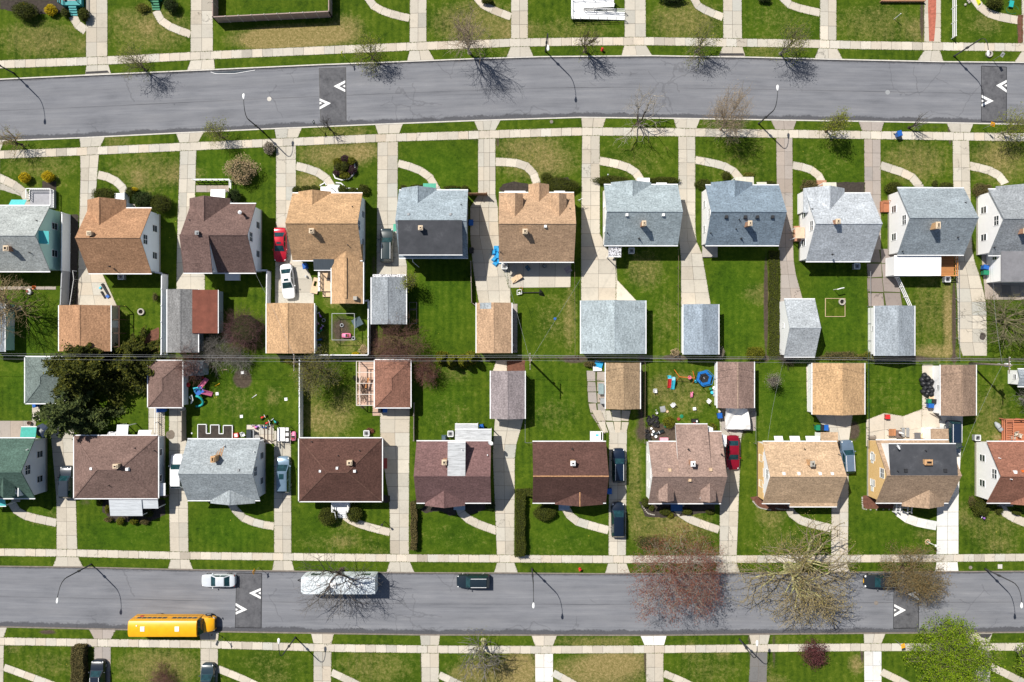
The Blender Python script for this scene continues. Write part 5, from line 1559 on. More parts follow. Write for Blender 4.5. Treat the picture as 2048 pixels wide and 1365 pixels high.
garage("small teal sided shed under the bare tree",(-34,605,9,704),SH['g9'],'teal',caps=False)
r,hf,g_ = garage("orange brown garage with a black lean-to beside the conifers",(118,611,221,703),SH['a1'],'tan',gut='gutter')
m = MB(); a = W(222,694,2.2); b = W(237,612,2.2)
for k in range(4): yy = a.y + (b.y - a.y) * k / 3; m.bar((a.x,yy,2.3),(b.x,yy,2.05),.09,.1)
m.bar((b.x,a.y,2.0),(b.x,b.y,2.0),.1,.12)
for k in range(4): yy = a.y + (b.y - a.y) * k / 3; m.box(b.x - .05,yy - .05,0,b.x + .05,yy + .05,1.94)
m.build("lean_to_frame",plain((.10,.055,.035),.8,.3),r)
r,hf,g_ = garage("long grey shingled garage with a red brown membrane addition",(334.5,579,396,705.5),SH['g2'],'bluegrey')
a = W(386,667,2.65); b = W(434.5,580,2.65)
m = MB(); m.hexa([(a.x,a.y,2.75),(b.x,a.y,2.3),(b.x,b.y,2.3),(a.x,b.y,2.75),(a.x,a.y,2.92),(b.x,a.y,2.45),(b.x,b.y,2.45),(a.x,b.y,2.92)]); m.build("addition_roof",M['membrane_red'],r)
m = MB(); m.box(a.x + .3,a.y + .12,0,b.x - .15,b.y - .12,2.3); m.build("addition",SD['bluegrey'],r)
m = MB(); m.box(b.x + .004,a.y,2.28,b.x + .1,b.y,2.43); m.build("edge_trim",M['white'],r)
garage("tan garage behind the white sedan",(533,607,628,707),SH['a3'])
r,hf,g_ = garage("grey blue garage beside the white fenced play yard",(743,555,812,649),SH['g4'],'bluegrey')
lean(r,"front_canopy",(745,549,812,557),2.5,2.3,'N',M['flaking'],False)
r,hf,g_ = garage("tan garage with a grey patched corner",(953,606,1023,706.5),SH['a5'],'tan')
m = MB()
p,h = put(hf,971,612,.02); q = .38
m.add([(p.x - .78,p.y - .42,h + .02 - .78 * q),(p.x + .78,p.y - .42,h + .02 + .78 * q),(p.x + .78,p.y + .42,h + .02 + .78 * q),(p.x - .78,p.y + .42,h + .02 - .78 * q)],[(0,1,2,3)]); m.build("roof_patch",shade((.30,.33,.35)),r)
r,hf,g_ = garage("wide pale blue double garage",(1162,601.5,1291,708),SH['g6'],'white',pitch=.3)
garage("narrow blue roofed garage beside the dark hedge strip",(1367,609,1437,709.5),SH['g7'])
garage("pale grey roofed shed with a bright white side wall",(1568.5,599,1630,714),SH['g8'],axis='x',pitch=.55,windows=True)
garage("speckled grey garage beside the picket panel",(1749.5,612,1829,712),SH['g9'])
garage("grey green hip roofed shed under the conifers",(50,714.5,128,807),SH['gb0'],'teal',hip=True,pitch=.42,door_='S')
garage("brown hip roofed garage beside the conifers",(296,722,364.5,815),SH['b1'],'white',hip=True,pitch=.42,door_='S')
r,hf,g_ = house("garden_shed","small dark grey garden shed beside the brown garage","shed",(371,722,408,752),SH['shed'],SD['bluegrey'],he=1.9,pitch=.7,axis='x',group=GG,ie=.1,ig=.1,windows=False,gut=None,fdn=False)
door(r,'S',(g_[0] + g_[1]) / 2,g_[6],.05,1.1,1.6,'grey',False)
garage("reddish brown hip roofed garage beside the open pergola",(749.5,720.5,821,815.5),SH['gb3'],'tan',hip=True,pitch=.48,door_='S')
garage("weathered maroon and grey roofed garage",(981.5,742,1049.5,838),SH['gb4'],'tan',door_='S')
garage("tan garage with mossy broken paving beside it",(1211.5,726,1280,818.5),SH['gb5'],door_='S')
garage("pinkish brown garage behind the collapsed canopy",(1435,724,1508,816.5),SH['gb6'],door_='S',cap=shade((.36,.26,.2)))
garage("wide tan double garage with a straight ridge",(1625,726.5,1729,829.5),SH['gb7'],door_='S')
r,hf,g_ = garage("brown garage beside the heap of black bags",(1881.5,730,1952,831.5),SH['gb8'],door_='S')
r,hf,g_ = garage("small pale grey shed at the photo edge beside the timber deck yard",(2036,739,2090,773),SH['g9'],door_='S',axis='x')
# ---------------------------------------------------------------- vehicles
def sharp(o,a=35):
 o.data.polygons.foreach_set("use_smooth",[True] * len(o.data.polygons))
 o.data.set_sharp_from_angle(angle=R(a))
 return o


def loft(m,st,mi=0):
 """st: list of (x, [(y, z), ...]) half sections bottom -> top centre; mirrored and joined"""
 n = len(st[0][1]); b = len(m.v); full = 2 * n - 1
 for x,sec in st:
  ring = [(x,y,z) for y,z in sec] + [(x,-y,z) for y,z in reversed(sec[:-1])]
  m.v += ring
 for i in range(len(st) - 1):
  for k in range(full):
   a = b + i * full + k; c = b + i * full + (k + 1) % full
   m.f.append((a,a + full,c + full,c)); m.m.append(mi)
 m.f.append(tuple(b + k for k in range(full))); m.m.append(mi)
 e = b + (len(st) - 1) * full
 m.f.append(tuple(e + k for k in reversed(range(full)))); m.m.append(mi)


def wheels(root,xs,y,rr=0.33,w=0.22):
 for x in xs:
  for s in (-1,1):
   yo = s * y
   t_ = MB(); t_.tube([(x,yo - s * w,rr),(x,yo - s * w * .9,rr),(x,yo - s * .02,rr),(x,yo,rr)],[rr * .9,rr,rr,rr * .9],18)
   o = t_.build("wheel",M['rubber'],root,*Z1)
   r_ = MB(); r_.tube([(x,yo - s * .03,rr),(x,yo + s * .008,rr)],[rr * .64,rr * .6],14); r_.build("rim",M['steel'],o,*Z0)


CARS = 'cars parked along the street and driveways'
DIRS = {'R': 0.0,'U': R(90),'L': R(180),'D': R(-90)}


def car(px,py,d,kind,col,L,label,wd=1.82,sunroof=False,rails=False,name=None,turn=0.0,metal=0.35,roofcol=None,mat=None):
 p = W(px,py,0.9)
 z0 = RZ if (1150 < py < 1262 or 120 < py < 240) else 0.013
 root = empty(name or ("sedan" if kind == 'sedan' else "suv" if kind == 'suv' else "minivan"),(p.x,p.y,z0),label,"car",CARS,DIRS[d] + R(turn))
 paint = mat or m_car(col,metal if max(col) > .1 else .05,.22 if max(col) > .1 else .30)
 w = wd / 2
 if kind == 'sedan':
  zb,zt = 0.90,1.42; dk = [(-.5,.50,.78),(-.49,.70,.86),(-.465,.84,.93),(-.40,.93,.965),(-.30,.98,.96),(-.1,1,.93),(.16,1,.92),(.24,.985,.93),(.36,.95,.86),(.43,.88,.79),(.47,.77,.72),(.49,.64,.66),(.5,.45,.58)]
  cb = (-.365,.215); ct = (-.20,.02)
 elif kind == 'suv':
  zb,zt = 1.08,1.72; dk = [(-.5,.66,.92),(-.492,.84,1.02),(-.47,.93,1.06),(-.42,.98,1.08),(-.1,1,1.08),(.16,1,1.08),(.25,.98,1.09),(.37,.95,1.03),(.43,.90,.96),(.47,.80,.87),(.49,.68,.78),(.5,.5,.68)]
  cb = (-.485,.225); ct = (-.41,.06)
 else:
  zb,zt = 1.05,1.74; dk = [(-.5,.66,.9),(-.492,.85,.98),(-.47,.94,1.02),(-.42,.98,1.05),(-.1,1,1.05),(.2,1,1.04),(.30,.97,1.02),(.40,.92,.93),(.45,.84,.84),(.485,.70,.74),(.5,.48,.60)]
  cb = (-.488,.30); ct = (-.42,.10)
 st = []
 for f,ww,zd in dk:
  hw = w * ww
  st.append((f * L,[(0.0,.20),(hw * .90,.20),(hw * .985,.38),(hw,.56),(hw * .985,min(zd - .06,.80)),(hw * .90,zd - .012),(hw * .55,zd + .012),(0,zd + .022)]))
 m = MB(); loft(m,st)
 # cabin with raked glass ends
 wb,wt = w * .90,w * .70
 xr0,xr1,xf1,xf0 = cb[0] * L,ct[0] * L,ct[1] * L,cb[1] * L
 def sec(k,lift=1.0): 
  z = zb + (zt - zb) * k; hw = wb + (wt - wb) * k
  return [(0.0,zb - .12),(wb,zb - .12),(wb * 1.0,zb - .01),(hw + .02,z - .07 * k),(hw * .90,z - .012 * k),(hw * .5,z + .012 * k),(0,z + .02 * k)]
 loft(m,[(xr0,sec(0.0)),(xr1,sec(.97)),((xr1 * 2 + xf1) / 3,sec(1.0)),((xr1 + xf1 * 2) / 3,sec(1.0)),(xf1,sec(.97)),(xf0,sec(0.0))])
 sharp(m.build("body",paint,root,*Z0),28)
 G = M['car_glass']
 def panel(name_,pts,mt=G,off=.012):
  pts = [Vector(q) for q in pts]
  n = (pts[1] - pts[0]).cross(pts[3] - pts[0]).normalized()
  c = sum(pts,Vector()) / 4
  if n.dot(c - Vector((c.x * .3,0,.6))) < 0: pts = pts[::-1]; n = -n
  q = MB(); q.poly([p_ + n * off for p_ in pts]); q.build(name_,mt,root,*Z0)
 def lerp(a,b,f): return a + (b - a) * f
 for (x0,x1,nm) in ((xf0,xf1,"windshield"),(xr0,xr1,"rear_window")):
  pts = []
  for k,s in ((.10,1),(.10,-1),(.90,-1),(.90,1)):
   z = zb + (zt - zb) * k * .97; hw = (wb + (wt - wb) * k) * .87
   pts.append((lerp(x0,x1,k),s * hw,z + .02 * k))
  panel(nm,pts,off=.022)
 for s in (-1,1):
  for (fa,fb) in ((.04,.47),(.53,.96)):
   pts = []
   for k,f in ((.16,fa),(.16,fb),(.86,fb),(.86,fa)):
    xa_,xb_ = lerp(xr0,xr1,k),lerp(xf0,xf1,k)
    z = zb + (zt - zb) * k; hw = wb + (wt + .02 - wb) * k
    pts.append((lerp(xa_,xb_,f),s * hw,z - .07 * k))
   panel("side_window",pts,off=.016)
 if sunroof:
  a,b = lerp(xr1,xf1,.62),lerp(xr1,xf1,.90)
  q = MB(); q.box(a,-wt * .48,zt + .005,b,wt * .48,zt + .03); q.build("sunroof",M['car_glass'],root,*Z0)
 if rails:
  for s in (-1,1):
   q = MB(); q.bar((xr1,s * wt * .88,zt + .05),(xf1,s * wt * .88,zt + .05),.05,.06); q.build("roof_rail",M['gutter'],root,*Z0)
 for s in (-1,1):
  q = MB(); q.ell((xf0 - .32,s * (w + .09),zb + .02),(.10,.12,.08),8,6); q.build("mirror",paint,root,*Z1)
  hw = w * .74
  q = MB(); q.ell((L * .445,s * hw * 1.02,st[-4][1][-1][1] - .085),(.13,.09,.05),8,6); q.build("headlight",M['gutter'],root,*Z1)
  q = MB(); q.ell((-L * .478,s * w * .78,st[2][1][-1][1] - .14),(.06,.16,.10),8,6); q.build("tail_light",M['door'],root,*Z1)
 wheels(root,(-.295 * L,.305 * L),w - .015,.33 if kind == 'sedan' else .36)
 return root


car(559.5,489.5,'D','sedan',(0.50,0.012,0.03),4.75,"bright red sedan with a sunroof in the driveway beside the tan roofed house",sunroof=True)
car(574.5,563,'D','sedan',(0.80,0.80,0.80),4.85,"white sedan with a sunroof parked nose to the tan garage",sunroof=True,turn=6,metal=.05)
car(773.5,491,'U','suv',(0.02,0.035,0.04),4.75,"dark green black sport utility car with pale roof rails",rails=True,wd=1.9)
car(354,943,'U','suv',(0.80,0.80,0.81),4.75,"white car half hidden by the eave of the pale grey roof",wd=1.85,metal=.05)
car(132,965,'U','suv',(0.025,0.035,0.05),4.5,"black car with a glossy hood beside the brown hip roofed house",wd=1.8)
car(566,950,'U','minivan',(0.18,0.27,0.36),5.1,"silver blue minivan with a dark sunroof beside the pale grey house",sunroof=True,wd=1.95)
car(1237.5,931.5,'U','suv',(0.004,0.013,0.034),4.75,"navy blue car beside the dark brown gabled house",rails=True,wd=1.82)
car(1236.5,1040.5,'U','minivan',(0.004,0.011,0.026),4.85,"navy blue van in the driveway below the other navy car",wd=1.92)
car(1466.5,906,'D','sedan',(0.30,0.008,0.025),4.8,"dark red sedan parked under the collapsed white canopy",wd=1.85)
car(1695.5,914,'U','suv',(0.17,0.24,0.33),4.6,"steel blue sport utility car beside the tan roofed house",rails=True,wd=1.8,turn=3)
car(1908,877,'D','minivan',(0.012,0.025,0.05),4.9,"dark blue van squeezed beside the patio and black roofed house",rails=True,wd=1.95)
car(435,1163,'L','sedan',(0.66,0.70,0.74),4.75,"silver white sedan parked on the lower street facing away from the trailer",metal=.2)
car(946,1164,'L','suv',(0.012,0.022,0.032),4.6,"dark sport utility car alone on the lower street beside the middle lamp",rails=True,wd=1.9)
car(195,1355,'U','suv',(0.012,0.018,0.03),4.7,"black sport utility car beside the brown clipped hedge below the school bus",wd=1.95,rails=True)
car(415,1362,'U','suv',(0.02,0.04,0.055),4.7,"dark teal car cut off by the photo edge below the bus nose",wd=1.9)

# pickup truck
p = W(1764,1164,.9)
root = empty("pickup_truck",(p.x,p.y,RZ),"dark grey pickup truck with an open bed under the budding tree","truck",None,R(180))
pt = m_car((0.035,0.045,0.055),.4)
L,w = 4.7,.92
m = MB()
st = []
for f,ww,zd in [(-.5,.92,.98),(-.47,.98,1.02),(-.05,1,1.02),(.2,1,1.03),(.30,.97,1.02),(.42,.92,.94),(.48,.82,.82),(.5,.68,.66)]:
 hw = w * ww; st.append((f * L,[(0,.3),(hw * .9,.3),(hw * .985,.45),(hw,.65),(hw * .98,zd - .06),(hw * .9,zd - .01),(hw * .5,zd + .01),(0,zd + .02)]))
loft(m,[s_ for s_ in st if s_[0] > -.06 * L])
m.box(-.5 * L,-w,.35,-.051 * L,-w + .09,1.02); m.box(-.5 * L,w - .09,.35,-.051 * L,w,1.02); m.box(-.5 * L,-w + .091,.35,-.5 * L + .09,w - .091,1.02); m.box(-.5 * L + .091,-w + .091,.35,-.051 * L,w - .091,.55)
xr0,xr1,xf1,xf0 = -.05 * L,-.03 * L,.09 * L,.22 * L
def sec(k): z = 1.02 + .62 * k; hw = w * (.9 - .18 * k); return [(0,.9),(w * .9,.9),(w * .9,1.01),(hw + .02,z - .07 * k),(hw * .9,z - .01),(hw * .5,z + .01),(0,z + .02)]
loft(m,[(xr0,sec(0)),(xr1,sec(.97)),(xf1,sec(.97)),(xf0,sec(0))])
sharp(m.build("body",pt,root,*Z0),28)
m = MB(); m.box(-.5 * L + .1,-w + .1,.552,-.055 * L,w - .1,.57); m.build("bed_liner",M['rubber'],root,*Z0)
m = MB(); m.poly([(xf0 - .07 * .5,w * .78,1.10),(xf1 + .03,w * .64,1.62),(xf1 + .03,-w * .64,1.62),(xf0 - .07 * .5,-w * .78,1.10)]); ws = m.build("windshield",M['car_glass'],root,*Z0); ws.location = (.03,0,.03); ws.data.flip_normals()
for s in (-1,1):
 m = MB(); m.poly([(xr1,s * (w * .88),1.12),(xf0 - .2,s * (w * .88),1.12),(xf1,s * w * .76,1.52),(xr1 + .03,s * w * .76,1.52)]); m.build("side_window",M['car_glass'],root,*Z0).location = (0,s * .02,0.01)
 m = MB(); m.ell((xf0 - .35,s * (w + .1),1.1),(.1,.13,.09),8,6); m.build("mirror",pt,root,*Z1)
 m = MB(); m.ell((L * .465,s * w * .74,.80),(.15,.17,.08),8,6); m.build("headlight",M['gutter'],root,*Z1)
m = MB(); m.box(L * .5 - .01,-.28,.5,L * .5 + .05,.28,.64); m.build("license_plate",M['yellow'],root,*Z0)
wheels(root,(-.31 * L,.31 * L),w - .01,.37)
m = MB()
for s in (-1,1): m.bar((-.47 * L,s * w * .86,1.12),(-.06 * L,s * w * .86,1.12),.05,.05)
m.bar((-.47 * L,-w * .86,1.12),(-.47 * L,w * .86,1.12),.05,.05); m.build("bed_rail",M['steel'],root,*Z0)

# school bus
BX,BY = W(358,1250,0).x,-(1243.5 - 682.5) * S
root = empty("school_bus",(BX,BY,RZ),"yellow school bus with two white roof hatches stopped on the lower street","bus")
by = m_car((0.86,0.40,0.004),0.0,.35); byd = plain((.70,.30,.005),.4,.1)
hw = 1.19
m = MB()
st = []
for x,k in ((-5.70,.93),(-5.60,1.0),(3.55,1.0),(3.62,.98)):
 st.append((x,[(0,.55),(hw * k,.55),(hw * k,2.35),(hw * k * .985,2.72),(hw * k * .90,3.0),(hw * k * .6,3.14),(0,3.19)]))
loft(m,st)
sharp(m.build("body",by,root,*Z0),25)
m = MB(); st = []
for x,k,z in ((3.55,1.0,1.72),(4.5,.93,1.62),(5.15,.84,1.48),(5.38,.74,1.28),(5.42,.68,1.1)):
 h2 = 1.12 * k; st.append((x,[(0,.5),(h2,.5),(h2,1.0),(h2 * .96,z - .15),(h2 * .75,z - .02),(0,z + .05)]))
loft(m,st); hd = sharp(m.build("hood",by,root,*Z0),30)
m = MB(); m.box(5.36,-.62,.62,5.46,.62,1.1); m.build("grille",M['black'],hd,*Z0)
m = MB(); m.hexa([(3.60,-1.05,1.75),(4.05,-.98,1.68),(4.05,.98,1.68),(3.60,1.05,1.75),(3.60,-1.05,2.78),(3.68,-1.02,2.78),(3.68,1.02,2.78),(3.60,1.05,2.78)]); m.build("windshield",M['car_glass'],root,*Z0)
for s in (-1,1):
 for k in range(12):
  if k == 6: continue
  x = -4.95 + k * .70 - (.0 if k < 6 else .05)
  m = MB(); m.box(x,s * (hw - .02),1.72,x + .58,s * (hw + .012),2.33); m.build("window",M['car_glass'],root,*Z0)
 for z in (1.0,1.5): m = MB(); m.box(-5.5,s * hw,z,3.4,s * (hw + .018),z + .06); m.build("rub_rail",M['black'] if z < 1.2 else byd,root,*Z0)
 m = MB(); m.ell((5.22,s * .80,1.08),(.18,.16,.14),10,6); m.build("headlight",M['gutter'],hd,*Z1)
 m = MB(); m.tube([(4.6,s * 1.0,1.4),(5.2,s * 1.25,1.75)],.03,5); m.ell((5.2,s * 1.28,1.75),(.05,.14,.2),8,6); m.build("mirror",M['black'],root,*Z0)
for x in (-3.7,1.0): m = MB(); m.cbox(x,.05,3.165,.62,.68,.09,0,0,.9); m.build("roof_hatch",M['white'],root,*Z0)
m = MB(); m.cbox(-4.5,.5,3.12,.16,.16,.12); m.build("strobe_light",M['white'],root,*Z0)
m = MB(); m.cyl(-5.45,hw + .03,1.5,1.52,.01); m.box(-4.75,hw + .02,1.25,-4.35,hw + .05,1.62); m.build("stop_sign",M['red'],root,*Z0)
wheels(root,(-2.6,4.35),hw - .03,.50,.3)

# travel trailer
TX,TY = W(675,1172,2.9).x,W(675,1172,2.9).y
root = empty("travel_trailer",(TX,TY,RZ),"long white travel trailer with a rounded front parked under the big bare tree","trailer")
tw = m_metal_roof((.68,.74,.78),2.4,0,.35)
m = MB(); hw = 1.22
for x0_ in (0,):
 st = []
 for x,k,z in ((-5.15,.62,2.35),(-5.05,.80,2.72),(-4.75,.96,2.94),(-4.3,1.0,3.02),(4.9,1.0,3.02),(5.1,.985,2.96)):
  st.append((x,[(0,.55),(hw * k,.55),(hw * k,z - .12),(hw * k * .95,z - .02),(hw * k * .5,z + .02),(0,z + .04)]))
 loft(m,st)
sharp(m.build("body",tw,root,*Z0),30)
for x,sx,sy in ((-2.6,.5,.5),(1.3,.42,.42),(3.2,.55,.5)): m = MB(); m.cbox(x,.1,3.03,sx,sy,.12,0,0,.9); m.build("roof_hatch",M['gutter'],root,*Z0)
m = MB(); m.cbox(-.6,.1,3.03,1.0,.75,.30,0,0,.85); m.build("roof_air_conditioner",M['white'],root,*Z0)
for x in (-3.9,3.0): m = MB(); m.box(x,hw - .01,1.5,x + 1.3,hw + .015,2.2); m.build("window",M['car_glass'],root,*Z0)
m = MB(); m.box(-.3,-hw - .02,.7,.45,-hw + .005,2.5); m.build("door",M['gutter'],root,*Z0)
m = MB(); m.bar((-5.0,.45,.5),(-6.1,0,.5),.1,.12); m.bar((-5.0,-.45,.5),(-6.1,0,.5),.1,.12); m.build("tow_hitch",M['black'],root,*Z0)
wheels(root,(.2,1.1),hw - .05,.36)
# ---------------------------------------------------------------- trees and shrubs
rng = np.random.default_rng(11)


def np_mesh(name,V,F,mats,fm=None,parent=None):
 """V (n,3), F (m,k) with constant k"""
 me = bpy.data.meshes.new(name)
 me.vertices.add(len(V)); me.vertices.foreach_set('co',np.ascontiguousarray(V,'f').ravel())
 k = F.shape[1]
 me.loops.add(F.size); me.loops.foreach_set('vertex_index',np.ascontiguousarray(F,'i').ravel())
 me.polygons.add(len(F)); me.polygons.foreach_set('loop_start',np.arange(0,F.size,k,dtype='i')); me.polygons.foreach_set('loop_total',np.full(len(F),k,'i'))
 for mt in (mats if isinstance(mats,(list,tuple)) else [mats]): me.materials.append(mt)
 if fm is not None: me.polygons.foreach_set('material_index',np.ascontiguousarray(fm,'i'))
 me.update()
 o = bpy.data.objects.new(name,me); C.objects.link(o)
 if parent is not None: o.parent = parent
 return o


def unit(a): return a / (np.linalg.norm(a,axis=-1,keepdims=True) + 1e-9)


def leaf_quads(P,size,up=0.4,lng=1.6,jitter=0.35):
 """leaf-sized quads at points P"""
 n = len(P)
 nrm = rng.normal(size=(n,3)); nrm[:,2] = np.abs(nrm[:,2]) + up; nrm = unit(nrm)
 a = unit(np.cross(nrm,rng.normal(size=(n,3)))); b = np.cross(nrm,a)
 s = (size * rng.uniform(1 - jitter,1 + jitter,n))[:,None] if np.isscalar(size) else size[:,None]
 A = a * s * lng / 2; B = b * s / 2
 V = np.stack([P - A,P + B * .8,P + A,P - B * .8],1).reshape(-1,3)
 F = np.arange(4 * n).reshape(n,4)
 return V,F


def prisms(P,Q,r0,r1):
 """thin three-sided twigs as quads"""
 n = len(P)
 d = unit(Q - P); a = unit(np.cross(d,np.array([0.31,0.2,0.93]) + rng.normal(size=(n,3)) * .05)); b = np.cross(d,a)
 V = []
 for k in range(3):
  an = 2 * math.pi * k / 3
  o = a * math.cos(an) + b * math.sin(an)
  V.append(P + o * r0[:,None]); V.append(Q + o * r1[:,None])
 V = np.stack(V,1).reshape(-1,3)
 i = np.arange(n)[:,None] * 6
 F = np.concatenate([np.concatenate([i + 2 * k,i + (2 * k + 2) % 6,i + (2 * k + 3) % 6,i + 2 * k + 1],1) for k in range(3)],0)
 return V,F


def skeleton(seed,levels=4,nb=(6,5,5,4),trunk=0.25,lens=(.42,.36,.26,.18),spread=(.75,.7,.75,.8),up=(.35,.25,.12,.05),jit=.16,multi=1,keep=1.0):
 """unit-height branching: list of (p, q, r0, r1, level) and twig tips"""
 r = random.Random(seed)
 seg = []; tips = []

 def rv(): return Vector((r.gauss(0,1),r.gauss(0,1),r.gauss(0,1)))

 def grow(p,d,ln,rad,lv):
  n = 4 if lv < 2 else 3
  pts = [p]
  for i in range(n):
   d = (d + rv() * jit + Vector((0,0,up[min(lv,3)] * .35))).normalized()
   q = p + d * ln / n
   ra = rad * (1 - .55 * i / n); rb = rad * (1 - .55 * (i + 1) / n)
   seg.append((p,q,ra,rb,lv)); p = q; pts.append(q)
  if lv >= levels: tips.append(p); tips.append(pts[-2]); return
  k = nb[min(lv,len(nb) - 1)]
  for j in range(k):
   if lv > 1 and r.random() > keep: continue
   f = 1.0 if j == 0 else r.uniform(.35,1.0)
   i = min(int(f * n),n - 1); base = pts[i] + (pts[i + 1] - pts[i]) * (f * n - i)
   s = d.orthogonal().normalized(); s.rotate(Matrix.Rotation(2 * math.pi * (j / k) + r.uniform(-.5,.5),3,d))
   sp = spread[min(lv,3)] * r.uniform(.7,1.25)
   nd = (d * math.cos(sp) + s * math.sin(sp)).normalized()
   grow(base,nd,lens[min(lv,3)] * r.uniform(.7,1.2),rad * (.62 if j == 0 else .48),lv + 1)

 for t_ in range(multi):
  d0 = Vector((r.gauss(0,.05 + .25 * (multi > 1)),r.gauss(0,.05 + .25 * (multi > 1)),1)).normalized()
  grow(Vector((0,0,0)),d0,trunk,.028 / (1 + .4 * (multi - 1)),0)
 return seg,tips


def m_twig(c): return m_bark(c)


TREES = 'street and yard trees'


def tree(px,py,hgt,rad,label,bark,twig,leaf=None,nleaf=0,lsize=.12,seed=1,off=(0,0),trunk=.25,thick=1.0,clus=.25,name='tree',group=TREES,blv=1,**kw):
 p = W(px,py,0)
 root = empty(name,(p.x,p.y,0),label,"tree",group)
 seg,tips = skeleton(seed,trunk=trunk,**kw)
 A = np.array([s[0] for s in seg]); B = np.array([s[1] for s in seg]); r0 = np.array([s[2] for s in seg]); r1 = np.array([s[3] for s in seg]); lv = np.array([s[4] for s in seg])
 T = np.array(tips)
 zmax = np.percentile(T[:,2],97); rmax = np.percentile(np.hypot(T[:,0] - T[:,0].mean(),T[:,1] - T[:,1].mean()),92)
 c0 = np.array([T[:,0].mean(),T[:,1].mean()])
 def tf(X):
  Y = X.copy(); f = np.clip(X[:,2:3] / zmax,0,1.3)
  Y[:,:2] = (X[:,:2] - c0 * np.clip(f * 1.3,0,1)) * (rad / rmax) + np.array(off) * np.clip(f * 1.15 - .1,0,1)
  Y[:,2] = X[:,2] * hgt / zmax
  return Y
 A,B,T = tf(A),tf(B),tf(T)
 sc_ = hgt * thick
 r0 = np.maximum(r0 * sc_,.010); r1 = np.maximum(r1 * sc_,.007)
 big = lv <= blv
 tm = MB()
 for i in np.nonzero(big)[0]:
  tm.tube([A[i],B[i]],[r0[i],r1[i]],7 if lv[i] == 0 else 5,cap=False)
 # flare at the foot
 tm.tube([(0,0,-.05),(0,0,.25)],[r0[0] * 1.7,r0[0] * 1.02],8,cap=False)
 tr = tm.build("trunk",bark,root,*Z1)
 V,F = prisms(A[~big],B[~big],r0[~big],r1[~big]); fm = np.zeros(len(F))
 mats = [twig]
 if nleaf:
  k = rng.integers(0,len(T),nleaf)
  P = T[k] + rng.normal(size=(nleaf,3)) * clus * np.array([1,1,.8])
  V2,F2 = leaf_quads(P,lsize)
  F = np.concatenate([F,F2 + len(V)]); V = np.concatenate([V,V2]); fm = np.concatenate([fm,np.ones(len(F2))]); mats.append(leaf)
 np_mesh("crown",V,F,mats,fm,root)
 return root


BK = {k: m_bark(c) for k,c in {'brown': (.085,.06,.045),'grey': (.20,.185,.165),'tan': (.36,.28,.20),'dark': (.045,.035,.03),'moss': (.40,.39,.19),'olive': (.20,.18,.10),'red': (.17,.085,.07),'pale': (.38,.34,.28),'maroon': (.15,.075,.075),'straw': (.40,.30,.16)}.items()}
LF = {'strip': m_leaf((.035,.05,.004),(.085,.10,.008),.1),'bud': m_leaf((.12,.15,.010),(.25,.27,.03)),'spring': m_leaf((.06,.13,.004),(.24,.35,.010),.3,(.36,.42,.03)),'yellowbud': m_leaf((.26,.20,.07),(.46,.36,.13)),'red': m_leaf((.12,.04,.028),(.27,.10,.065)),
   'darkred': m_leaf((.06,.018,.02),(.15,.05,.05)),'brown': m_leaf((.13,.085,.035),(.27,.19,.08)),'olive': m_leaf((.09,.10,.012),(.20,.19,.03)),'ever': m_leaf((.012,.022,.004),(.082,.090,.010),.2,(.19,.175,.02)),'spruce': m_leaf((.016,.030,.010),(.08,.105,.026),.15,(.16,.18,.05)),
   'box': m_leaf((.024,.034,.004),(.075,.086,.009),.1),'arbor': m_leaf((.05,.06,.004),(.17,.17,.010),.15),'gold': m_leaf((.33,.24,.004),(.60,.45,.012),.2),'maroonleaf': m_leaf((.025,.012,.016),(.07,.03,.04),.1),'hedgebrown': m_leaf((.06,.05,.018),(.15,.12,.045),.1),'dry': m_leaf((.28,.20,.11),(.50,.38,.22),.15),
   'darkgreen': m_leaf((.010,.022,.005),(.038,.060,.012),.1),'greyleaf': m_leaf((.15,.13,.10),(.30,.26,.20),.1)}
V_ = dict(levels=4,nb=(7,5,4,3))
VT = 'small budding trees on the upper verges'
tree(291,140,5.6,2.3,"small budding verge tree beside the cut off lamp",BK['brown'],BK['olive'],LF['bud'],500,.10,1,off=(-.3,.3),group=VT,**V_)
tree(745,118,5.2,2.1,"dense yellow green verge tree beside the bright sign",BK['dark'],BK['olive'],LF['bud'],1500,.10,2,group=VT,**V_)
tree(939,106,10,3.2,"tall bare tree with a pale straight trunk on the upper verge",BK['pale'],BK['tan'],None,0,seed=3,trunk=.38,levels=4,nb=(9,5,4,4),up=(.6,.4,.2,.1),thick=.7)
tree(1170,103,6.0,1.7,"narrow dark limbed verge tree beside the red hydrant",BK['olive'],BK['brown'],LF['bud'],260,.10,4,group=VT,thick=1.25,levels=4,nb=(6,4,4,3))
tree(1393,103,5.4,2.2,"yellowish twiggy verge tree above the clean kerb",BK['grey'],BK['olive'],LF['bud'],600,.10,5,group=VT,**V_)
tree(1561,108,6.4,2.4,"leaning yellow green verge tree with a forked trunk",BK['grey'],BK['olive'],LF['bud'],900,.10,6,off=(.7,.5),group=VT,**V_)
tree(44,290,5.0,2.1,"straggly straw coloured verge tree at the photo edge",BK['brown'],BK['straw'],LF['bud'],150,.10,7,off=(-.3,0),group=VT,levels=3,nb=(8,5,4,3))
tree(445,275,4.2,1.8,"small olive verge tree beside the trimmed brown shrub",BK['dark'],BK['olive'],LF['bud'],700,.10,8,group=VT,**V_)
tree(660,259,4.0,1.1,"thin bare sapling near the speed hump corner",BK['dark'],BK['dark'],None,0,seed=9,group=VT,levels=3,nb=(6,4,3,3))
tree(1275,249,6.5,3.8,"dead pale barked tree with long broken limbs over the street",BK['brown'],BK['pale'],None,0,seed=21,trunk=.14,thick=1.15,levels=4,nb=(6,4,3,3),spread=(1.0,.5,.7,.8),off=(-.3,.5),jit=.24)
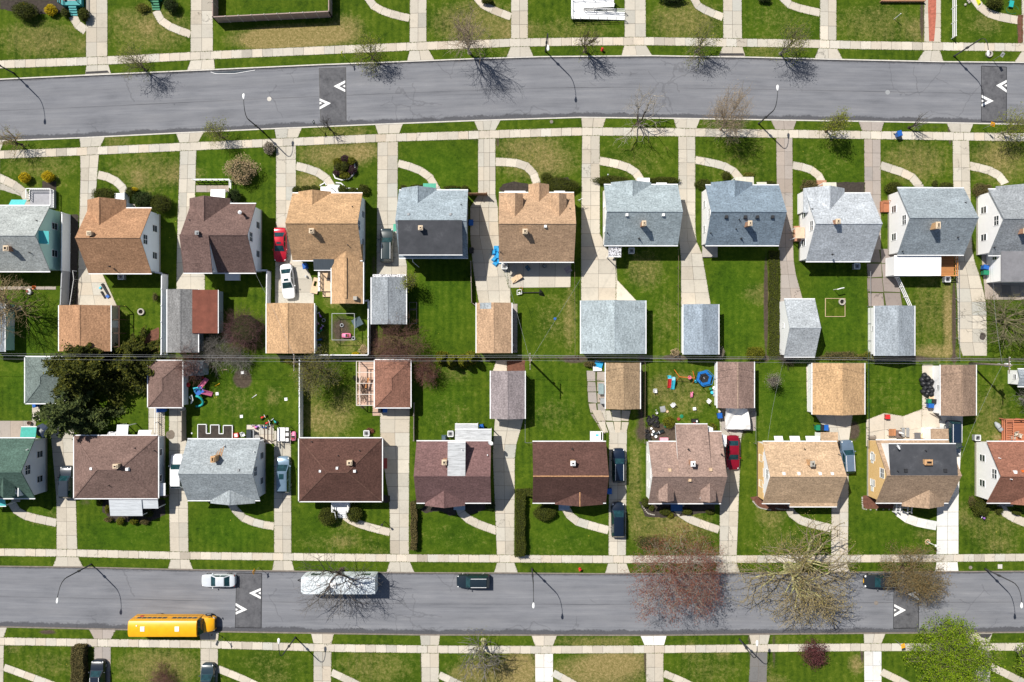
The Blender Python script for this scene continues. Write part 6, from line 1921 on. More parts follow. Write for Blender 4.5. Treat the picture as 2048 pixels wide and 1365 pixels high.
tree(1441,259,8.4,2.9,"bare round crowned tan tree leaning over the upper street",BK['tan'],BK['tan'],LF['dry'],2600,.06,11,off=(-.1,1.0),trunk=.30,thick=.6,levels=4,nb=(10,6,5,4),spread=(1.05,.75,.75,.8),up=(.4,.3,.2,.1))
tree(1652,263,6.0,1.6,"narrow yellow green tree on the verge before the white roofed house",BK['brown'],BK['olive'],LF['bud'],1600,.11,12,group=VT,up=(.8,.5,.3,.2),**V_)
tree(1818,256,4.2,1.0,"thin dark leaning sapling beside the blue wheeled bin",BK['dark'],BK['grey'],None,0,seed=13,off=(.6,.3),group=VT,thick=1.3,levels=3,nb=(5,4,3,2))
tree(2004,266,5.2,2.5,"leafy green verge tree by the orange sign",BK['grey'],BK['olive'],LF['bud'],1700,.10,14,group=VT,**V_)
tree(684,1140,11.5,5.2,"big bare tree spreading over the white trailer",BK['brown'],m_bark((.13,.115,.10)),LF['greyleaf'],300,.06,15,off=(-.3,-.4),trunk=.22,thick=.8,levels=4,nb=(7,5,4,3),spread=(.95,.7,.75,.8))
tree(1343,1136,9.0,5.9,"wide reddish budding maple over the lower street",BK['red'],BK['pale'],LF['red'],19000,.09,16,off=(.3,-.1),trunk=.2,thick=.6,clus=.26,levels=4,nb=(9,6,5,4),spread=(1.0,.75,.75,.8))
tree(1577,1134,10.5,7.0,"large mossy limbed tree with yellow tan buds",BK['moss'],m_bark((.24,.20,.13)),LF['yellowbud'],11000,.08,17,off=(.3,-.3),trunk=.16,thick=1.75,blv=2,clus=.34,levels=4,nb=(8,5,4,4),spread=(1.05,.7,.75,.8))
tree(1803,1136,7.0,3.6,"rounded brownish green budding tree over the pickup truck",BK['brown'],BK['olive'],LF['brown'],11000,.085,18,off=(.2,0),levels=4,nb=(9,6,5,3))
tree(1872,1284,9.0,4.6,"dense bright green leafy tree at the lower corner",BK['grey'],BK['olive'],LF['spring'],21000,.125,19,off=(-.4,-1.0),clus=.25,levels=4,nb=(9,6,5,4),spread=(1.0,.75,.75,.8))
tree(2030,1300,5.0,1.9,"small green tree cut by the photo edge",BK['grey'],BK['olive'],LF['spring'],1600,.15,20,**V_)
tree(1617,1297,3.4,1.9,"small dark red leafed tree on the lower verge",BK['dark'],BK['maroon'],LF['darkred'],3200,.10,22,trunk=.2,**V_)
tree(967,1282,6.2,3.2,"heavily pruned street tree with a lichen covered trunk",BK['moss'],BK['greyish'] if 'greyish' in BK else BK['grey'],LF['olive'],900,.10,23,off=(-.5,-1.7),trunk=.34,thick=1.6,levels=3,nb=(6,6,5,4))
tree(645,733,6.5,3.0,"yellow green willow like tree over the white fence end",BK['olive'],BK['olive'],LF['olive'],2200,.11,24,off=(-.2,-1.3),multi=3,levels=4,nb=(6,5,4,3))
tree(40,618,9.2,4.3,"large bare straw coloured tree at the photo edge above the teal shed",BK['grey'],BK['straw'],LF['dry'],500,.07,25,off=(.2,.6),trunk=.25,levels=4,nb=(8,5,5,4))
tree(1995,640,8.0,4.0,"large bare olive tree at the photo edge beside the empty pad",BK['olive'],BK['olive'],LF['olive'],500,.07,26,off=(.6,0),trunk=.18,levels=4,nb=(9,6,5,4),spread=(1.1,.75,.75,.8))
tree(2040,798,5.0,2.3,"bare grey tree at the photo edge above the timber deck",BK['grey'],BK['grey'],None,0,seed=27,**V_)
tree(823,567,4.8,1.1,"slim budding tree at the corner of the grey blue garage",BK['dark'],BK['olive'],LF['bud'],600,.10,28,**V_)
tree(802,690,5.0,3.7,"sprawling brown twiggy tree behind the grey blue garage",BK['brown'],BK['red'],LF['brown'],1600,.07,29,multi=4,trunk=.15,levels=4,nb=(6,5,4,3),spread=(.9,.7,.7,.8))
tree(855,742,3.2,2.0,"reddish budding shrub tree beside the hipped garage",BK['red'],BK['red'],LF['red'],900,.06,30,multi=3,trunk=.15,**V_)
tree(1537,760,3.6,.85,"small pollarded tree with a round twiggy head",BK['brown'],BK['grey'],LF['greyleaf'],900,.07,31,trunk=.5,levels=3,nb=(10,7,5,3))
tree(398,722,5.0,2.6,"drooping bare brown tree over the small dark shed",BK['brown'],BK['red'],None,0,seed=32,off=(-.2,-.6),multi=2,**V_)


def needles(px,py,hgt,rad,label,mt,n=9000,size=.26,seed=1,off=(0,0),name='conifer',flat=1.0):
 """evergreen: whorls of branches, each carrying leaf clumps that are lighter toward the tips"""
 p = W(px,py,0); r = np.random.default_rng(seed)
 root = empty(name,(p.x,p.y,0),label,"tree",'evergreen trees in the back yards')
 tm = MB(); tm.tube([(0,0,-.05),(off[0] * .5,off[1] * .5,hgt * .55),(off[0],off[1],hgt * .97)],[.22,.14,.03],8,cap=False)
 br = []
 nb = int(46 * hgt / 8)
 for i in range(nb):
  f = (i + r.uniform(0,1)) / nb
  z = hgt * (.10 + .88 * f); ln = rad * (1 - f) ** .75 * r.uniform(.45,1.22) + .25
  a = i * 2.399 + r.uniform(-.5,.5); sag = r.uniform(-.25,.12)
  b0 = np.array([off[0] * f,off[1] * f,z]); b1 = b0 + np.array([math.cos(a) * ln,math.sin(a) * ln * flat,sag * ln])
  br.append((b0,b1,ln))
  if i % 2 == 0: tm.tube([b0,(b0 + b1) / 2 + np.array([0,0,.05]),b1],[.05,.03,.012],4,cap=False)
 tm.build("trunk",BK['dark'],root,*Z1)
 wts = np.array([b[2] ** 1.4 for b in br]); wts /= wts.sum()
 k = r.choice(len(br),n,p=wts)
 f = r.uniform(.15,1.06,n) ** .8
 B0 = np.array([b[0] for b in br])[k]; B1 = np.array([b[1] for b in br])[k]; LN = np.array([b[2] for b in br])[k]
 # clump the sprays
 fc = np.round(f * 5) / 5 + r.normal(0,.045,n)
 P = B0 + (B1 - B0) * fc[:,None] + r.normal(size=(n,3)) * (LN * .085 * (1.25 - f * .5))[:,None] * np.array([1,1,.55])
 V,F = leaf_quads(P,size * r.uniform(.6,1.2,n),.8,1.9)
 np_mesh("crown",V,F,mt,None,root)
 return root


needles(205,748,8.5,6.6,"wide dark evergreen sprawling between the two back yards",LF['ever'],12500,.26,1,off=(-1.1,.2),flat=.66)
needles(290,733,6.0,3.4,"dark evergreen touching the brown hipped garage",LF['ever'],5200,.25,2,off=(-.6,.2))
needles(200,703,6.0,3.4,"olive evergreen at the foot of the orange brown garage",LF['ever'],5200,.25,3,off=(.2,.4),flat=.6)
needles(285,700,4.5,2.6,"small evergreen beside the red mulch bed",LF['ever'],4500,.24,4)
needles(166,824,8.8,4.6,"tall blue green spruce above the driveway of the green roofed house",LF['spruce'],9500,.27,5,off=(.1,0))
for i,(x,y,h_,lb) in enumerate([(886,716,3.0,"pointed golden green arborvitae nearest the brown twiggy tree"),(904,722,3.3,"golden green arborvitae second from the brown twiggy tree"),(929,722,3.2,"golden green arborvitae second from the tan garage"),(945,716,3.4,"golden green arborvitae nearest the tan garage")]):
 p = W(x,y,0); root = empty("arborvitae",(p.x,p.y,0),lb,"tree","arborvitae row on the back fence line")
 n = 1500; rr = np.random.default_rng(50 + i); z = rr.uniform(0,1,n) ** 1.2; a = rr.uniform(0,6.283,n); q = (1 - z) ** .7 * .95 * rr.uniform(.75,1.05,n) * (1 + .18 * np.sin(a * 3 + z * 9))
 P = np.stack([q * np.cos(a),q * np.sin(a),.1 + z * h_],1)
 V,F = leaf_quads(P,.19,.3); np_mesh("foliage",V,F,LF['arbor'],None,root)
 m = MB(); m.cyl(0,0,-.05,h_ * .8,.07,.02,6); m.build("trunk",BK['dark'],root,*Z0)

CORE = plain((.026,.030,.006),.95,.4,6.0)
SHR = 'clipped shrubs around the houses'


def shrub(px,py,rx,ry,hgt,label,leaf,n=700,size=.11,seed=1,group=SHR,name='shrub',lump=.14,base=0.0):
 """rounded bush: rx, ry in photo pixels at mid height"""
 p = W(px,py,hgt * .55)
 root = empty(name,(p.x,p.y,0),label,"shrub",group)
 r = np.random.default_rng(seed * 7 + 1)
 u = r.normal(size=(n,3)); u = unit(u); u[:,2] = np.where(u[:,2] < -.55,-u[:,2],u[:,2])
 ph = r.uniform(0,6.28,6)
 k = 1 + lump * (np.sin(u[:,0] * 4 + ph[0]) * np.cos(u[:,1] * 4 + ph[1]) + .6 * np.sin(u[:,2] * 7 + u[:,0] * 5 + ph[2]))
 rad = k * r.uniform(.72,1.04,n)
 P = u * rad[:,None] * np.array([rx * S,ry * S,hgt * .5]) + np.array([0,0,hgt * .52 + base])
 V,F = leaf_quads(P,size,.3)
 np_mesh("foliage",V,F,leaf,None,root)
 m = MB()
 m.ell((0,0,hgt * .48 + base),(rx * S * .72,ry * S * .72,hgt * .42),10,6); m.cyl(0,0,-.03,hgt * .3,.06,.04,6)
 m.build("branches",CORE,root,*Z0)
 return root


def hedge(px0,py0,px1,py1,hgt,label,leaf,dens=110,size=.10,seed=1,name='hedge',group='clipped hedges'):
 a = W(px0,py1,hgt * .6); b = W(px1,py0,hgt * .6); r = np.random.default_rng(seed * 13 + 5)
 cx,cy,sx,sy = (a.x + b.x) / 2,(a.y + b.y) / 2,b.x - a.x,b.y - a.y
 root = empty(name,(cx,cy,0),label,"hedge",group)
 area = sx * sy + 1.2 * hgt * (sx + sy); n = int(area * dens)
 P = np.empty((n,3))
 sel = r.uniform(0,1,n); top = sel < .55
 P[:,0] = r.uniform(-.5,.5,n) * sx; P[:,1] = r.uniform(-.5,.5,n) * sy; P[:,2] = r.uniform(.1,1,n) * hgt
 P[top,2] = hgt * (1 + r.normal(0,.035,top.sum()))
 side = ~top; sgn = np.where(r.uniform(size=n) < .5,-.5,.5); ax = r.uniform(size=n) < sy / (sx + sy)
 P[side & ax,0] = (sgn * sx)[side & ax]; P[side & ~ax,1] = (sgn * sy)[side & ~ax]
 P[:,0] += np.sin(P[:,1] * 2.1 + seed) * .06; P[:,1] += np.sin(P[:,0] * 2.3 + seed) * .05
 P += r.normal(0,.035,(n,3))
 V,F = leaf_quads(P,size,.4); np_mesh("foliage",V,F,leaf,None,root)
 m = MB(); m.box(-sx / 2 + .07,-sy / 2 + .07,-.03,sx / 2 - .07,sy / 2 - .07,hgt - .08); m.build("branches",CORE,root,*Z0)
 return root


E = [  # px py rx ry h label leaf n size
 (49,22,26,18,1.9,"large dark shrub at the upper corner of the frame",'box',1100),(50,20,12,12,1.2,"golden shrub in the upper dark bed by the photo corner",'gold',500),(101,20,12,11,1.2,"golden shrub in the upper dark bed nearer the teal porch",'gold',500),
 (130,26,8,9,1.0,"small round olive bush at the teal porch steps",'box',300),(167,30,11,13,1.3,"round clipped bush beside the teal porch and driveway",'box',700),(286,16,14,9,.7,"low round bush beside the green porch",'olive',400),(341,10,14,14,1.6,"dark round bush beside the green porch steps",'darkgreen',700),
 (975,2,12,6,1.0,"dark bush at the shaded upper front path",'box',400),(1345,-2,28,8,1.2,"dark low bush at the top edge beyond the ramp",'darkgreen',700),(1990,5,17,13,1.3,"round olive bush in the curve of the upper path",'box',800),(1530,0,14,5,.9,"dark bush at the top edge by the grey step",'darkgreen',300),
 (49,356,11,10,1.3,"golden round bush on the lawn of the teal house",'gold',550),(96,354,12,11,1.4,"golden round bush nearest the white railed porch",'gold',600),
 (207,390,24,14,1.3,"wide dark clipped bush before the orange brown roof",'box',1200),(260,384,10,10,1.0,"small dark bush at the path end of the orange roofed house",'box',400),(286,400,22,17,1.8,"large dark evergreen bush before the white gable wall",'darkgreen',1200),(322,408,21,20,1.9,"large round dark bush at the house corner with orange roof",'box',1300),(268,379,8,4,.8,"yellow tipped bush above the dark bushes",'gold',200),
 (468,392,13,14,1.7,"dense dark green bush at the brown roofed house corner",'darkgreen',800),(538,296,11,12,1.1,"trimmed brown twiggy shrub on the verge corner",'greyleaf',700),
 (593,381,9,9,.9,"round bush first from the driveway before the tan roof",'box',400),(612,379,11,8,.9,"dark low bush second from the driveway before the tan roof",'box',400),(629,379,9,9,.9,"round bush beside the white porch canopy of the tan roof",'box',400),(685,380,10,9,.9,"bush beyond the white porch canopy of the tan roof",'box',400),(706,381,9,6,.8,"low bush near the white edging line",'box',300),(727,379,11,10,1.1,"round bush at the corner beside the long tan roof",'box',500),
 (675,325,10,9,1.0,"olive ball bush in the round topiary bed toward the path",'arbor',400),(690,318,9,8,1.0,"maroon ball bush at the top of the topiary bed",'maroonleaf',350),(703,322,8,8,1.0,"bright green ball bush of the topiary bed",'arbor',350),(677,334,9,10,1.3,"green ball bush in the middle of the topiary bed",'box',400),(689,333,9,10,1.5,"tallest green ball bush of the topiary bed",'box',450),(674,345,8,7,.9,"dark maroon ball bush toward the path",'maroonleaf',300),(704,340,8,9,1.0,"dark maroon ball bush by the lawn side of the bed",'maroonleaf',350),(690,351,11,8,.8,"low olive bush at the front of the topiary bed",'arbor',400),(683,344,6,5,1.0,"small pale bush between the maroon balls",'olive',200),
 (807,376,8,6,.9,"round bush at the corner by the green awning roof",'box',300),(836,374,16,5,.8,"low clipped bush beside the green awning",'box',350),(905,376,18,4,.8,"low clipped bush under the small green awning",'box',350),(930,377,8,6,.9,"round bush at the end of the green awned front",'box',300),
 (1093,355,12,9,1.1,"rounded bush beside the tan gabled porch",'box',450),(1118,373,40,18,1.4,"wide clipped bush before the tan roofed house",'box',2400),
 (1224,361,38,9,1.0,"long clipped bush beside the white canopy path",'box',1300),(1328,361,32,7,1.0,"clipped bush between the white canopy and next driveway",'box',1000),(1498,350,11,5,.5,"low round bush above the beige canopy",'olive',250),(1407,368,18,10,.9,"low bush at the slate blue house corner",'box',600),(1452,352,9,9,1.4,"clipped square bush beside the beige canopy",'box',500),(1540,367,12,5,.7,"low bush under the beige window awning",'box',250),
 (1619,371,18,11,1.2,"round olive bush beside the brick porch",'hedgebrown',900),(1788,376,19,12,1.2,"spreading olive bush at the grey roofed house corner",'box',900),(1892,371,14,6,.8,"low bush before the grey roof near the driveway",'box',350),(1870,368,6,7,.9,"small pointed bush before the grey roof",'box',200),(1966,380,20,13,1.2,"reddish green bush at the white corner house",'hedgebrown',900),(2042,376,10,7,.8,"low bush beyond the timber steps",'box',300),
 (1511,707,19,14,1.5,"round olive bush at the end of the dark hedge strip",'arbor',1100),(1441,706,8,11,1.3,"brown bush behind the narrow blue garage",'greyleaf',400),
 (200,1005,6,5,.8,"small green bush under the brown hipped roof",'arbor',200),(215,1019,5,9,.8,"small yellow green bush beside the white metal porch",'arbor',250),(217,1040,9,5,.7,"brown low bush at the bed corner",'hedgebrown',250),(241,1043,8,8,.9,"yellow green bush below the white metal porch",'arbor',350),(268,1043,8,7,.9,"yellow green bush below the porch beside the brown one",'arbor',350),(289,1044,8,6,.8,"brown bush at the front of the porch bed",'hedgebrown',300),(297,1028,9,7,1.0,"dark green bush under the side canopy",'box',350),
 (656,1033,19,18,1.7,"large dark round bush nearer the red mark beside the white steps",'box',1500),(709,1029,15,17,1.6,"round green bush beside the white steps nearer the driveway",'box',1200),(1090,1026,22,16,1.5,"large round bush beside the blue grey porch",'box',1600),(838,1008,11,10,1.2,"dark bush at the corner under the maroon roof",'darkgreen',500),(980,1012,10,9,1.0,"dark bush in the shade of the maroon house",'darkgreen',400),
 (1291,1006,9,10,1.0,"yellow green bush at the white wall corner",'box',400),(1303,1016,6,6,.7,"small bush in the shaded dormered front bed",'box',200),(1330,1024,11,7,.9,"clipped bush beside the front path of the dormered house",'box',450),(1341,1031,7,6,.6,"pale leafy plant beside the front path",'arbor',250),(1374,1024,10,6,.9,"clipped bush across the path of the dormered house",'box',350),(1420,1024,9,5,.7,"low bush near the driveway of the dormered house",'box',250),
 (1962,1014,20,19,1.5,"large olive bush at the white wall of the red brown house",'box',1500),(1944,1003,7,12,.9,"reddish thin bush against the white wall",'hedgebrown',300),(1998,1020,8,9,1.0,"small bush by the path of the red brown house",'box',300),(2034,1024,10,7,.9,"green bush near the photo edge below the red brown roof",'box',350),
 (482,341,31,27,2.3,"round bare twiggy ornamental shrub on the lawn",'dry',1500),(755,708,11,10,1.0,"small reddish shrub behind the grey garage",'hedgebrown',300),(727,700,9,10,.8,"pale dry grass clump in the white fence corner",'dry',500),(711,708,7,4,.5,"yellow flowers by the white fence",'gold',150),(1338,845,12,12,1.0,"yellow green bush in the cluttered yard corner",'arbor',500),(1425,856,9,10,.8,"yellow green plant beside the rear extension",'arbor',300),(709,756,4,5,.8,"small dark green bush beside the pergola",'darkgreen',180),(740,862,9,6,.5,"red leafed ground plant beside the air unit",'red',200),
 (1180,728,12,6,.8,"brown dry shrub on the back fence line",'hedgebrown',300),(1350,705,9,8,.9,"pinkish dry shrub at the fence corner",'dry',250),(1680,712,40,9,1.0,"low brown brush behind the pale shed",'hedgebrown',900),(1745,712,26,8,1.0,"olive brush at the speckled garage corner",'olive',600),(310,595,5,9,.9,"small brown brush by the fence",'hedgebrown',150),(595,722,30,10,1.6,"olive brush under the utility pole",'olive',700),(1283,812,4,12,.6,"brown weeds beside the tan garage wall",'hedgebrown',200),(1300,1085,30,14,.5,"reddish dry weeds beside the lower pavement",'hedgebrown',500)]
for i,(x,y,rx,ry,h_,lb,lf,n) in enumerate(E):
 shrub(x,y,rx,ry,h_,lb,LF[lf],int(n * 2.1),.095 if rx > 9 else .075,i + 1,lump=.22 if lf in ('dry','greyleaf','olive','hedgebrown') else .1)
shrub(490,660,43,42,3.0,"wide round leafless brown shrub beside the tan garage",LF['maroonleaf'],1300,.06,300,lump=.1)
for px_,py_,h_,rad_,sd_,n_,bk_,lb in [(494,661,3.4,3.1,41,14,'maroon',"wide round thicket of fine dark purple brown twigs"),(440,700,2.6,3.2,42,9,'grey',"low grey brown brush thicket behind the long grey garage"),(485,720,2.0,2.0,43,7,'grey',"low bare brush by the utility line"),(778,700,2.4,2.2,44,7,'red',"low red brown brush near the pergola"),(330,1350,1.8,2.1,46,8,'red',"low brown bare thicket on the lower lawn beside the bus driveway"),(1570,716,1.6,1.4,45,6,'brown',"low bare brush behind the pale grey shed")]:
 tree(px_,py_,h_,rad_,lb,BK[bk_],BK[bk_],None,0,seed=sd_,multi=n_,trunk=.22,name='thicket',group='bare thickets in the back yards',levels=3,nb=(5,5,4,3),spread=(.7,.6,.7,.8),thick=.7)

for a in [(822,1004,834,1098,1.2,"long olive hedge beside the driveway of the maroon roofed house",'hedgebrown'),(1031,993,1050,1112,1.3,"long olive hedge along the lawn of the dark brown house",'box'),(1031,979,1065,992,1.1,"short hedge joining the long hedge to the house wall",'box'),(146,1292,170,1390,1.5,"brown clipped hedge beside the black sport utility car",'hedgebrown'),(1538,502,1558,716,.3,"long low olive hedge strip between two back yards",'strip'),(1031,893,1033,975,.5,"thin hedge line by the driveway",'box')][:5]:
 hedge(*a[:5],a[5],LF[a[6]],dens=200,seed=int(a[0]))

# grass creeping over the edges of the slabs: blades nobody could count
P = []
for Lp,Rp,bs in EDGES:
 for line in (Lp,Rp):
  for (x0,y0),(x1,y1) in zip(line,line[1:]):
   if not (-30 < x0 < 2080): continue
   l = math.hypot(x1 - x0,y1 - y0); n = int(l * 1.7)
   f = rng.uniform(0,1,n); w_ = np.abs(rng.normal(0,.75,n)) * (.4 + .9 * abs(math.sin(x0 * .37 + y0 * .21)))
   cx = sum(q[0] for q in Lp + Rp) / (2 * len(Lp)); nx,ny = (y1 - y0) / l,-(x1 - x0) / l
   ox = (Rp[0][0] - Lp[0][0]),(Rp[0][1] - Lp[0][1]); sg = 1 if (ox[0] * nx + ox[1] * ny) > 0 else -1
   if line is Rp: sg = -sg
   P.append(np.stack([x0 + (x1 - x0) * f + nx * sg * (w_ - .35),y0 + (y1 - y0) * f + ny * sg * (w_ - .35)],1))
P = np.concatenate(P)
def clear(q):
 x,y = q[:,0],q[:,1]; k = np.ones(len(q),bool)
 for tp,bt in ((ROAD_N_TOP,ROAD_N_BOT),(ROAD_S_TOP,ROAD_S_BOT)):
  a = np.interp(x,[c[0] for c in tp],[c[1] for c in tp]); b = np.interp(x,[c[0] for c in bt],[c[1] for c in bt]); k &= ~((y > a - 2) & (y < b + 2))
 return k
P = P[clear(P)]
V,F = leaf_quads(np.stack([(P[:,0] - 1024) * S,(682.5 - P[:,1]) * S,np.full(len(P),.024)],1),.07,.5,1.6)
LF['blade'] = m_leaf((.055,.10,.005),(.13,.165,.014),.25)
tag(np_mesh("grass",V,F,LF['blade']),"grass blades creeping over the slab edges",None,None,'stuff')
# ---------------------------------------------------------------- street furniture, fences, yard things
LAMPS = 'street lamps along both streets'


def lamp(px,py,ax,ay,label):
 """px, py: foot of the pole; ax, ay: unit direction of the arm in the photo (right, down)"""
 p = W(px,py); d = Vector((ax,-ay,0)).normalized()
 root = empty("street_lamp",(p.x,p.y,0),label,"street lamp",LAMPS)
 m = MB(); m.tube([(0,0,-.05),(0,0,.3),(0,0,.32),(0,0,6.2)],[.14,.13,.10,.075],10); m.build("pole",M['dark_metal'],root,*Z1)
 pts = [Vector((0,0,6.2)) + d * a + Vector((0,0,z)) for a,z in ((0,-.05),(.06,.5),(.35,1.1),(.85,1.5),(1.5,1.75),(2.1,1.85))]
 m = MB(); m.tube(pts,[.06,.055,.05,.045,.04,.04],8); m.build("arm",M['dark_metal'],root,*Z1)
 c = Vector((0,0,8.02)) + d * 2.45
 m = MB(); n = d.cross(Vector((0,0,1)))
 vs = []
 for t_,w_,h_ in ((-.38,.06,.05),(-.2,.13,.09),(.1,.19,.11),(.3,.16,.09),(.42,.06,.04)):
  for k in range(10):
   an = 2 * math.pi * k / 10; vs.append(c + d * t_ + n * w_ * math.cos(an) + Vector((0,0,h_ * math.sin(an))))
 m.add(vs,[(i * 10 + k,i * 10 + (k + 1) % 10,i * 10 + 10 + (k + 1) % 10,i * 10 + 10 + k) for i in range(4) for k in range(10)] + [tuple(range(9,-1,-1)),tuple(range(40,50))])
 o = m.build("lamp_head",M['white'],root,*Z1)
 m = MB(); m.ell(c + d * .1 - Vector((0,0,.1)),(.15,.15,.07),10,6); m.build("lens",M['gutter'],o,*Z1)
 m = MB(); m.cbox(0,0,3.0,.26,.22,.5); m.build("control_box",M['dark_metal'],root,*Z0)


for a in [(28,147,0,1,"street lamp cut by the photo edge above the upper street"),(526,264,0,-1,"street lamp with its pole standing by the brown trimmed shrub"),(1091,103,0,1,"street lamp on the verge beside the bare pale tree and hydrant"),
    (1517,248,0,-1,"street lamp reaching over the upper street before the slate blue roof"),(1908,113,0,1,"street lamp beside the white rail fence"),(183,1129,-.08,1,"street lamp reaching over the lower street above the school bus"),
    (1064,1138,0,1,"street lamp reaching over the lower street near the dark parked car"),(1970,1138,0,1,"street lamp on the lower street nearest the square utility cover"),(591,1275,0,-1,"street lamp below the white trailer"),(1479,1279,0,-1,"street lamp beside the dark asphalt driveway")]:
 lamp(*a)


def sign(px,py,label,mat,hgt=2.2,diamond=True,rz=0.0,sz=.62):
 p = W(px,py); root = empty("road_sign",(p.x,p.y,0),label,"road sign",'speed hump warning signs',rz)
 m = MB(); m.tube([(0,0,-.05),(0,0,hgt + .3)],.035,6); m.build("post",M['steel'],root,*Z0)
 m = MB(); s = sz / 2 * (1.35 if diamond else 1)
 pts = [(0,-s),(s,0),(0,s),(-s,0)] if diamond else [(-s,-s),(s,-s),(s,s),(-s,s)]
 tl = .22
 m.hexa([(.045 + b * tl,a,hgt + b) for a,b in pts] + [(.075 + b * tl,a,hgt + b) for a,b in pts]); m.build("sign_panel",M[mat],root,*Z0)


M['signyellow'] = plain((.75,.80,.02),.5,.05); M['signorange'] = plain((.85,.38,.01),.5,.05)
sign(692,119,"bright lime yellow diamond sign beside the dense verge tree",'signyellow',rz=R(180)); sign(1966,258,"orange yellow sign leaning over the kerb at the far speed hump",'signorange',rz=R(30)); sign(519,1135,"orange sign on the verge above the silver white sedan",'signorange',rz=R(170)); sign(1790,1280,"yellow warning sign beside the bright green tree",'signorange',rz=R(-30))
sign(1985,121,"grey backed sign near the planter tub on the upper verge",'grey',rz=R(0)); sign(447,1275,"dark backed sign on the verge near the bus nose",'grey',rz=R(180)); sign(636,254,"grey backed sign by the bare sapling",'grey',rz=R(180))

for px,py,lb in [(1204,101,"red fire hydrant on the upper verge"),(1159.5,1138,"red fire hydrant on the lower verge")]:
 p = W(px,py); root = empty("fire_hydrant",(p.x,p.y,0),lb,"hydrant",'fire hydrants')
 m = MB(); m.lathe(0,0,[(.2,0),(.2,.06),(.13,.08),(.13,.55),(.17,.57),(.17,.62),(.12,.72),(.04,.80)],14); m.build("barrel",M['red'],root,*Z1)
 for k in range(3):
  a = k * 2.09; m = MB(); m.tube([(0,0,.45),(.24 * math.cos(a),.24 * math.sin(a),.45)],.075,8); m.build("outlet_cap",M['red'],root,*Z0)

# utility poles, their wires
POLE = m_bark((.22,.18,.14))
for px,py,h_,lb,tr in [(1058,720,9.0,"wooden utility pole at the middle of the back fence line",0),(1939,727,9.5,"wooden utility pole with a grey transformer near the brown garage",1),(622,722,9.0,"wooden utility pole by the tan garage and olive brush",0),(116,722,9.0,"wooden utility pole hidden among the conifers",0),(1420,720,8.8,"wooden utility pole behind the narrow blue garage",0)][:3]:
 p = W(px,py); root = empty("utility_pole",(p.x,p.y,0),lb,"utility pole",'utility poles on the back fence line')
 m = MB(); m.tube([(0,0,-.05),(0,0,h_)],[.16,.10],10); m.build("pole",POLE,root,*Z1)
 m = MB(); m.bar((-.05,-1.1,h_ - .5),(-.05,1.1,h_ - .5),.1,.12); c = m.build("crossarm",POLE,root,*Z0)
 for k in (-1.0,-.45,.45,1.0): m = MB(); m.cyl(-.05,k,h_ - .44,h_ - .24,.05,.03,8); m.build("insulator",M['gutter'],c,*Z0)
 m = MB(); m.tube([(.18,.1,6.2),(.18,.1,6.6)],.09,8); m.build("cable_box",M['grey'],root,*Z0)
 if tr:
  m = MB(); m.lathe(.34,0,[(.2,h_ - 2.0),(.26,h_ - 1.95),(.26,h_ - 1.1),(.2,h_ - 1.02),(.05,h_ - .98)],14); m.build("transformer",M['gutter'],root,*Z1)
PX = [(-2600,712,9),(622,722,9.0),(1058,720,9.0),(1939,727,9.5),(3000,735,9.3)]
def sagwire(a,b,sag,r_,label,name="power_line"):
 a = Vector(a); b = Vector(b); n = 18
 m = MB(); m.tube([a + (b - a) * (k / n) - Vector((0,0,sag * 4 * (k / n) * (1 - k / n))) for k in range(n + 1)],r_,4,cap=False)
 tag(m.build(name,M['grey'],None,False,False),label,"cable",'overhead cables')
for k,(dy,dz,r_,nm) in enumerate([(.8,-.26,.011,"upper power line nearest the upper yards"),(.1,-.26,.011,"upper power line nearest the lower yards"),(.5,-2.6,.018,"thick lower telephone cable")]):
 for (x0,y0,h0),(x1,y1,h1),sp in zip(PX,PX[1:],["to the conifers","between the tan garages","past the pale blue garage","beyond the transformer"]):
  a = W(x0,y0); b = W(x1,y1)
  if x0 < -1000: a = W(-500,y0)
  if x1 > 2900: b = W(2550,y1)
  sagwire((a.x,a.y + dy,h0 + dz),(b.x,b.y + dy,h1 + dz),.5,r_,nm + " " + sp)
for (x0,y0,h0,x1,y1,h1,lb) in [(1058,720,7.5,1003,514,4.5,"service wire to the tan gabled porch house"),(1058,720,7.5,1216,470,4.5,"service wire to the pale blue roofed house"),(1939,727,7.5,1912,946,4.2,"white service wire across the lawn to the sheathed house"),(1939,727,7.5,1985,500,4.5,"service wire to the white corner house"),(1535,722,6.5,1535,886,4,"white service wire over the pollarded tree yard"),(622,722,7.5,507,540,4,"service wire to the brown roofed house")]:
 a = W(x0,y0); b = W(x1,y1,0) * 1; k = (H - h1) / H
 sagwire((a.x,a.y,h0),(b.x * k,b.y * k,h1),.6,.011,lb)

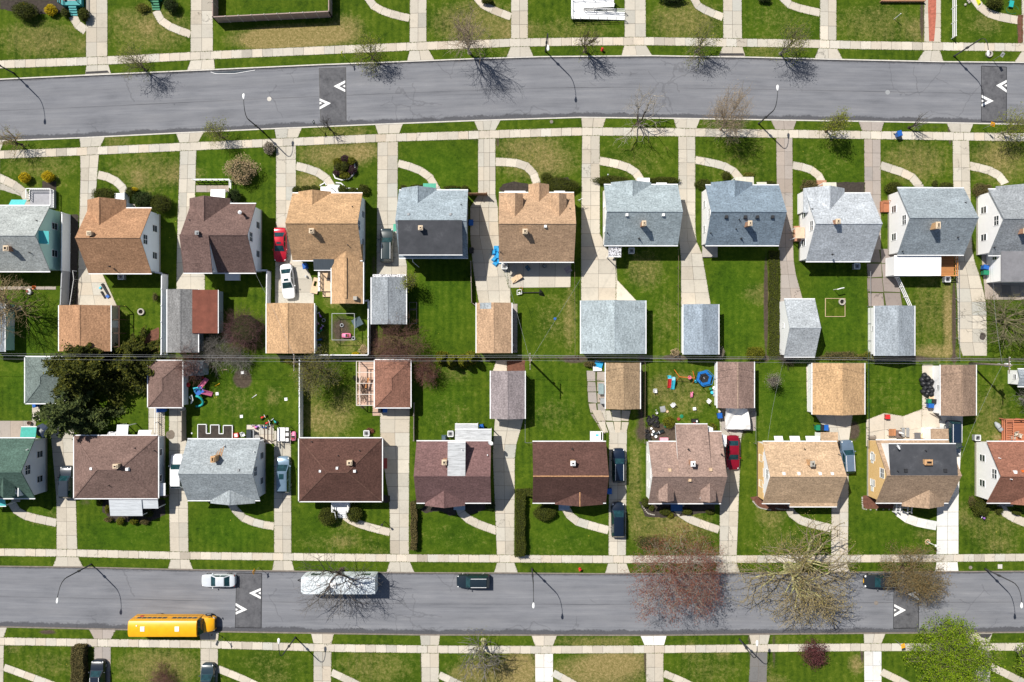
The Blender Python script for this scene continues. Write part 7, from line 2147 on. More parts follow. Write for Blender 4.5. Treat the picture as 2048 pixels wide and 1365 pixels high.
# ---- fences
def panel_fence(pts,hgt,mat,label,post=None,sp=2.4,th=.07,cap=True,name="fence",pmat=None,group=None,base=0.03,h0=0.0):
 P = [W(*q,h0) for q in pts]
 root = empty(name,(P[0].x,P[0].y,0),label,"fence",group)
 m = MB(); pm = []
 for a,b in zip(P,P[1:]):
  d = b - a; n = max(1,round(d.length / sp))
  m.bar((a.x,a.y,base + (hgt - base) / 2),(b.x,b.y,base + (hgt - base) / 2),th,hgt - base)
  if cap: m.bar((a.x,a.y,hgt + .025),(b.x,b.y,hgt + .025),th + .06,.05)
  for k in range(n + 1): pm.append(a + d * k / n)
 m.build("fence_panel",mat,root)
 for q in pm[:60]:
  o = MB(); s = .065; o.box(q.x - s,q.y - s,0,q.x + s,q.y + s,hgt + .1); o.hexa([(q.x - s - .02,q.y - s - .02,hgt + .1),(q.x + s + .02,q.y - s - .02,hgt + .1),(q.x + s + .02,q.y + s + .02,hgt + .1),(q.x - s - .02,q.y + s + .02,hgt + .1),(q.x - .02,q.y - .02,hgt + .16),(q.x + .02,q.y - .02,hgt + .16),(q.x + .02,q.y + .02,hgt + .16),(q.x - .02,q.y + .02,hgt + .16)])
  o.build("post",pmat or mat,root)
 return root


VINYL = plain((.80,.81,.84),.45,.08); GREYV = plain((.36,.37,.39),.6,.12)
FG = 'tall white vinyl fences'
panel_fence([(141,431),(140,543)],2.1,VINYL,"tall white fence between the teal house and the painted shadow strip",group=FG)
panel_fence([(140,545),(137,612)],2.0,GREYV,"tall grey fence panel continuing the white one")
panel_fence([(324,548),(336,549),(335,709)],2.0,VINYL,"tall white fence beside the red mulch bed and grey garage",group=FG)
panel_fence([(523,543),(542,543),(541,612)],1.9,VINYL,"tall white fence between the rear lawn and the white sedan",group=FG)
panel_fence([(728,604),(741,602),(741,710),(634,710)],1.8,VINYL,"white fence round the play yard with the pink toy car",group=FG)
panel_fence([(606,716),(606,876)],1.9,VINYL,"tall white fence between the base ball lawn and the tan grass yard",group=FG)
m_ = m_wood((.26,.13,.09),.15,0); BR = plain((.36,.27,.24),.8,.25,4)
panel_fence([(436,-70),(436,46),(664,35),(664,-70)],2.0,BR,"brown timber privacy fence round the upper lawn",pmat=plain((.5,.44,.40),.8,.2),sp=1.85)
panel_fence([(1760,5),(1846,5)],.5,M['brick'],"low brick edging wall at the top edge",sp=9)
panel_fence([(372,822),(372,880)],1.5,M['timber_grey'],"dark weathered timber fence beside the raised beds",sp=1.5,pmat=M['timber_grey'],cap=False)
panel_fence([(942,525),(944,606),(952,612)],1.1,M['timber_grey'],"low timber fence between the shaded lawn and the wide driveway",cap=False,pmat=M['timber_grey'])
panel_fence([(937,391),(974,391)],1.7,m_wood((.30,.17,.10),.14,0),"brown timber gate panel across the driveway",cap=False,sp=1.3)
panel_fence([(320,990),(339,990)],1.6,m_wood((.13,.10,.08),.14,0),"dark timber gate beside the side canopy",cap=False,sp=1.2)
panel_fence([(829,806),(829,880)],1.0,M['timber_grey'],"weathered low fence along the driveway of the hipped house",cap=False,sp=1.6)


def rails(pts,hgt,label,mat,n=3,sp=2.2,name="rail_fence",group=None,r_=.05,pr=.06,nmesh=0):
 P = [W(*q) for q in pts]; root = empty(name,(P[0].x,P[0].y,0),label,"fence",group)
 m = MB(); posts = []
 for a,b in zip(P,P[1:]):
  d = b - a; k_ = max(1,round(d.length / sp))
  for i in range(n): z = hgt * (i + 1) / n - .05; m.bar((a.x,a.y,z),(b.x,b.y,z),r_,r_ * 1.6)
  posts += [a + d * k / k_ for k in range(k_ + 1)]
 m.build("rail",mat,root)
 if nmesh:
  m = MB()
  for a,b in zip(P,P[1:]):
   d = b - a; L_ = d.length; q = int(L_ / .45)
   for k in range(q):
    for s in (0,1):
     u0 = a + d * (k / q); u1 = a + d * ((k + 1) / q)
     m.add([(u0.x,u0.y,.05 if s else hgt - .05),(u1.x,u1.y,hgt - .05 if s else .05),(u1.x,u1.y,(hgt - .05 if s else .05) + .02),(u0.x,u0.y,(.05 if s else hgt - .05) + .02)],[(0,1,2,3)])
  m.build("wire_mesh",M['steel'],root)
 for q in posts[:90]: o = MB(); o.tube([(q.x,q.y,-.02),(q.x,q.y,hgt + .05)],pr,6); o.build("post",mat,root)
 return root


rails([(1903,-40),(1903,78)],1.2,"white double rail fence at the top edge",M['white'],3,2.0,r_=.07,pr=.07)
rails([(1789,556),(1815,614)],1.3,"white picket panel leaning beside the cracked yard paving",M['white'],3,1.4,r_=.07)
m = MB()
for k in range(16): f = k / 15; q = W(1789 + 26 * f,556 + 58 * f); m.cbox(q.x,q.y,.05,.05,.07,1.25,.4)
M['darkgreen'] = plain((.03,.07,.05),.6)
M['rust'] = plain((.20,.14,.10),.8,.3)
CH = 'chain link fences between the yards'
for pts,lb,c in [([(1148,528),(1149,712)],"rusty chain link fence beside the tan house patio",'rust'),([(1354,500),(1353,716)],"rusty wire fence between the pale blue garage and blue garage",'rust'),([(1034,711),(1149,712)],"chain link fence at the foot of the trampled lawn",'steel'),([(1050,745),(1050,884),(1065,884)],"pale chain link fence behind the weathered maroon garage",'steel'),
       ([(1288,726),(1287,885)],"chain link fence beside the mossy tan garage",'rust'),([(1507,822),(1507,886)],"wire fence beside the collapsed canopy",'steel'),([(1730,700),(1731,893)],"dark green chain link fence beside the wide tan garage",'darkgreen'),([(1734,545),(1735,716)],"grey wire fence along the cracked paving yard",'grey'),
       ([(1280,717),(1440,719)],"wire fence behind the toy strewn lawn",'steel'),([(1740,722),(1870,724)],"wire fence behind the speckled garage",'steel'),([(1937,718),(2090,718)],"chain link fence under the transformer",'steel'),([(820,722),(980,722)],"wire fence along the arborvitae row",'steel'),([(0,712),(110,712)],"wire fence behind the teal shed",'grey'),([(1910,520),(1911,716)],"wire fence along the dry grass strip",'grey'),([(154,543),(156,560),(148,612)],"thin white wire fence along the painted shadow strip",'white'),([(1560,722),(1625,722)],"wire fence behind the pale shed",'steel'),([(640,722),(750,722)],"wire fence behind the white play yard fence",'grey')]:
 rails(pts,1.15,lb,M[c],1,2.6,"wire_fence",CH,.035,.03,1)

# ---- bins, air units, yard things
def simple(name,label,cat,px,py,fn,group=None,rz=0.0,h=0.0,z=0.0):
 p = W(px,py,h); root = empty(name,(p.x,p.y,z),label,cat,group,rz); fn(root); return root


def part(root,name,mat,f,smooth=False):
 m = MB(); f(m); return m.build(name,M[mat] if isinstance(mat,str) else mat,root,smooth,False,False)


def bin_(mat):
 def f(r):
  part(r,"body",mat,lambda m: m.hexa([(-.24,-.28,.08),(.24,-.28,.08),(.24,.24,.08),(-.24,.24,.08),(-.31,-.36,1.0),(.31,-.36,1.0),(.31,.34,1.0),(-.31,.34,1.0)]))
  part(r,"lid",mat,lambda m: m.hexa([(-.33,-.38,1.005),(.33,-.38,1.005),(.33,.42,1.005),(-.33,.42,1.005),(-.27,-.32,1.08),(.27,-.32,1.08),(.27,.36,1.12),(-.27,.36,1.12)]))
  for s in (-1,1): part(r,"wheel",'rubber',lambda m: m.tube([(s * .27,.30,.11),(s * .33,.30,.11)],.11,12))
  part(r,"handle",'black',lambda m: m.bar((-.25,.45,.98),(.25,.45,.98),.04,.04))
 return f


BG = 'wheeled bins by the houses'
for px,py,c,rz,lb in [(1799,268,'blue',.3,"blue wheeled bin standing alone on the pavement"),(610,533,'blue',.2,"blue bin under the tan roof beside the rear porch"),(942,446,'blue',0,"blue bin beside the bluish house wall"),(943,502,'black',0,"dark bin beside the bluish house wall"),(1972,535,'blue',1.4,"blue bin beside the white corner house extension"),(1972,546,'green',1.5,"green bin beside the white corner house extension"),
        (761,820,'black',0,"dark bin beside the blue one at the hipped garage"),(770,820,'blue',0,"blue bin at the hipped garage door"),(963,855,'blue',.2,"blue bin under the metal patio cover edge"),(1440,832,'blue',.1,"blue bin beside the collapsed white canopy"),(1636,856,'green',0,"green bin behind the tan roofed house"),(1643,856,'black',0,"black bin between the green and blue bins"),(1652,856,'blue',0,"blue bin behind the tan roofed house"),
        (1862,812,'blue',1.5,"blue bin below the green one by the brown garage"),(1861,803,'green',1.5,"green bin by the heap of black bags"),(1867,803,'black',1.5,"black bin squeezed beside the green bin"),(318,820,'blue',0,"blue bin beside the white louvred rail"),(326,819,'blue',0,"second blue bin under the brown garage eave"),(70,810,'blue',.2,"blue bin by the green hipped shed"),(1219,983,'blue',0,"bright blue bin under the dark brown eave"),(1205,803,'grey',0,"grey bin by the tan garage wall")]:
 simple("wheeled_bin",lb,"bin",px,py,bin_(c),BG,rz,.9,.012)


def acunit(r):
 part(r,"cabinet",'grey',lambda m: m.cbox(0,0,.05,.78,.78,.72,0,0,.97))
 part(r,"top_frame",'gutter',lambda m: [m.bar((a,b,.79),(c,d,.79),.09,.05) for a,b,c,d in ((-.37,-.37,.37,-.37),(-.37,.37,.37,.37),(-.37,-.33,-.37,.33),(.37,-.33,.37,.33))])
 part(r,"fan_guard",'steel',lambda m: [m.lathe(0,0,[(q,.775),(q,.80),(q - .03,.80),(q - .03,.776)],16) for q in (.31,.22,.12)])
 part(r,"fan",'black',lambda m: m.lathe(0,0,[(.3,.772),(.05,.773)],14))


for px,py,lb in [(242,554,"air conditioner behind the orange brown roof"),(1263,502,"air conditioner behind the pale blue roof"),(1714,533,"air conditioner behind the white roofed house"),(1895,559,"white air conditioner by the timber deck"),(733,867,"air conditioner behind the dark hip roof"),(901,868,"air conditioner behind the maroon roof"),(1955,876,"air conditioner behind the red brown roof"),(1009,533,"air conditioner on the tan house patio")]:
 simple("air_conditioner",lb,"air conditioner",px,py,acunit,'air conditioners behind the houses',0,.7)


def ring_pit(r):
 part(r,"stone_ring",'stone',lambda m: m.lathe(0,0,[(.46,0),(.48,.28),(.30,.28),(.28,.05)],16)); part(r,"ash",'soot',lambda m: m.lathe(0,0,[(.29,.05),(.02,.07)],12))
simple("fire_pit","round stone fire pit on the lawn by the white fence","fire pit",283,624,ring_pit,None,0)
simple("fire_pit","small round tub in the corner of the square bed","fire pit",1683,604,ring_pit,None,0)
simple("planter_tub","round stone planter tub on the upper verge beside a lamp","planter",1977,109,ring_pit)


def bedframe(px0,py0,px1,py1,mat,label,fill='mulch',hh=.28,name="raised_bed"):
 a = W(px0,py1); b = W(px1,py0); root = empty(name,((a.x + b.x) / 2,(a.y + b.y) / 2,0),label,"garden bed",'raised garden beds')
 sx,sy = (b.x - a.x) / 2,(b.y - a.y) / 2
 m = MB(); t_ = .06
 m.box(-sx,-sy,0,sx,-sy + t_,hh); m.box(-sx,sy - t_,0,sx,sy,hh); m.box(-sx,-sy + t_,0,-sx + t_,sy - t_,hh); m.box(sx - t_,-sy + t_,0,sx,sy - t_,hh); m.build("frame",M[mat],root,*Z0)
 m = MB(); m.box(-sx + t_,-sy + t_,0,sx - t_,sy - t_,hh - .06); m.build("soil",M[fill],root,*Z0)


root = empty("raised_bed",W(423,862),"E shaped raised vegetable bed behind the pale grey roof","garden bed",'raised garden beds')
EP = [(397,849),(414,849),(414,867),(422.5,867),(422.5,850),(439.5,850),(439.5,867.5),(448,867.5),(448,851),(466,851),(466,884),(397,884)]
m = MB(); Q = [W(*q) for q in EP]
for a,b in zip(Q,Q[1:] + Q[:1]): m.bar((a.x,a.y,.16),(b.x,b.y,.16),.09,.3)
m.build("frame",M['gutter'],root)
m = MB(); m.add([(q.x,q.y,z) for z in (0,.22) for q in Q[::-1]],[tuple(range(12,24))] + [(i,(i + 1) % 12,12 + (i + 1) % 12,12 + i) for i in range(12)]); m.build("soil",M['mulch'],root)
bedframe(819,620,834,648,'timber_grey',"grey timber raised bed beside the grey blue garage",'grass'); bedframe(1650,597,1690,634,'tan',"square bed edged with pale straw in the rear lawn",'grass',.10)
bedframe(819,605,834,619,'timber_grey',"small empty timber bed above the other one",'grass')


def table(sx,sy,mat,h_=.74):
 def f(r):
  part(r,"table_top",mat,lambda m: m.cbox(0,0,h_,sx,sy,.05))
  for ux in (-1,1):
   for uy in (-1,1): part(r,"leg",'gutter',lambda m: m.cbox(ux * (sx / 2 - .08),uy * (sy / 2 - .08),0,.05,.05,h_))
 return f


def chair(mat,recl=.15):
 def f(r):
  part(r,"seat",mat,lambda m: m.cbox(0,0,.42,.46,.46,.05))
  part(r,"backrest",mat,lambda m: m.hexa([(-.23,.2,.46),(.23,.2,.46),(.23,.25,.46),(-.23,.25,.46),(-.2,.2 + recl,.95),(.2,.2 + recl,.95),(.2,.25 + recl,.95),(-.2,.25 + recl,.95)]))
  for s in (-1,1):
   part(r,"armrest",mat,lambda m: m.bar((s * .25,-.2,.66),(s * .25,.26,.66),.06,.04))
   for y in (-.19,.19): part(r,"leg",mat,lambda m: m.cbox(s * .2,y,0,.05,.05,.42))
 return f


def bench(mat,L_=1.3):
 def f(r):
  part(r,"seat",mat,lambda m: [m.box(-.2 + k * .15,-L_ / 2,.42,-.08 + k * .15,L_ / 2,.46) for k in range(3)])
  part(r,"frame",'dark_metal',lambda m: [m.bar((-.2,y,.40),(.25,y,.40),.05,.05) for y in (-L_ / 2 + .1,L_ / 2 - .1)])
  for ux in (-.18,.22):
   for uy in (-L_ / 2 + .1,L_ / 2 - .1): part(r,"leg",'dark_metal',lambda m: m.cbox(ux,uy,0,.05,.05,.4))
 return f


ORG = m_wood((.42,.19,.09),.12,0)
simple("patio_table","square brown topped patio table on the curved patio","table",1784,865,table(1.0,.95,ORG),None,0,.7,.02)
simple("patio_table","dark lower table beside the brown topped table","table",1797,868,table(.7,1.0,plain((.16,.12,.11),.6),.55),None,0,.5,.02)
for x,lb in ((1806,"grey slatted bench nearest the dark low table"),(1815,"grey slatted bench farther from the tables")): simple("patio_bench",lb,"bench",x,865,bench('grey'),'grey benches on the curved patio',0,.4,.02)
simple("fire_table","dark square fire table on the curved patio","table",1834,872,table(.85,.9,plain((.12,.12,.13),.6),.5),None,0,.4,.02)
def umbrella_(r):
 part(r,"pole",'timber',lambda m: m.tube([(0,0,0),(0,0,2.3)],.03,6)); part(r,"folded_canopy",'white',lambda m: m.tube([(0,0,1.1),(0,0,1.3),(0,0,2.35)],[.16,.18,.03],8),True); part(r,"base",'dark_metal',lambda m: m.lathe(0,0,[(.26,0),(.26,.06),(.05,.1)],14))
simple("patio_umbrella","folded white patio umbrella between the tables","umbrella",1791,864,umbrella_,None,0,0,.02)
def lounge(r):
 part(r,"seat",'tan',lambda m: m.hexa([(-.28,-.7,.32),(.28,-.7,.32),(.28,.2,.36),(-.28,.2,.36),(-.28,-.7,.37),(.28,-.7,.37),(.28,.2,.41),(-.28,.2,.41)])); part(r,"backrest",'tan',lambda m: m.hexa([(-.28,.2,.36),(.28,.2,.36),(.28,.8,.85),(-.28,.8,.85),(-.28,.17,.42),(.28,.17,.42),(.28,.76,.9),(-.28,.76,.9)]))
 for x in (-.25,.25):
  for y in (-.6,.15): part(r,"leg",'dark_metal',lambda m: m.cbox(x,y,0,.04,.04,.33))
simple("lounge_chair","beige reclining lounge chair by the brown rear porch roof","chair",1850,869,lounge,None,-.9,.5,.02)
def bottleshelf(r):
 part(r,"shelf",'white',lambda m: [m.box(-.22,-1.1,z,.22,1.1,z + .04) for z in (.35,.8)]); part(r,"frame",'white',lambda m: [m.cbox(x,y,0,.05,.05,.85) for x in (-.2,.2) for y in (-1.05,1.05)])
 for k in range(4): part(r,"flower_pot",'black',lambda m: m.cyl(0,-.75 + k * .5,.84,1.05,.08,.11,10))
simple("plant_stand","white plant stand with dark pots against the rear porch","stand",1860,871,bottleshelf,None,0,.8,.02)
simple("toolbox","red box cart on the curved patio","cart",1775,834,lambda r: (part(r,"body",'red',lambda m: m.cbox(0,0,.12,.6,.62,.5,0,0,.94)),part(r,"handle",'dark_metal',lambda m: m.bar((-.3,.1,.5),(-.62,.35,.7),.04,.04)),part(r,"wheel",'rubber',lambda m: m.tube([(-.3,-.3,.1),(.3,-.3,.1)],.1,10))),None,0,.4,.02)
simple("garden_bench","weathered timber bench at the sheathed corner","bench",1744,875,bench('timber_grey',1.1),None,1.57,.4,.02)


def bag(seed):
 r_ = random.Random(seed)
 def f(r):
  m = MB(); m.lathe(0,0,[(.22,0),(.42,.14),(.44,.34),(.30,.55),(.10,.66),(.05,.70),(.11,.78)],11)
  m.v = [(x * r_.uniform(.82,1.18),y * r_.uniform(.82,1.18),z * r_.uniform(.94,1.06)) for x,y,z in m.v]; m.build("sack",plain((.02,.021,.025),.42,.3),r,*Z1)
  part(r,"knot",'black',lambda m: m.tube([(0,0,.62),(0,0,.70)],[.07,.05],6))
 return f
for k,(x,y) in enumerate([(1850,752),(1846,760),(1856,758),(1848,768),(1858,768),(1863,764),(1851,777),(1861,776),(1848,784),(1857,784),(1864,781),(1863,789),(1854,789)]):
 simple("trash_bag","black plastic refuse bag in the heap beside the brown garage","trash bag",x,y,bag(k),'heap of black refuse bags',k * .7,.4,.012)
simple("cardboard_box","tan cardboard box between the black bags and green bin","box",1862,795,lambda r: (part(r,"box",'tan',lambda m: m.cbox(0,0,0,.9,.45,.4,.1)),part(r,"flap",'tan',lambda m: m.bar((-.4,-.3,.4),(.4,-.3,.38),.2,.02))),None,0,0,.012)
simple("log_pile","untidy pile of sticks at the brown garage corner","wood pile",1872,834,lambda r: [part(r,"branch",'timber_grey',lambda m,k=k: m.tube([(-.9 + .1 * k,.5 - .05 * k,.05 + .07 * (k % 4)),(.8 - .12 * k,-.5 + .11 * k,.06 + .06 * (k % 3))],.05,6)) for k in range(9)])

# toys and garden things --------------------------------------------------
def chairp(mat): return chair(mat)
simple("garden_chair","white plastic garden chair alone near the tan garage","chair",1311,782,chairp('white'),'white plastic chairs on the toy strewn lawn',1.6,.5)
simple("garden_chair","white plastic chair by the pink garage wall","chair",1418,802,chairp('white'),'white plastic chairs on the toy strewn lawn',2.5,.5)
simple("garden_chair","white and lilac chair tipped on the lawn","chair",1345,811,chairp('white'),'white plastic chairs on the toy strewn lawn',-.9,.5)
def trampoline(r):
 def hexring(m,r0,r1,z,t_):
  vs = []
  for q,zz in ((r0,z),(r1,z),(r1,z + t_),(r0,z + t_)):
   for k in range(6): vs.append((q * math.cos(k * math.pi / 3),q * math.sin(k * math.pi / 3),zz))
  m.add(vs,[(a * 6 + k,a * 6 + (k + 1) % 6,((a + 1) % 4) * 6 + (k + 1) % 6,((a + 1) % 4) * 6 + k) for a in range(4) for k in range(6)])
 part(r,"safety_pad",plain((.01,.13,.42),.4,.15),lambda m: hexring(m,.72,1.15,.62,.07))
 part(r,"jump_mat",'black',lambda m: m.poly([(.74 * math.cos(k * math.pi / 3),.74 * math.sin(k * math.pi / 3),.64) for k in range(6)]))
 part(r,"mat_emblem",'grey',lambda m: m.cbox(0,0,.644,.13,.26,.006,.4))
 part(r,"top_frame",plain((.02,.22,.55),.4),lambda m: m.tube([(1.16 * math.cos(k * math.pi / 3),1.16 * math.sin(k * math.pi / 3),1.75) for k in range(7)],.035,6))
 for k in range(6):
  c,s = math.cos(k * math.pi / 3),math.sin(k * math.pi / 3); part(r,"net_pole",plain((.02,.22,.55),.4),lambda m: m.tube([(1.14 * c,1.14 * s,0),(1.16 * c,1.16 * s,1.78)],.03,6))
simple("trampoline","small blue hexagonal trampoline beside the pink brown garage","trampoline",1408,756.5,trampoline,None,.25,.6)
def swing(r):
 part(r,"top_beam",'orange',lambda m: m.tube([(-1.1,0,1.4),(1.0,0,1.4)],.045,8))
 for x,y in ((-1.6,.9),(-1.3,-.8),(1.0,.9),(1.1,-.8)): part(r,"leg",'orange',lambda m: m.tube([(x,y,0),(-1.1 if x < 0 else 1.0,0,1.4)],.04,7))
 part(r,"swing_seat",'pink',lambda m: m.lathe(.45,0,[(.1,.5),(.24,.55),(.26,.8),(.2,.8),(.17,.6)],12))
 for s in (-.2,.2): part(r,"rope",'gutter',lambda m: m.tube([(.45 + s,0,.75),(.45 + s * .6,0,1.4)],.015,5))
simple("swing_set","small orange swing frame with a pink bucket seat beside the trampoline","swing",1373,755,swing,None,-.08,.8)
def slide(a,b):
 def f(r):
  part(r,"slide_chute",a,lambda m: [m.hexa([(-.2,-1.0,.06),(.2,-1.0,.06),(.2,.3,.82),(-.2,.3,.82),(-.2,-1.0,.12),(.2,-1.0,.12),(.2,.3,.90),(-.2,.3,.90)])] + [m.bar((s * .22,-1.0,.16),(s * .22,.3,.95),.05,.12) for s in (-1,1)])
  part(r,"platform",b,lambda m: m.cbox(0,.5,.80,.5,.42,.06)); part(r,"ladder",b,lambda m: [m.bar((s * .2,.72,0),(s * .2,.70,1.05),.05,.05) for s in (-1,1)] + [m.bar((-.2,.71,z),(.2,.71,z),.04,.04) for z in (.25,.5,.75)])
 return f
simple("toy_slide","light blue toy slide on the toy strewn lawn","slide",1346,765,slide('cyan',plain((.3,.6,.8),.4)),None,0,.5)
simple("toy_slide","small red toy slide beside the light blue one","slide",1338,762,slide('red','cyan'),None,0.05,.3)
simple("toy_horse","small pink plastic ride on toy on the lawn","toy",1383,790,lambda r: (part(r,"seat",'pink',lambda m: m.ell((0,0,.3),(.15,.38,.16),10,6),True),part(r,"head",'pink',lambda m: m.ell((.05,.35,.5),(.1,.14,.18),8,6),True),part(r,"rocker",'pink',lambda m: [m.bar((s * .14,-.4,.05),(s * .14,.4,.05),.05,.08) for s in (-1,1)])))
simple("storage_crate","white square crate on the toy strewn lawn","crate",1388,817.5,lambda r: (part(r,"crate",'white',lambda m: m.cbox(0,0,0,.36,.36,.3,.1,0,1.08)),part(r,"lid",'white',lambda m: m.cbox(0,0,.3,.42,.42,.05,.1))))
simple("folded_tarp","crumpled grey tarpaulin on the toy strewn lawn","tarpaulin",1327,820,lambda r: part(r,"cloth",'grey',lambda m: [m.cbox(-.1 + .05 * k,.1 - .06 * k,.02 + .05 * k,.75 - .12 * k,.8 - .15 * k,.05,.2 + .5 * k,0,.93) for k in range(4)]))
simple("plastic_basin","yellow plastic basin beside the grey tarpaulin","basin",1334,823,lambda r: part(r,"basin",'tan',lambda m: m.lathe(0,0,[(.13,0),(.2,.16),(.17,.16),(.11,.03)],12)))
simple("bucket","small white bucket near the grey tarpaulin","bucket",1313,826,lambda r: (part(r,"pail",'white',lambda m: m.lathe(0,0,[(.12,0),(.17,.3),(.14,.3),(.1,.03)],12)),part(r,"handle",'steel',lambda m: m.tube([(-.16,0,.3),(0,.1,.42),(.16,0,.3)],.012,5))))
POTS = 'black nursery pots in the cluttered corner'
pr = random.Random(5)
pot0 = None
for k in range(34):
 x,y = (1294 + pr.uniform(0,21),833 + pr.uniform(0,20)) if k < 24 else (1290 + pr.uniform(0,8),856 + pr.uniform(0,22))
 p = W(x,y)
 if pot0 is None:
  m = MB(); m.lathe(0,0,[(.13,0),(.18,.3),(.20,.32),(.16,.32),(.14,.22),(.02,.20)],12); pot0 = m.build("nursery_pot",plain((.016,.015,.016),.6,.3),None,False,False)
  o = pot0
 else: o = pot0.copy(); C.objects.link(o)
 o.location = (p.x,p.y,0.0); o.scale = (1,1,1) if k % 3 else (1.3,1.3,1.1); o.rotation_euler = (pr.uniform(-.2,.2),pr.uniform(-.2,.2),pr.uniform(0,6))
 tag(o,"black plastic nursery pot among many in the cluttered yard corner","plant pot",POTS)
simple("rolled_tarp","dark rolled tarpaulin lying in the cluttered corner","roll",1317,866,lambda r: (part(r,"roll",plain((.02,.03,.035),.35,.3),lambda m: m.tube([(-.8,-.25,.2),(.7,.3,.22)],[.2,.24],10),True),part(r,"tie",'gutter',lambda m: m.tube([(.02,.03,.21),(.08,.06,.21)],.24,10))))
for x,y,c,lb,q in [(1302,857,'white',"white tub nearest the black pots",.16),(1306,863,'white',"white bucket beside the dark roll",.17),(1304,869,'white',"white pail below the dark roll",.15),(1311,873,'gutter',"pale tub at the end of the dark roll",.19),(1330,851,'green',"green square planter in the cluttered corner",.24),(1363,833,'green',"bright green round lid bin by the rear wall",.26),(1344,773,'red',"red toy tub by the swing frame",.14),(1391,763,'cyan',"light blue ball beside the trampoline",.22),(1420,778,'green',"green toy box at the pink garage wall",.2),(1423,785,'cyan',"blue green toy tub at the garage wall",.22),(1428,783,'grey',"grey tub at the garage wall",.25),(1428,790,'grey',"dark grey bin against the garage wall",.23),(1427,776,'gutter',"white carton by the garage wall",.24),(1356,838,'door',"dark red planter by the rear extension",.2),(1312,820.5,'white',"tiny white ball above the bucket",.06),
        (1021,678,'cyan',"bright blue wading pool lid beside the tan garage",.26),(1023,690,'gutter',"pale blue plastic slide sheet beside the tan garage",.3),(1110,638,'blue',"dark blue frisbee disc on the trampled lawn",.2) ,(378,770,'red',"red round toy ball beside the dark shed",.33),(384,867,'gutter',"white round lid in the raised bed",.12)]:
 if 'ball' in lb: simple("ball",lb,"ball",x,y,lambda r: part(r,"ball",c,lambda m: m.ell((0,0,q),(q,q,q),14,9),True) and None)
 elif c == 'green' and 'lid' in lb or 'disc' in lb or 'lid' in lb: simple("pool_disc",lb,"lid",x,y,lambda r: (part(r,"disc",c,lambda m: m.lathe(0,0,[(q,0.02),(q,.07),(q * .8,.10),(.02,.11)],16)),part(r,"grip",c,lambda m: m.cbox(0,0,.108,.1,.05,.04))))
 else: simple("plastic_tub",lb,"tub",x,y,lambda r: (part(r,"tub",c,lambda m: m.lathe(0,0,[(q * .8,0),(q,q * 1.6),(q * .88,q * 1.6),(q * .7,.05)],12)),part(r,"rim",c,lambda m: m.lathe(0,0,[(q * 1.06,q * 1.55),(q * 1.06,q * 1.65),(q * .9,q * 1.65),(q * .9,q * 1.56)],12))))
simple("storage_chest","pink lidded chest against the rear wall","chest",1328,880,lambda r: (part(r,"chest",'pink',lambda m: m.cbox(0,0,0,1.1,.55,.45)),part(r,"lid",plain((.78,.36,.42),.5),lambda m: m.cbox(0,0,.45,1.15,.6,.07))),None,0,.4)
simple("kettle_grill","dark covered grill with red handle by the rear wall","grill",1390,842,lambda r: (part(r,"bowl",'black',lambda m: m.cbox(0,0,.4,1.0,.55,.45,0,0,.8)),part(r,"handle",'red',lambda m: m.bar((-.25,-.3,.75),(.0,-.3,.75),.06,.06)),part(r,"side_shelf",'white',lambda m: m.cbox(.2,-.05,.86,.2,.25,.03)),*[part(r,"leg",'black',lambda m: m.cbox(x,y,0,.06,.06,.4)) for x in (-.4,.4) for y in (-.2,.2)]),None,0,.6)
# collapsed canopy: a draped cloth over a broken frame
def canopy(r):
 n = 14; vs = []; rr = random.Random(4)
 cs = [((-1.55,1.95),1.1),((1.5,1.55),2.0),((2.0,-1.35),.9),((-1.35,-1.35),1.9)]
 for i in range(n + 1):
  for j in range(n + 1):
   u,v = i / n,j / n
   x = (1 - u) * (1 - v) * -1.55 + u * (1 - v) * 1.5 + u * v * 2.0 + (1 - u) * v * -1.35; y = (1 - u) * (1 - v) * 1.95 + u * (1 - v) * 1.55 + u * v * -1.35 + (1 - u) * v * -1.35
   z = 1.5 + .5 * (u - v) + .45 * abs(u + v - 1) - .7 * math.sin(math.pi * u) * math.sin(math.pi * v) * .8 + .09 * math.sin(u * 17 + v * 9) + rr.uniform(-.02,.02)
   if v > .75: z -= (v - .75) * 2.2 * u
   vs.append((x,y,z))
 m = MB(); m.add(vs,[(i * (n + 1) + j,(i + 1) * (n + 1) + j,(i + 1) * (n + 1) + j + 1,i * (n + 1) + j + 1) for i in range(n) for j in range(n)]); o = m.build("cloth",plain((.80,.79,.77),.8,.12),r,*Z1)
 for p in o.data.polygons:
  if p.normal.z < 0: p.flip()
 for (x,y) in ((-1.5,1.9),(1.5,1.5),(1.95,-1.3),(-1.3,-1.3)): part(r,"leg",'steel',lambda m: m.tube([(x,y,0),(x * .98,y * .98,1.75)],.03,6))
 part(r,"frame",'tan',lambda m: [m.bar((1.5,1.5,1.95),(1.95,-1.3,1.2),.07,.07),m.bar((1.35,1.6,2.0),(-.3,1.6,1.9),.06,.06)])
simple("canopy_tent","collapsed white canopy tent sagging over the dark red sedan driveway","canopy",1472,840,canopy,None,0,1.5)
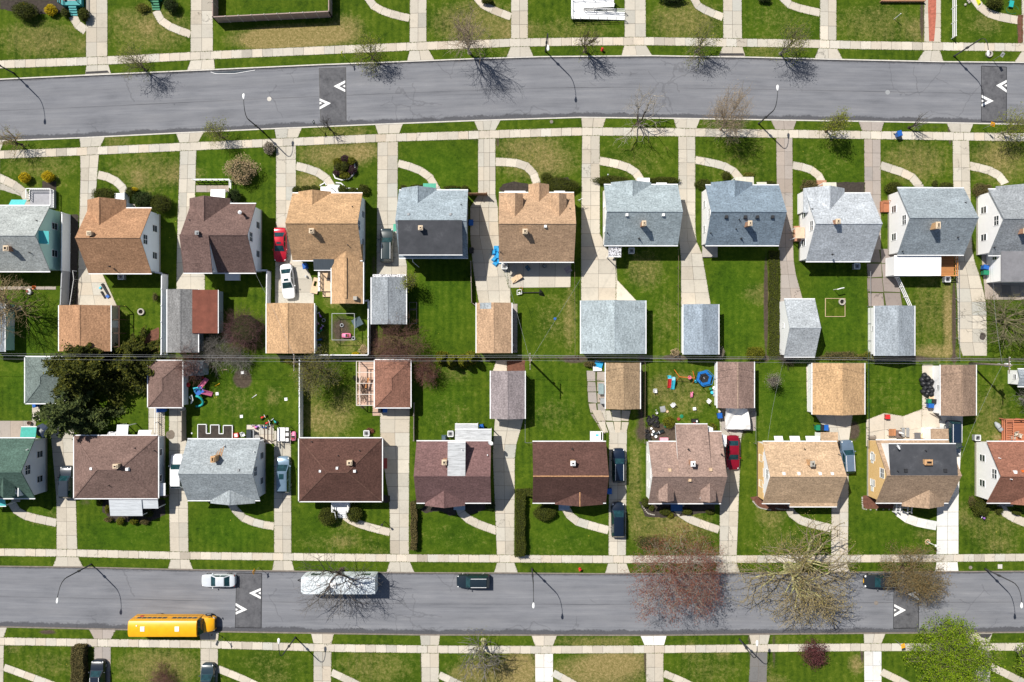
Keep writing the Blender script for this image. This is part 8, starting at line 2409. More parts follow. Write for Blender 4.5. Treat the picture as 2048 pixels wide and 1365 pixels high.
# play yard with climbing dome frame, toy car
def cube_frame(r):
 S_ = [(-1.55,1.9),(1.55,1.9),(1.55,-1.75),(-1.55,-1.75)]
 part(r,"top_frame",'steel',lambda m: [m.bar((*a,1.55),(*b,1.55),.06,.06) for a,b in zip(S_,S_[1:] + S_[:1])])
 for a in S_: part(r,"leg",'steel',lambda m: m.tube([(a[0],a[1],0),(a[0],a[1],1.52)],.035,6))
simple("tube_frame","square grey tube frame standing in the fenced play yard","play frame",686.5,655,cube_frame,None,0,1.5)
def toycar(mat):
 def f(r):
  m = MB(); loft(m,[(-.62,[(0,.15),(.24,.15),(.27,.3),(.2,.38),(0,.38)]),(-.5,[(0,.12),(.31,.12),(.33,.3),(.28,.45),(0,.46)]),(.1,[(0,.12),(.33,.12),(.34,.3),(.28,.42),(0,.44)]),(.55,[(0,.14),(.29,.14),(.3,.28),(.2,.36),(0,.37)]),(.66,[(0,.18),(.2,.18),(.2,.27),(.12,.3),(0,.3)])]); m.build("body",M[mat],r,*Z1)
  part(r,"cockpit",'black',lambda m: m.cbox(-.15,0,.40,.5,.42,.075)); part(r,"seat",'door',lambda m: m.cbox(-.28,0,.475,.18,.36,.12)); part(r,"windshield",'gutter',lambda m: m.bar((.12,-.22,.52),(.12,.22,.52),.03,.12))
  for x in (-.4,.4):
   for s in (-1,1): part(r,"wheel",'rubber',lambda m: m.tube([(x,s * .26,.14),(x,s * .36,.14)],.14,12))
 return f
simple("toy_car","pink ride on toy car in the fenced play yard","toy car",693,671.5,toycar('pink'),None,3.14,.3); simple("toy_car","pink toy car beside the white garden table","toy car",587,873,toycar('pink'),None,1.57,.3)
TY = 'old tyres in the fenced play yard'
for x,y,lb in [(647.5,641,"pale rimmed tyre nearest the garage wall toys"),(684,651,"pale rimmed tyre inside the tube frame"),(707,677,"pale rimmed tyre beside the pink toy car"),(639,692,"pale rimmed tyre in the shade of the tan garage")]:
 simple("tyre",lb,"tyre",x,y,lambda r: (part(r,"tread",'grey',lambda m: m.lathe(0,0,[(.2,0),(.27,.02),(.28,.14),(.2,.17),(.15,.14),(.15,.02)],16),True),part(r,"hub",'soot',lambda m: m.lathe(0,0,[(.15,.03),(.02,.03)],12))),TY)
simple("toy_house","grey roofed play house toy in the fenced play yard","play house",714,646,lambda r: (part(r,"wall",'teal',lambda m: m.cbox(.1,-.05,0,.9,.9,.8)),part(r,"roof",plain((.10,.14,.16),.5),lambda m: gshell(m,-.55,.75,-.6,.6,.8,.7,'y',.06)),part(r,"door_panel",'gutter',lambda m: m.bar((-.5,-.2,.3),(-.38,.4,.3),.04,.55))),None,.5,.6)
for x,y,c,lb in [(640,630,'purple',"purple and blue toy cart in the shade of the tan garage"),(644,655,'purple',"lilac tricycle by the garage wall"),(641,663,'green',"green toy trike by the garage wall"),(634,649,'pink',"pink scooter by the garage wall"),(638,680,'blue',"blue toy wagon by the garage wall"),(549,842,'teal',"teal child bicycle in the heap by the grill"),(537,850,'green',"green child bicycle in the heap by the grill"),(528,855,'blue',"blue child bicycle in the heap by the grill"),(516,853,'purple',"purple child bicycle in the heap by the grill"),(509,854,'pink',"pink child bicycle at the end of the heap"),(527,834,'red',"red pedal cart on the lawn above the bicycle heap"),(536,845,'red',"red toy beside the teal child bicycle"),(1965,1035,'purple',"blue and white toy windmill on the lawn by the big bush")]:
 simple("toy_tricycle",lb,"tricycle",x,y,lambda r: (part(r,"frame",c,lambda m: [m.bar((-.4,0,.3),(.35,0,.42),.1,.1),m.bar((.35,0,.2),(.3,0,.65),.07,.07),m.ell((-.2,0,.42),(.18,.14,.06),8,5)]),part(r,"handlebar",'gutter',lambda m: m.bar((.3,-.22,.66),(.3,.22,.66),.05,.05)),*[part(r,"wheel",'rubber',lambda m: m.tube([(a,b - .03,.18),(a,b + .03,.18)],.18,12)) for a,b in ((.38,0),(-.4,.2),(-.4,-.2))]),'child bicycles and ride on toys',rnd.uniform(0,6.2),.3)
# plastic climber with slides
def climber(r):
 for a,b,cc in (((-.1,.7),(.65,2.0),'pink'),((.3,.25),(1.35,-.15),'pink')):
  a3 = Vector((*a,1.0)); b3 = Vector((*b,.15)); part(r,"slide_chute",cc,lambda m: [m.bar(a3,b3,.5,.06)] + [m.bar(a3 + Vector((0,0,.1)) + (b3 - a3).cross(Vector((0,0,1))).normalized() * s * .27,b3 + Vector((0,0,.1)) + (b3 - a3).cross(Vector((0,0,1))).normalized() * s * .27,.06,.2) for s in (-1,1)])
 part(r,"platform",'blue',lambda m: m.cbox(-.15,.3,.9,1.2,.9,.12,.6)); part(r,"tunnel",'teal',lambda m: m.tube([(-.75 + .95 * math.cos(k * .35),-1.1 + .75 * math.sin(k * .35),.55 + .45 * math.sin(k * .5)) for k in range(-5,5)],.16,8),True)
 part(r,"window_frame",'white',lambda m: m.tube([(-1.5,-.9,.2),(-1.45,-.5,1.2),(-1.0,-.2,1.35),(-.9,-.9,1.2),(-1.3,-1.4,.9),(-1.5,-.9,.2)],.07,6)); part(r,"railing",'cyan',lambda m: m.tube([(-.6,.15,1.0),(-.7,.75,1.55),(-.1,.85,1.55),(.1,.3,1.0)],.09,6)); part(r,"support",'blue',lambda m: [m.cbox(x,y,0,.14,.14,.95) for x,y in ((-.5,.1),(.2,.1),(-.4,.6),(.25,.6))])
simple("play_climber","pink blue and teal plastic climber with two slides","play climber",402,787,climber,None,0,.7)
simple("wading_toy","black and red toy beside the small dark shed","toy",399,757,lambda r: (part(r,"body",'black',lambda m: m.cbox(0,0,.05,1.0,.5,.35,0,0,.9)),part(r,"seat",'red',lambda m: m.cbox(.55,.1,.15,.25,.25,.2)),part(r,"side_panel",'orange',lambda m: m.cbox(-.85,.35,.1,.4,.3,.25))))
BB = 'white bases of the back yard ball diamond'
for x,y,lb in [(485,745.5,"white square base on the bare mulch circle"),(434.5,788,"white square base near the plastic climber"),(483,833.5,"white square base near the grill corner"),(572,799,"white home plate near the tall white fence")]:
 simple("base_plate",lb,"base plate",x,y,lambda r: (part(r,"plate",'white',lambda m: m.cbox(0,0,.01,.40,.40,.05,.08,0,.95)),part(r,"edge",'gutter',lambda m: m.cbox(0,0,.005,.43,.43,.012,.08))),BB)
for x,y,rz,c,lb in [(435,770,.55,'yellow',"yellow plastic bat on the ball lawn near the climber"),(449,740,.1,'tan',"pale yellow bat on the lawn by the dark shed"),(509,793,.6,'white',"white plastic bat in the middle of the ball lawn")]:
 simple("toy_bat",lb,"bat",x,y,lambda r: (part(r,"barrel",c,lambda m: m.tube([(-.15,0,.06),(.35,0,.06),(.42,0,.06)],[.035,.055,.03],8),True),part(r,"grip",c,lambda m: m.tube([(-.42,0,.06),(-.15,0,.06)],.025,6))),'plastic bats on the ball lawn',rz)
simple("garden_table","white rectangular garden table behind the pale grey house","table",563,869,table(1.1,1.9,'white'),None,0,.7,.012)
simple("storage_rack","dark rack with white trays beside the white garden table","rack",575,869,lambda r: (part(r,"frame",'dark_metal',lambda m: [m.cbox(x,y,0,.05,.05,.9) for x in (-.3,.3) for y in (-.95,.95)] + [m.bar((x,-.95,.86),(x,.95,.86),.04,.05) for x in (-.3,.3)]),*[part(r,"tray",'white',lambda m: m.cbox(0,y,.84,.42,.45,.08)) for y in (-.75,.0,.72)]),None,0,.7,.012)
simple("gas_grill","black gas grill at the pale grey roof edge","grill",498.5,869,lambda r: (part(r,"hood",plain((.035,.045,.055),.35),lambda m: m.cbox(0,0,.75,.75,1.35,.4,0,0,.85)),part(r,"cabinet",'black',lambda m: m.cbox(0,0,.05,.65,1.2,.7)),part(r,"side_shelf",'grey',lambda m: m.cbox(.52,0,.8,.25,1.2,.03))),None,0,.9,.012)
simple("pergola_bars","dark bars of a small pergola over the grill area","pergola",534,868,lambda r: (part(r,"beam",plain((.10,.07,.055),.8),lambda m: [m.bar((x,-1.2,2.1),(x,1.3,2.1),.12,.14) for x in (-.3,.15,.7)]),*[part(r,"post",plain((.10,.07,.055),.8),lambda m: m.cbox(x,y,0,.09,.09,2.03)) for x in (-.3,.7) for y in (-1.1,1.2)]),None,0,2.0,.012)
simple("round_table","round grey patio table beside the black grill","table",514,876,lambda r: (part(r,"table_top",plain((.28,.27,.26),.5),lambda m: m.lathe(0,0,[(.42,.70),(.43,.74),(.02,.75)],18)),part(r,"leg",'dark_metal',lambda m: m.cyl(0,0,0,.7,.05,n=8)),part(r,"base",'dark_metal',lambda m: m.lathe(0,0,[(.25,0),(.2,.04),(.03,.05)],14))),None,0,.7,.012)
simple("garden_chair","white plastic chair beside the black grill","chair",486,870,chairp('white'),None,.4,.5); simple("toy_crate","red and white toy crate beside the raised beds","crate",472,871,lambda r: (part(r,"crate",'red',lambda m: m.cbox(0,0,0,.6,.62,.4,.1)),part(r,"lid",'white',lambda m: m.cbox(0,0,.4,.4,.45,.05,.1))),None,0,.4)
# timber, tools, odds and ends
def planks(n,L_,c='black'):
 def f(r): [part(r,"plank",c,lambda m,k=k: m.cbox(k * .24 - n * .12,(k % 2) * .12,.02 + .03 * (k % 2),.2,L_,.06)) for k in range(n)]
 return f
simple("loading_ramp","pair of dark vehicle ramps with a blue strap on the driveway","ramp",213,582,lambda r: (part(r,"ramp",'black',lambda m: m.hexa([(-.15,-1.1,.02),(.15,-1.1,.02),(.15,1.1,.02),(-.15,1.1,.02),(-.15,-1.1,.06),(.15,-1.1,.06),(.15,1.1,.3),(-.15,1.1,.3)])),part(r,"ramp",'black',lambda m: m.hexa([(-.75,-.9,.02),(-.5,-.9,.02),(-.5,.2,.02),(-.75,.2,.02),(-.75,-.9,.06),(-.5,-.9,.06),(-.5,.2,.25),(-.75,.2,.25)])),part(r,"strap",'blue',lambda m: m.cbox(-.2,-.8,.03,.4,.45,.12,.3)),part(r,"toolbox",'cyan',lambda m: m.cbox(-.5,.75,.02,.35,.22,.2,.4))),None,.5,0,.012)
simple("plywood_sheet","tan hollow cut plywood board leaning by the rear deck","board",632,572,lambda r: (part(r,"board",'tan',lambda m: [m.box(-.5,-1.1,.25,.5,-.1,.3),m.box(-.5,0.6,.25,.5,1.1,.3),m.box(-.5,-.1,.25,-.3,.6,.3),m.box(.1,-.1,.25,.5,.6,.3)]),part(r,"brace",'tan',lambda m: [m.box(-.4,-1.0,0,-.3,1.0,.245),m.box(.3,-1.0,0,.4,1.0,.245)])),None,-.25)
simple("propane_tank","white gas bottle beside the white sedan driveway","gas bottle",613,553,lambda r: (part(r,"cylinder",'white',lambda m: m.lathe(0,0,[(.14,0),(.16,.06),(.16,.38),(.08,.47),(.03,.48)],12),True),part(r,"collar",'gutter',lambda m: m.lathe(0,0,[(.09,.46),(.10,.56),(.085,.56),(.08,.47)],12))))
simple("round_stool","black round stool on the rear deck","stool",657.5,559,lambda r: (part(r,"seat",'black',lambda m: m.lathe(0,0,[(.2,.42),(.21,.47),(.02,.49)],16)),*[part(r,"leg",'black',lambda m: m.cyl(.13 * math.cos(k * 1.57),.13 * math.sin(k * 1.57),0,.42,.02,n=6)) for k in range(4)]),None,0,1.0,.56)
simple("plywood_crate","tilted tan plywood panel on the back patio","board",1034.5,557,lambda r: (part(r,"panel",'tan',lambda m: m.bar((-.7,-.4,.15),(.55,.45,.55),.75,.05)),part(r,"brace",'tan',lambda m: m.bar((-.65,-.7,.1),(-.2,-.2,.3),.06,.3))),None,0,.2,.015)
simple("water_barrel","blue grey barrel lying on the back patio","barrel",1056,537,lambda r: (part(r,"drum",plain((.06,.13,.2),.5),lambda m: m.tube([(-.25,.3,.28),(.2,-.3,.28)],.27,14)),part(r,"band",'dark_metal',lambda m: m.tube([(-.05,.03,.28),(0,-.03,.28)],.285,14))),None,0,0,.015)
simple("plastic_barrel","dark round barrel standing on the back patio","barrel",1089,532,lambda r: (part(r,"drum",'dark_metal',lambda m: m.lathe(0,0,[(.24,0),(.28,.4),(.24,.8),(.2,.82)],14),True),part(r,"lid",'grey',lambda m: m.lathe(0,0,[(.2,.82),(.12,.86),(.02,.86)],12))),None,0,.6,.015)
simple("pallet","worn pinkish pallet on the back patio corner","pallet",1136,540,lambda r: (part(r,"deck_board",plain((.42,.34,.36),.8,.3),lambda m: [m.cbox(-.35 + k * .175,0,.1,.14,.9,.03) for k in range(5)]),part(r,"runner",'timber_grey',lambda m: [m.cbox(0,y,0,.85,.1,.1) for y in (-.4,0,.4)])),None,.6,0,.015)
simple("step_ladder","silver step ladder on the shaded patio","ladder",1029,538,lambda r: (part(r,"rail",'steel',lambda m: [m.bar((s * .15,-.5,.06),(s * .15,.5,.12),.05,.05) for s in (-1,1)]),part(r,"rung",'steel',lambda m: [m.bar((-.15,-.4 + k * .25,.1),(.15,-.4 + k * .25,.1),.04,.03) for k in range(4)])),None,.4,0,.015)
simple("blue_tarp","crumpled bright blue tarpaulin at the tan house wall","tarpaulin",993,512,lambda r: part(r,"cloth",plain((.02,.30,.62),.4,.3),lambda m: [m.cbox(math.sin(k * 2.3) * .35,1.1 - k * .32,.02,.75,.6,.22 + .1 * (k % 3),k * .8,0,.55) for k in range(8)]))
simple("basketball_hoop","basketball stand lying on the trampled lawn","basketball hoop",1062,586,lambda r: (part(r,"pole",'black',lambda m: m.tube([(-1.3,0,.15),(1.2,.05,.25)],.06,8)),part(r,"base",'black',lambda m: m.hexa([(1.1,-.35,0),(1.9,-.55,0),(1.7,.1,0),(1.2,.6,0),(1.2,-.2,.3),(1.6,-.3,.3),(1.5,.0,.9),(1.25,.4,.9)])),part(r,"backboard",'white',lambda m: [m.bar((-1.95,-.3,.35),(-1.95,.35,.5),.07,.07),m.bar((-1.3,-.15,.35),(-1.35,.42,.5),.07,.07),m.bar((-1.95,-.3,.35),(-1.3,-.15,.35),.07,.07),m.bar((-1.95,.35,.5),(-1.35,.42,.5),.07,.07),m.bar((-1.75,-.05,.42),(-1.5,0,.42),.2,.05)]),part(r,"rim",'orange',lambda m: m.tube([(-1.4 + .22 * math.cos(k * .6),.55 + .22 * math.sin(k * .6),.5) for k in range(11)],.02,5))))
simple("clothes_pole","small white T shaped clothes post beside the clipped bush","clothes post",1158,404,lambda r: (part(r,"post",'gutter',lambda m: m.cyl(0,0,0,1.9,.03,n=8)),part(r,"crossbar",'gutter',lambda m: m.bar((-.35,-.15,1.9),(.35,.15,1.9),.05,.05))))
simple("yard_lantern","black post lantern beside the front path","lantern",769,1043,lambda r: (part(r,"post",'dark_metal',lambda m: m.cyl(0,0,0,1.9,.04,n=8)),part(r,"lantern_head",'dark_metal',lambda m: m.lathe(0,0,[(.08,1.9),(.14,2.0),(.16,2.2),(.03,2.34)],8))),None,0)
simple("yard_lantern","white post lantern in a ring of pale stones","lantern",1855,1084,lambda r: (part(r,"post",'white',lambda m: m.cyl(0,0,0,2.0,.06,n=8)),part(r,"lantern_head",'white',lambda m: m.lathe(0,0,[(.1,2.0),(.17,2.1),(.18,2.3),(.03,2.45)],8)),part(r,"stone_ring",plain((.50,.36,.22),.9,.3),lambda m: [m.ell((.3 * math.cos(k * .785),.3 * math.sin(k * .785),.06),(.13,.13,.1),7,5) for k in range(8)])))
simple("yard_lantern","slim dark post lamp beside the front path of the pale blue house","lantern",1213,355,lambda r: (part(r,"post",'dark_metal',lambda m: m.cyl(0,0,0,1.7,.03,n=8)),part(r,"lantern_head",'gutter',lambda m: m.lathe(0,0,[(.06,1.7),(.1,1.8),(.03,1.95)],8))))
simple("flag_pole","short white post leaning on the upper lawn","post",1788,39,lambda r: (part(r,"post",'white',lambda m: m.tube([(0,0,0),(.12,.08,1.7)],.045,8)),part(r,"cap",'white',lambda m: m.ell((.12,.08,1.72),(.07,.07,.05),8,5))))
simple("bird_feeder_post","white curved feeder post on the rear lawn","post",1667,580,lambda r: (part(r,"post",'white',lambda m: m.tube([(0,0,0),(0,0,1.5)],.04,8)),part(r,"arm",'white',lambda m: m.tube([(-.1,-.05,1.5),(.4,.1,1.6),(.85,.18,1.55)],.07,6))))
simple("hose_reel","teal garden chair tool with coiled green hose at the top edge","hose",2020,10,lambda r: (part(r,"seat",'teal',lambda m: m.cbox(0,0,.3,.6,.9,.06,-.2)),part(r,"leg",'teal',lambda m: [m.cbox(x,y,0,.05,.05,.3) for x in (-.25,.25) for y in (-.35,.35)]),part(r,"hose",'green',lambda m: m.tube([(.3 + .85 * math.cos(k * .45),-.7 + .6 * math.sin(k * .45),.03) for k in range(13)],.025,5))))
simple("lawn_ornament","yellow plastic toy on the curved upper path","toy",1956,5,lambda r: (part(r,"body",plain((.75,.80,.03),.4),lambda m: m.cbox(0,0,.03,.35,.9,.3,.4,0,.6)),part(r,"handle",plain((.75,.80,.03),.4),lambda m: m.bar((-.2,.2,.3),(.2,-.1,.35),.05,.05))))
simple("lawn_ornament","grey clutter of ornaments beside the upper path","ornament",1934,5,lambda r: [part(r,"stone",'stone',lambda m,k=k: m.ell((math.sin(k * 2.2) * .3,math.cos(k * 1.7) * .4,.12),(.18,.2,.16),8,5)) for k in range(5)])
simple("rain_barrel","dark green barrel by the metal patio cover","barrel",888,876,lambda r: (part(r,"hood",plain((.08,.12,.16),.5),lambda m: m.cbox(0,0,.4,.7,.75,.5,0,0,.6)),part(r,"leg",'dark_metal',lambda m: [m.cbox(x,y,0,.05,.05,.4) for x in (-.3,.3) for y in (-.3,.3)])),None,0,.6)
simple("clothes_airer","white clothes drying rack behind the dark brown house","drying rack",1193,873,lambda r: (part(r,"frame",'white',lambda m: [m.bar((a,b,.9),(c,d,.9),.09,.06) for a,b,c,d in ((-.85,-.6,.85,-.6),(-.85,.65,.85,.65),(-.85,-.6,-.85,.65),(.85,-.6,.85,.65),(.55,-.6,.55,.65))]),part(r,"top_panel",'white',lambda m: m.box(-.82,-.57,.82,.5,.6,.87)),part(r,"towel",'cyan',lambda m: m.cbox(.1,.15,.872,.4,.25,.02)),*[part(r,"leg",'white',lambda m: m.cbox(x,y,0,.06,.06,.85)) for x in (-.8,.8) for y in (-.55,.6)]),None,0,.9)
simple("garden_pool","blue topped sandbox with white frame beside the tan garage","sandbox",1196,731,lambda r: (part(r,"frame",'white',lambda m: m.cbox(-.05,-.35,.03,1.2,.9,.25,.2)),part(r,"cover",plain((.03,.34,.62),.4,.25),lambda m: m.cbox(.05,.15,.3,1.2,.9,.1,-.15,0,.9))),None,-.15,.2)
simple("glass_table","grey glass topped table by the tan garage wall","table",1202,778,table(.75,1.5,plain((.25,.32,.33),.2)),None,0,.7)
# white accessible ramp at the top edge, green and teal porches, timber deck
a = W(1142,41); b = W(1249,-8)
root = empty("access_ramp",((a.x + b.x) / 2,(a.y + b.y) / 2,0),"long white switchback access ramp with railings at the top edge","ramp")
LX,LY = (b.x - a.x) / 2,(b.y - a.y) / 2
DW = m_metal_roof((.86,.86,.86),.2,0,.1)
part(root,"lower_run",DW,lambda m: m.hexa([(-LX + 1.7,-LY,0.3),(LX,-LY,0.02),(LX,-LY + 1.15,0.02),(-LX + 1.7,-LY + 1.15,0.3),(-LX + 1.7,-LY,.55),(LX,-LY,.12),(LX,-LY + 1.15,.12),(-LX + 1.7,-LY + 1.15,.55)]))
part(root,"landing",DW,lambda m: m.box(-LX,-LY,.4,-LX + 1.69,-LY + 2.75,.55)); part(root,"upper_run",DW,lambda m: m.hexa([(-LX + 1.7,-LY + 1.5,.4),(LX - 1.6,-LY + 1.5,.8),(LX - 1.6,-LY + 2.65,.8),(-LX + 1.7,-LY + 2.65,.4),(-LX + 1.7,-LY + 1.5,.55),(LX - 1.6,-LY + 1.5,.98),(LX - 1.6,-LY + 2.65,.98),(-LX + 1.7,-LY + 2.65,.55)]))
for (x0,y0,z0,x1,y1,z1) in ((-LX + .05,-LY + .05,.55,LX,-LY + .05,.12),(-LX + 1.7,-LY + 1.13,.55,LX,-LY + 1.13,.12),(-LX + 1.7,-LY + 1.53,.55,LX - 1.6,-LY + 1.53,.98),(-LX + .05,-LY + 2.7,.55,LX - 1.6,-LY + 2.63,.98),(-LX + .05,-LY + .05,.55,-LX + .05,-LY + 2.7,.55)):
 def rf(m):
  for dz in (.45,.9): m.bar((x0,y0,z0 + dz),(x1,y1,z1 + dz),.06,.06)
  n = max(2,int(math.hypot(x1 - x0,y1 - y0) / 1.2))
  for k in range(n + 1): f = k / n; m.cbox(x0 + (x1 - x0) * f,y0 + (y1 - y0) * f,0,.06,.06,z0 + (z1 - z0) * f + .9)
 part(root,"railing",'white',rf)
for px0,py0,px1,py1,c,lb in [(128,-22,168,15,plain((.02,.26,.27),.6,.15),"teal painted front porch with steps at the top corner"),(299,-30,325,4,plain((.01,.18,.08),.6,.2),"green painted front porch steps at the top edge")]:
 a = W(px0,py1); b = W(px1,py0); root = empty("front_porch",((a.x + b.x) / 2,(a.y + b.y) / 2,0),lb,"porch")
 sx,sy = (b.x - a.x) / 2,(b.y - a.y) / 2
 part(root,"platform",c,lambda m: m.box(-sx,-sy,0,sx,sy,.72))
 for k in range(4): part(root,"step",c,lambda m: m.box(-.45,-sy - .3 * (k + 1),0,.6,-sy - .3 * k - .003,.58 - .15 * k))
 part(root,"railing",c,lambda m: [m.bar((s * (sx - .05),-sy,z),(s * (sx - .05),sy,z),.08,.08) for s in (-1,1) for z in (1.2,1.6)] + [m.cbox(s * (sx - .05),y,.72,.09,.09,.95) for s in (-1,1) for y in (-sy + .05,sy - .05)])
 if px0 < 200: part(root,"mat",M['grey'],lambda m: m.cbox(0,-.1,.722,1.2,1.2,.02)); [part(root,"flower_pot",'door',lambda m: m.lathe(x,-.55,[(.15,.72),(.2,1.0),(.03,1.02)],10)) for x in (-.85,.75)]
a = W(2004,882,.6); b = W(2075,838,.6); root = empty("garden_deck",((a.x + b.x) / 2,(a.y + b.y) / 2,0),"reddish timber deck with railings at the photo edge","deck")
sx,sy = (b.x - a.x) / 2,(b.y - a.y) / 2
part(root,"floor",'deck_red',lambda m: m.box(-sx,-sy,.5,sx,sy,.62)); RW = plain((.48,.18,.10),.8,.2)
part(root,"railing",RW,lambda m: [m.bar((-sx,-sy,z),(-sx,sy,z),.1,.09) for z in (1.1,1.6)] + [m.bar((-sx + .95,-sy,z),(-sx + .95,sy,z),.09,.09) for z in (1.6,)] + [m.bar((-sx,sy,z),(sx,sy,z),.1,.09) for z in (1.1,1.6)] + [m.bar((-sx,-sy + k * .32,1.58),(-sx + .95,-sy + k * .32,1.58),.07,.05) for k in range(10)])
for x in (-sx,-.2,sx): part(root,"post",RW,lambda m: m.cbox(x,sy,0,.12,.12,1.65)); part(root,"post",RW,lambda m: m.cbox(x,-sy + .08,0,.12,.12,.5))
for x,y,rz,lb in [(2032,868,.3,"beige cushioned chair on the timber deck nearest the rail"),(2040,872,1.2,"beige cushioned sofa seat on the timber deck"),(2025,876,0,"beige footstool seat on the timber deck")]: simple("deck_chair",lb,"chair",x,y,chair(plain((.58,.53,.44),.8)),'beige seats on the timber deck',rz,1.0,.62)
simple("covered_kayak","grey covered boat shaped bundle beside the timber deck","boat",1996,855,lambda r: (part(r,"hull",plain((.36,.38,.40),.6,.2),lambda m: m.tube([(-.55,.75,.2),(-.3,.4,.3),(.2,-.3,.35),(.5,-.75,.2)],[.12,.34,.36,.1],10),True),part(r,"strap",'black',lambda m: m.tube([(-.06,.06,.32),(0,0,.32)],.37,10))),None,0)
# pergola beside the hip garage
a = W(713,811,2.2); b = W(748,723,2.2); root = empty("pergola",((a.x + b.x) / 2,(a.y + b.y) / 2,0),"open white timber pergola beside the hip roofed garage","pergola")
sx,sy = (b.x - a.x) / 2,(b.y - a.y) / 2; PW = plain((.66,.60,.54),.7,.15)
part(root,"beam",PW,lambda m: [m.bar((x,-sy,2.2),(x,sy,2.2),.09,.12) for x in (-sx,-sx + .45,sx)] + [m.bar((-sx,-sy + k * sy * 2 / 4,2.3),(sx,-sy + k * sy * 2 / 4,2.3),.08,.08) for k in range(5)])
for x in (-sx,sx):
 for y in (-sy,0,sy): part(root,"post",PW,lambda m: m.cbox(x,y,0,.1,.1,2.14))
BRC = m_bark((.16,.11,.08)); pr = random.Random(8)
root = simple("brush_pile","pile of cut branches under the open pergola","brush pile",730,778,lambda r: [part(r,"branch",BRC,lambda m: m.tube([(pr.uniform(-.8,.2),pr.uniform(-2.0,1.2),pr.uniform(.05,.5)),(pr.uniform(-.6,.6),pr.uniform(-1.4,2.0),pr.uniform(.1,.7))],pr.uniform(.02,.045),5)) for _ in range(26)])
simple("timber_plank","orange timber plank on the pergola brush pile","plank",736,766,lambda r: (part(r,"plank",m_wood((.52,.22,.08),.5,0),lambda m: m.bar((-.2,-.75,.75),(.2,.75,.8),.25,.06)),part(r,"block",'timber',lambda m: m.cbox(.0,0,.55,.15,.15,.18))))
# white edging line round the topiary and along the tan roofed front
for pts,lb in [([(667,348),(671,357),(684,361),(698,358),(707,350),(710,336),(709,328)],"white scalloped edging round the topiary bed"),([(672,366),(682,367),(694,377),(716,379)],"white scalloped edging from the porch canopy of the tan roof"),([(640,372),(650,366),(653,371)],"short white edging beside the front path")]:
 m = MB(); m.tube([(*W(*q).xy,.10) for q in pts],.09,6); tag(m.build("garden_edging",M['white'],None,False,False),lb,"edging",'white garden edging')
for pts,lb in [([(1506,1003),(1516,1014),(1528,1018),(1541,1020)],"row of pale edging stones below the orange wall"),([(1724,995),(1725,1012),(1732,1019),(1786,1019)],"edging stones round the sheathed corner bed"),([(1285,1012),(1295,1026),(1308,1030)],"curved edging stones at the dormered house corner"),([(1552,1017),(1562,1019),(1580,1019)],"edging stones before the tan roofed front")]:
 root = empty("stone_edging",(W(*pts[0]).x,W(*pts[0]).y,0),lb,"edging",'stone bed edging'); m = MB(); c = catmull(pts,5)
 for k,q in enumerate(c): w_ = W(*q); m.cbox(w_.x - W(*pts[0]).x,w_.y - W(*pts[0]).y,0,.2,.15,.13,k * .3,0,.85)
 m.build("edging_stones",M['stone'],root,*Z0)
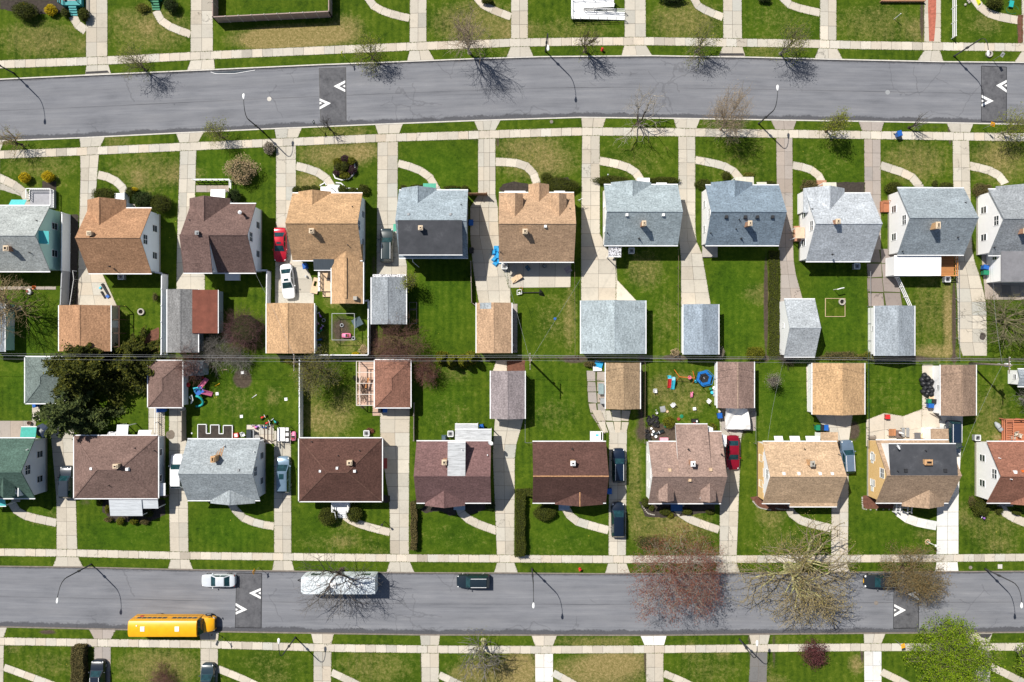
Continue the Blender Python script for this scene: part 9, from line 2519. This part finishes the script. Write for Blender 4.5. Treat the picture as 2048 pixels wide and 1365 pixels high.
# slush-edged puddle at the upper kerb
m = MB(); P = [(421,143.5),(450,143),(480,141.5),(508,139.5),(495,143),(470,146.5),(440,147.5)]
Q = [W(*q) for q in P]; m.poly([(q.x,q.y,RZ + .006) for q in Q][::-1]); o = m.build("puddle",plain((.03,.045,.06),.12,.2)); tag(o,"dark puddle along the upper kerb",None,None,'structure')
for p_ in o.data.polygons:
 if p_.normal.z < 0: p_.flip()
m = MB(); m.tube([(*W(*q).xy,RZ + .03) for q in [(421,144),(430,147.5),(468,147.5),(480,145.5),(497,142.5),(510,140.5)]],.045,6); tag(m.build("white_hose",M['white'],None,False,False),"white flexible hose lying along the puddle","hose")
simple("louvred_rail","white louvred railing on the driveway by the brown hipped garage","railing",316,845,lambda r: (part(r,"rail",'white',lambda m: [m.bar((-.22,-1.9,z),(-.22,2.0,z),.06,.07) for z in (.35,1.0)]),part(r,"baluster",'gutter',lambda m: [m.bar((-.22,-1.8 + k * .26,.3),(.12,-1.8 + k * .26,.95),.05,.04) for k in range(15)]),*[part(r,"post",'white',lambda m: m.cbox(-.22,y,0,.1,.1,1.1)) for y in (-1.9,0,2.0)]),None,0,.5)
simple("garden_umbrella","closed dark patio umbrella cover on the terrace of the green house","umbrella",84,862,lambda r: (part(r,"canopy",plain((.02,.035,.07),.7),lambda m: m.lathe(0,0,[(1.0,1.75),(.98,1.8),(.05,2.2)],8)),part(r,"finial",'grey',lambda m: m.cbox(0,0,2.1,.5,.5,.15,.78,0,.4)),part(r,"pole",'grey',lambda m: m.cyl(0,0,0,2.0,.03,n=8))),None,0,1.9)
simple("terrace_pot","brown round pot on the terrace beside the conifer","plant pot",61,846,lambda r: (part(r,"pot",plain((.16,.08,.05),.8),lambda m: m.lathe(0,0,[(.2,0),(.28,.4),(.22,.4),(.18,.3)],14)),part(r,"soil",'mulch',lambda m: m.lathe(0,0,[(.22,.3),(.02,.31)],12))))
simple("lawn_mower","grey and red mower on the lawn behind the teal house","mower",60,584,lambda r: (part(r,"deck",'gutter',lambda m: m.ell((0,0,.25),(.35,.45,.15),12,6),True),part(r,"engine",'door',lambda m: m.cbox(-.1,.1,.36,.3,.3,.15)),part(r,"handle",'dark_metal',lambda m: m.tube([(-.2,-.3,.3),(-.45,-1.0,.85),(.1,-1.05,.85),(.2,-.35,.3)],.025,5)),*[part(r,"wheel",'rubber',lambda m: m.tube([(x,y - .04,.1),(x,y + .04,.1)],.1,10)) for x in (-.33,.33) for y in (-.3,.3)]),None,.5)
simple("traffic_cone","orange red cone behind the teal sided house","cone",68,575,lambda r: (part(r,"cone",'orange',lambda m: m.lathe(0,0,[(.2,.04),(.05,.6),(.03,.62)],12)),part(r,"base",'orange',lambda m: m.cbox(0,0,0,.5,.5,.04))))
simple("well_cover","small square concrete block behind the long grey garage","block",417,678,lambda r: (part(r,"block",plain((.5,.46,.36),.9,.2),lambda m: m.cbox(0,0,0,.5,.5,.35)),part(r,"opening",'soot',lambda m: m.lathe(0,0,[(.16,.351),(.02,.352)],10))))
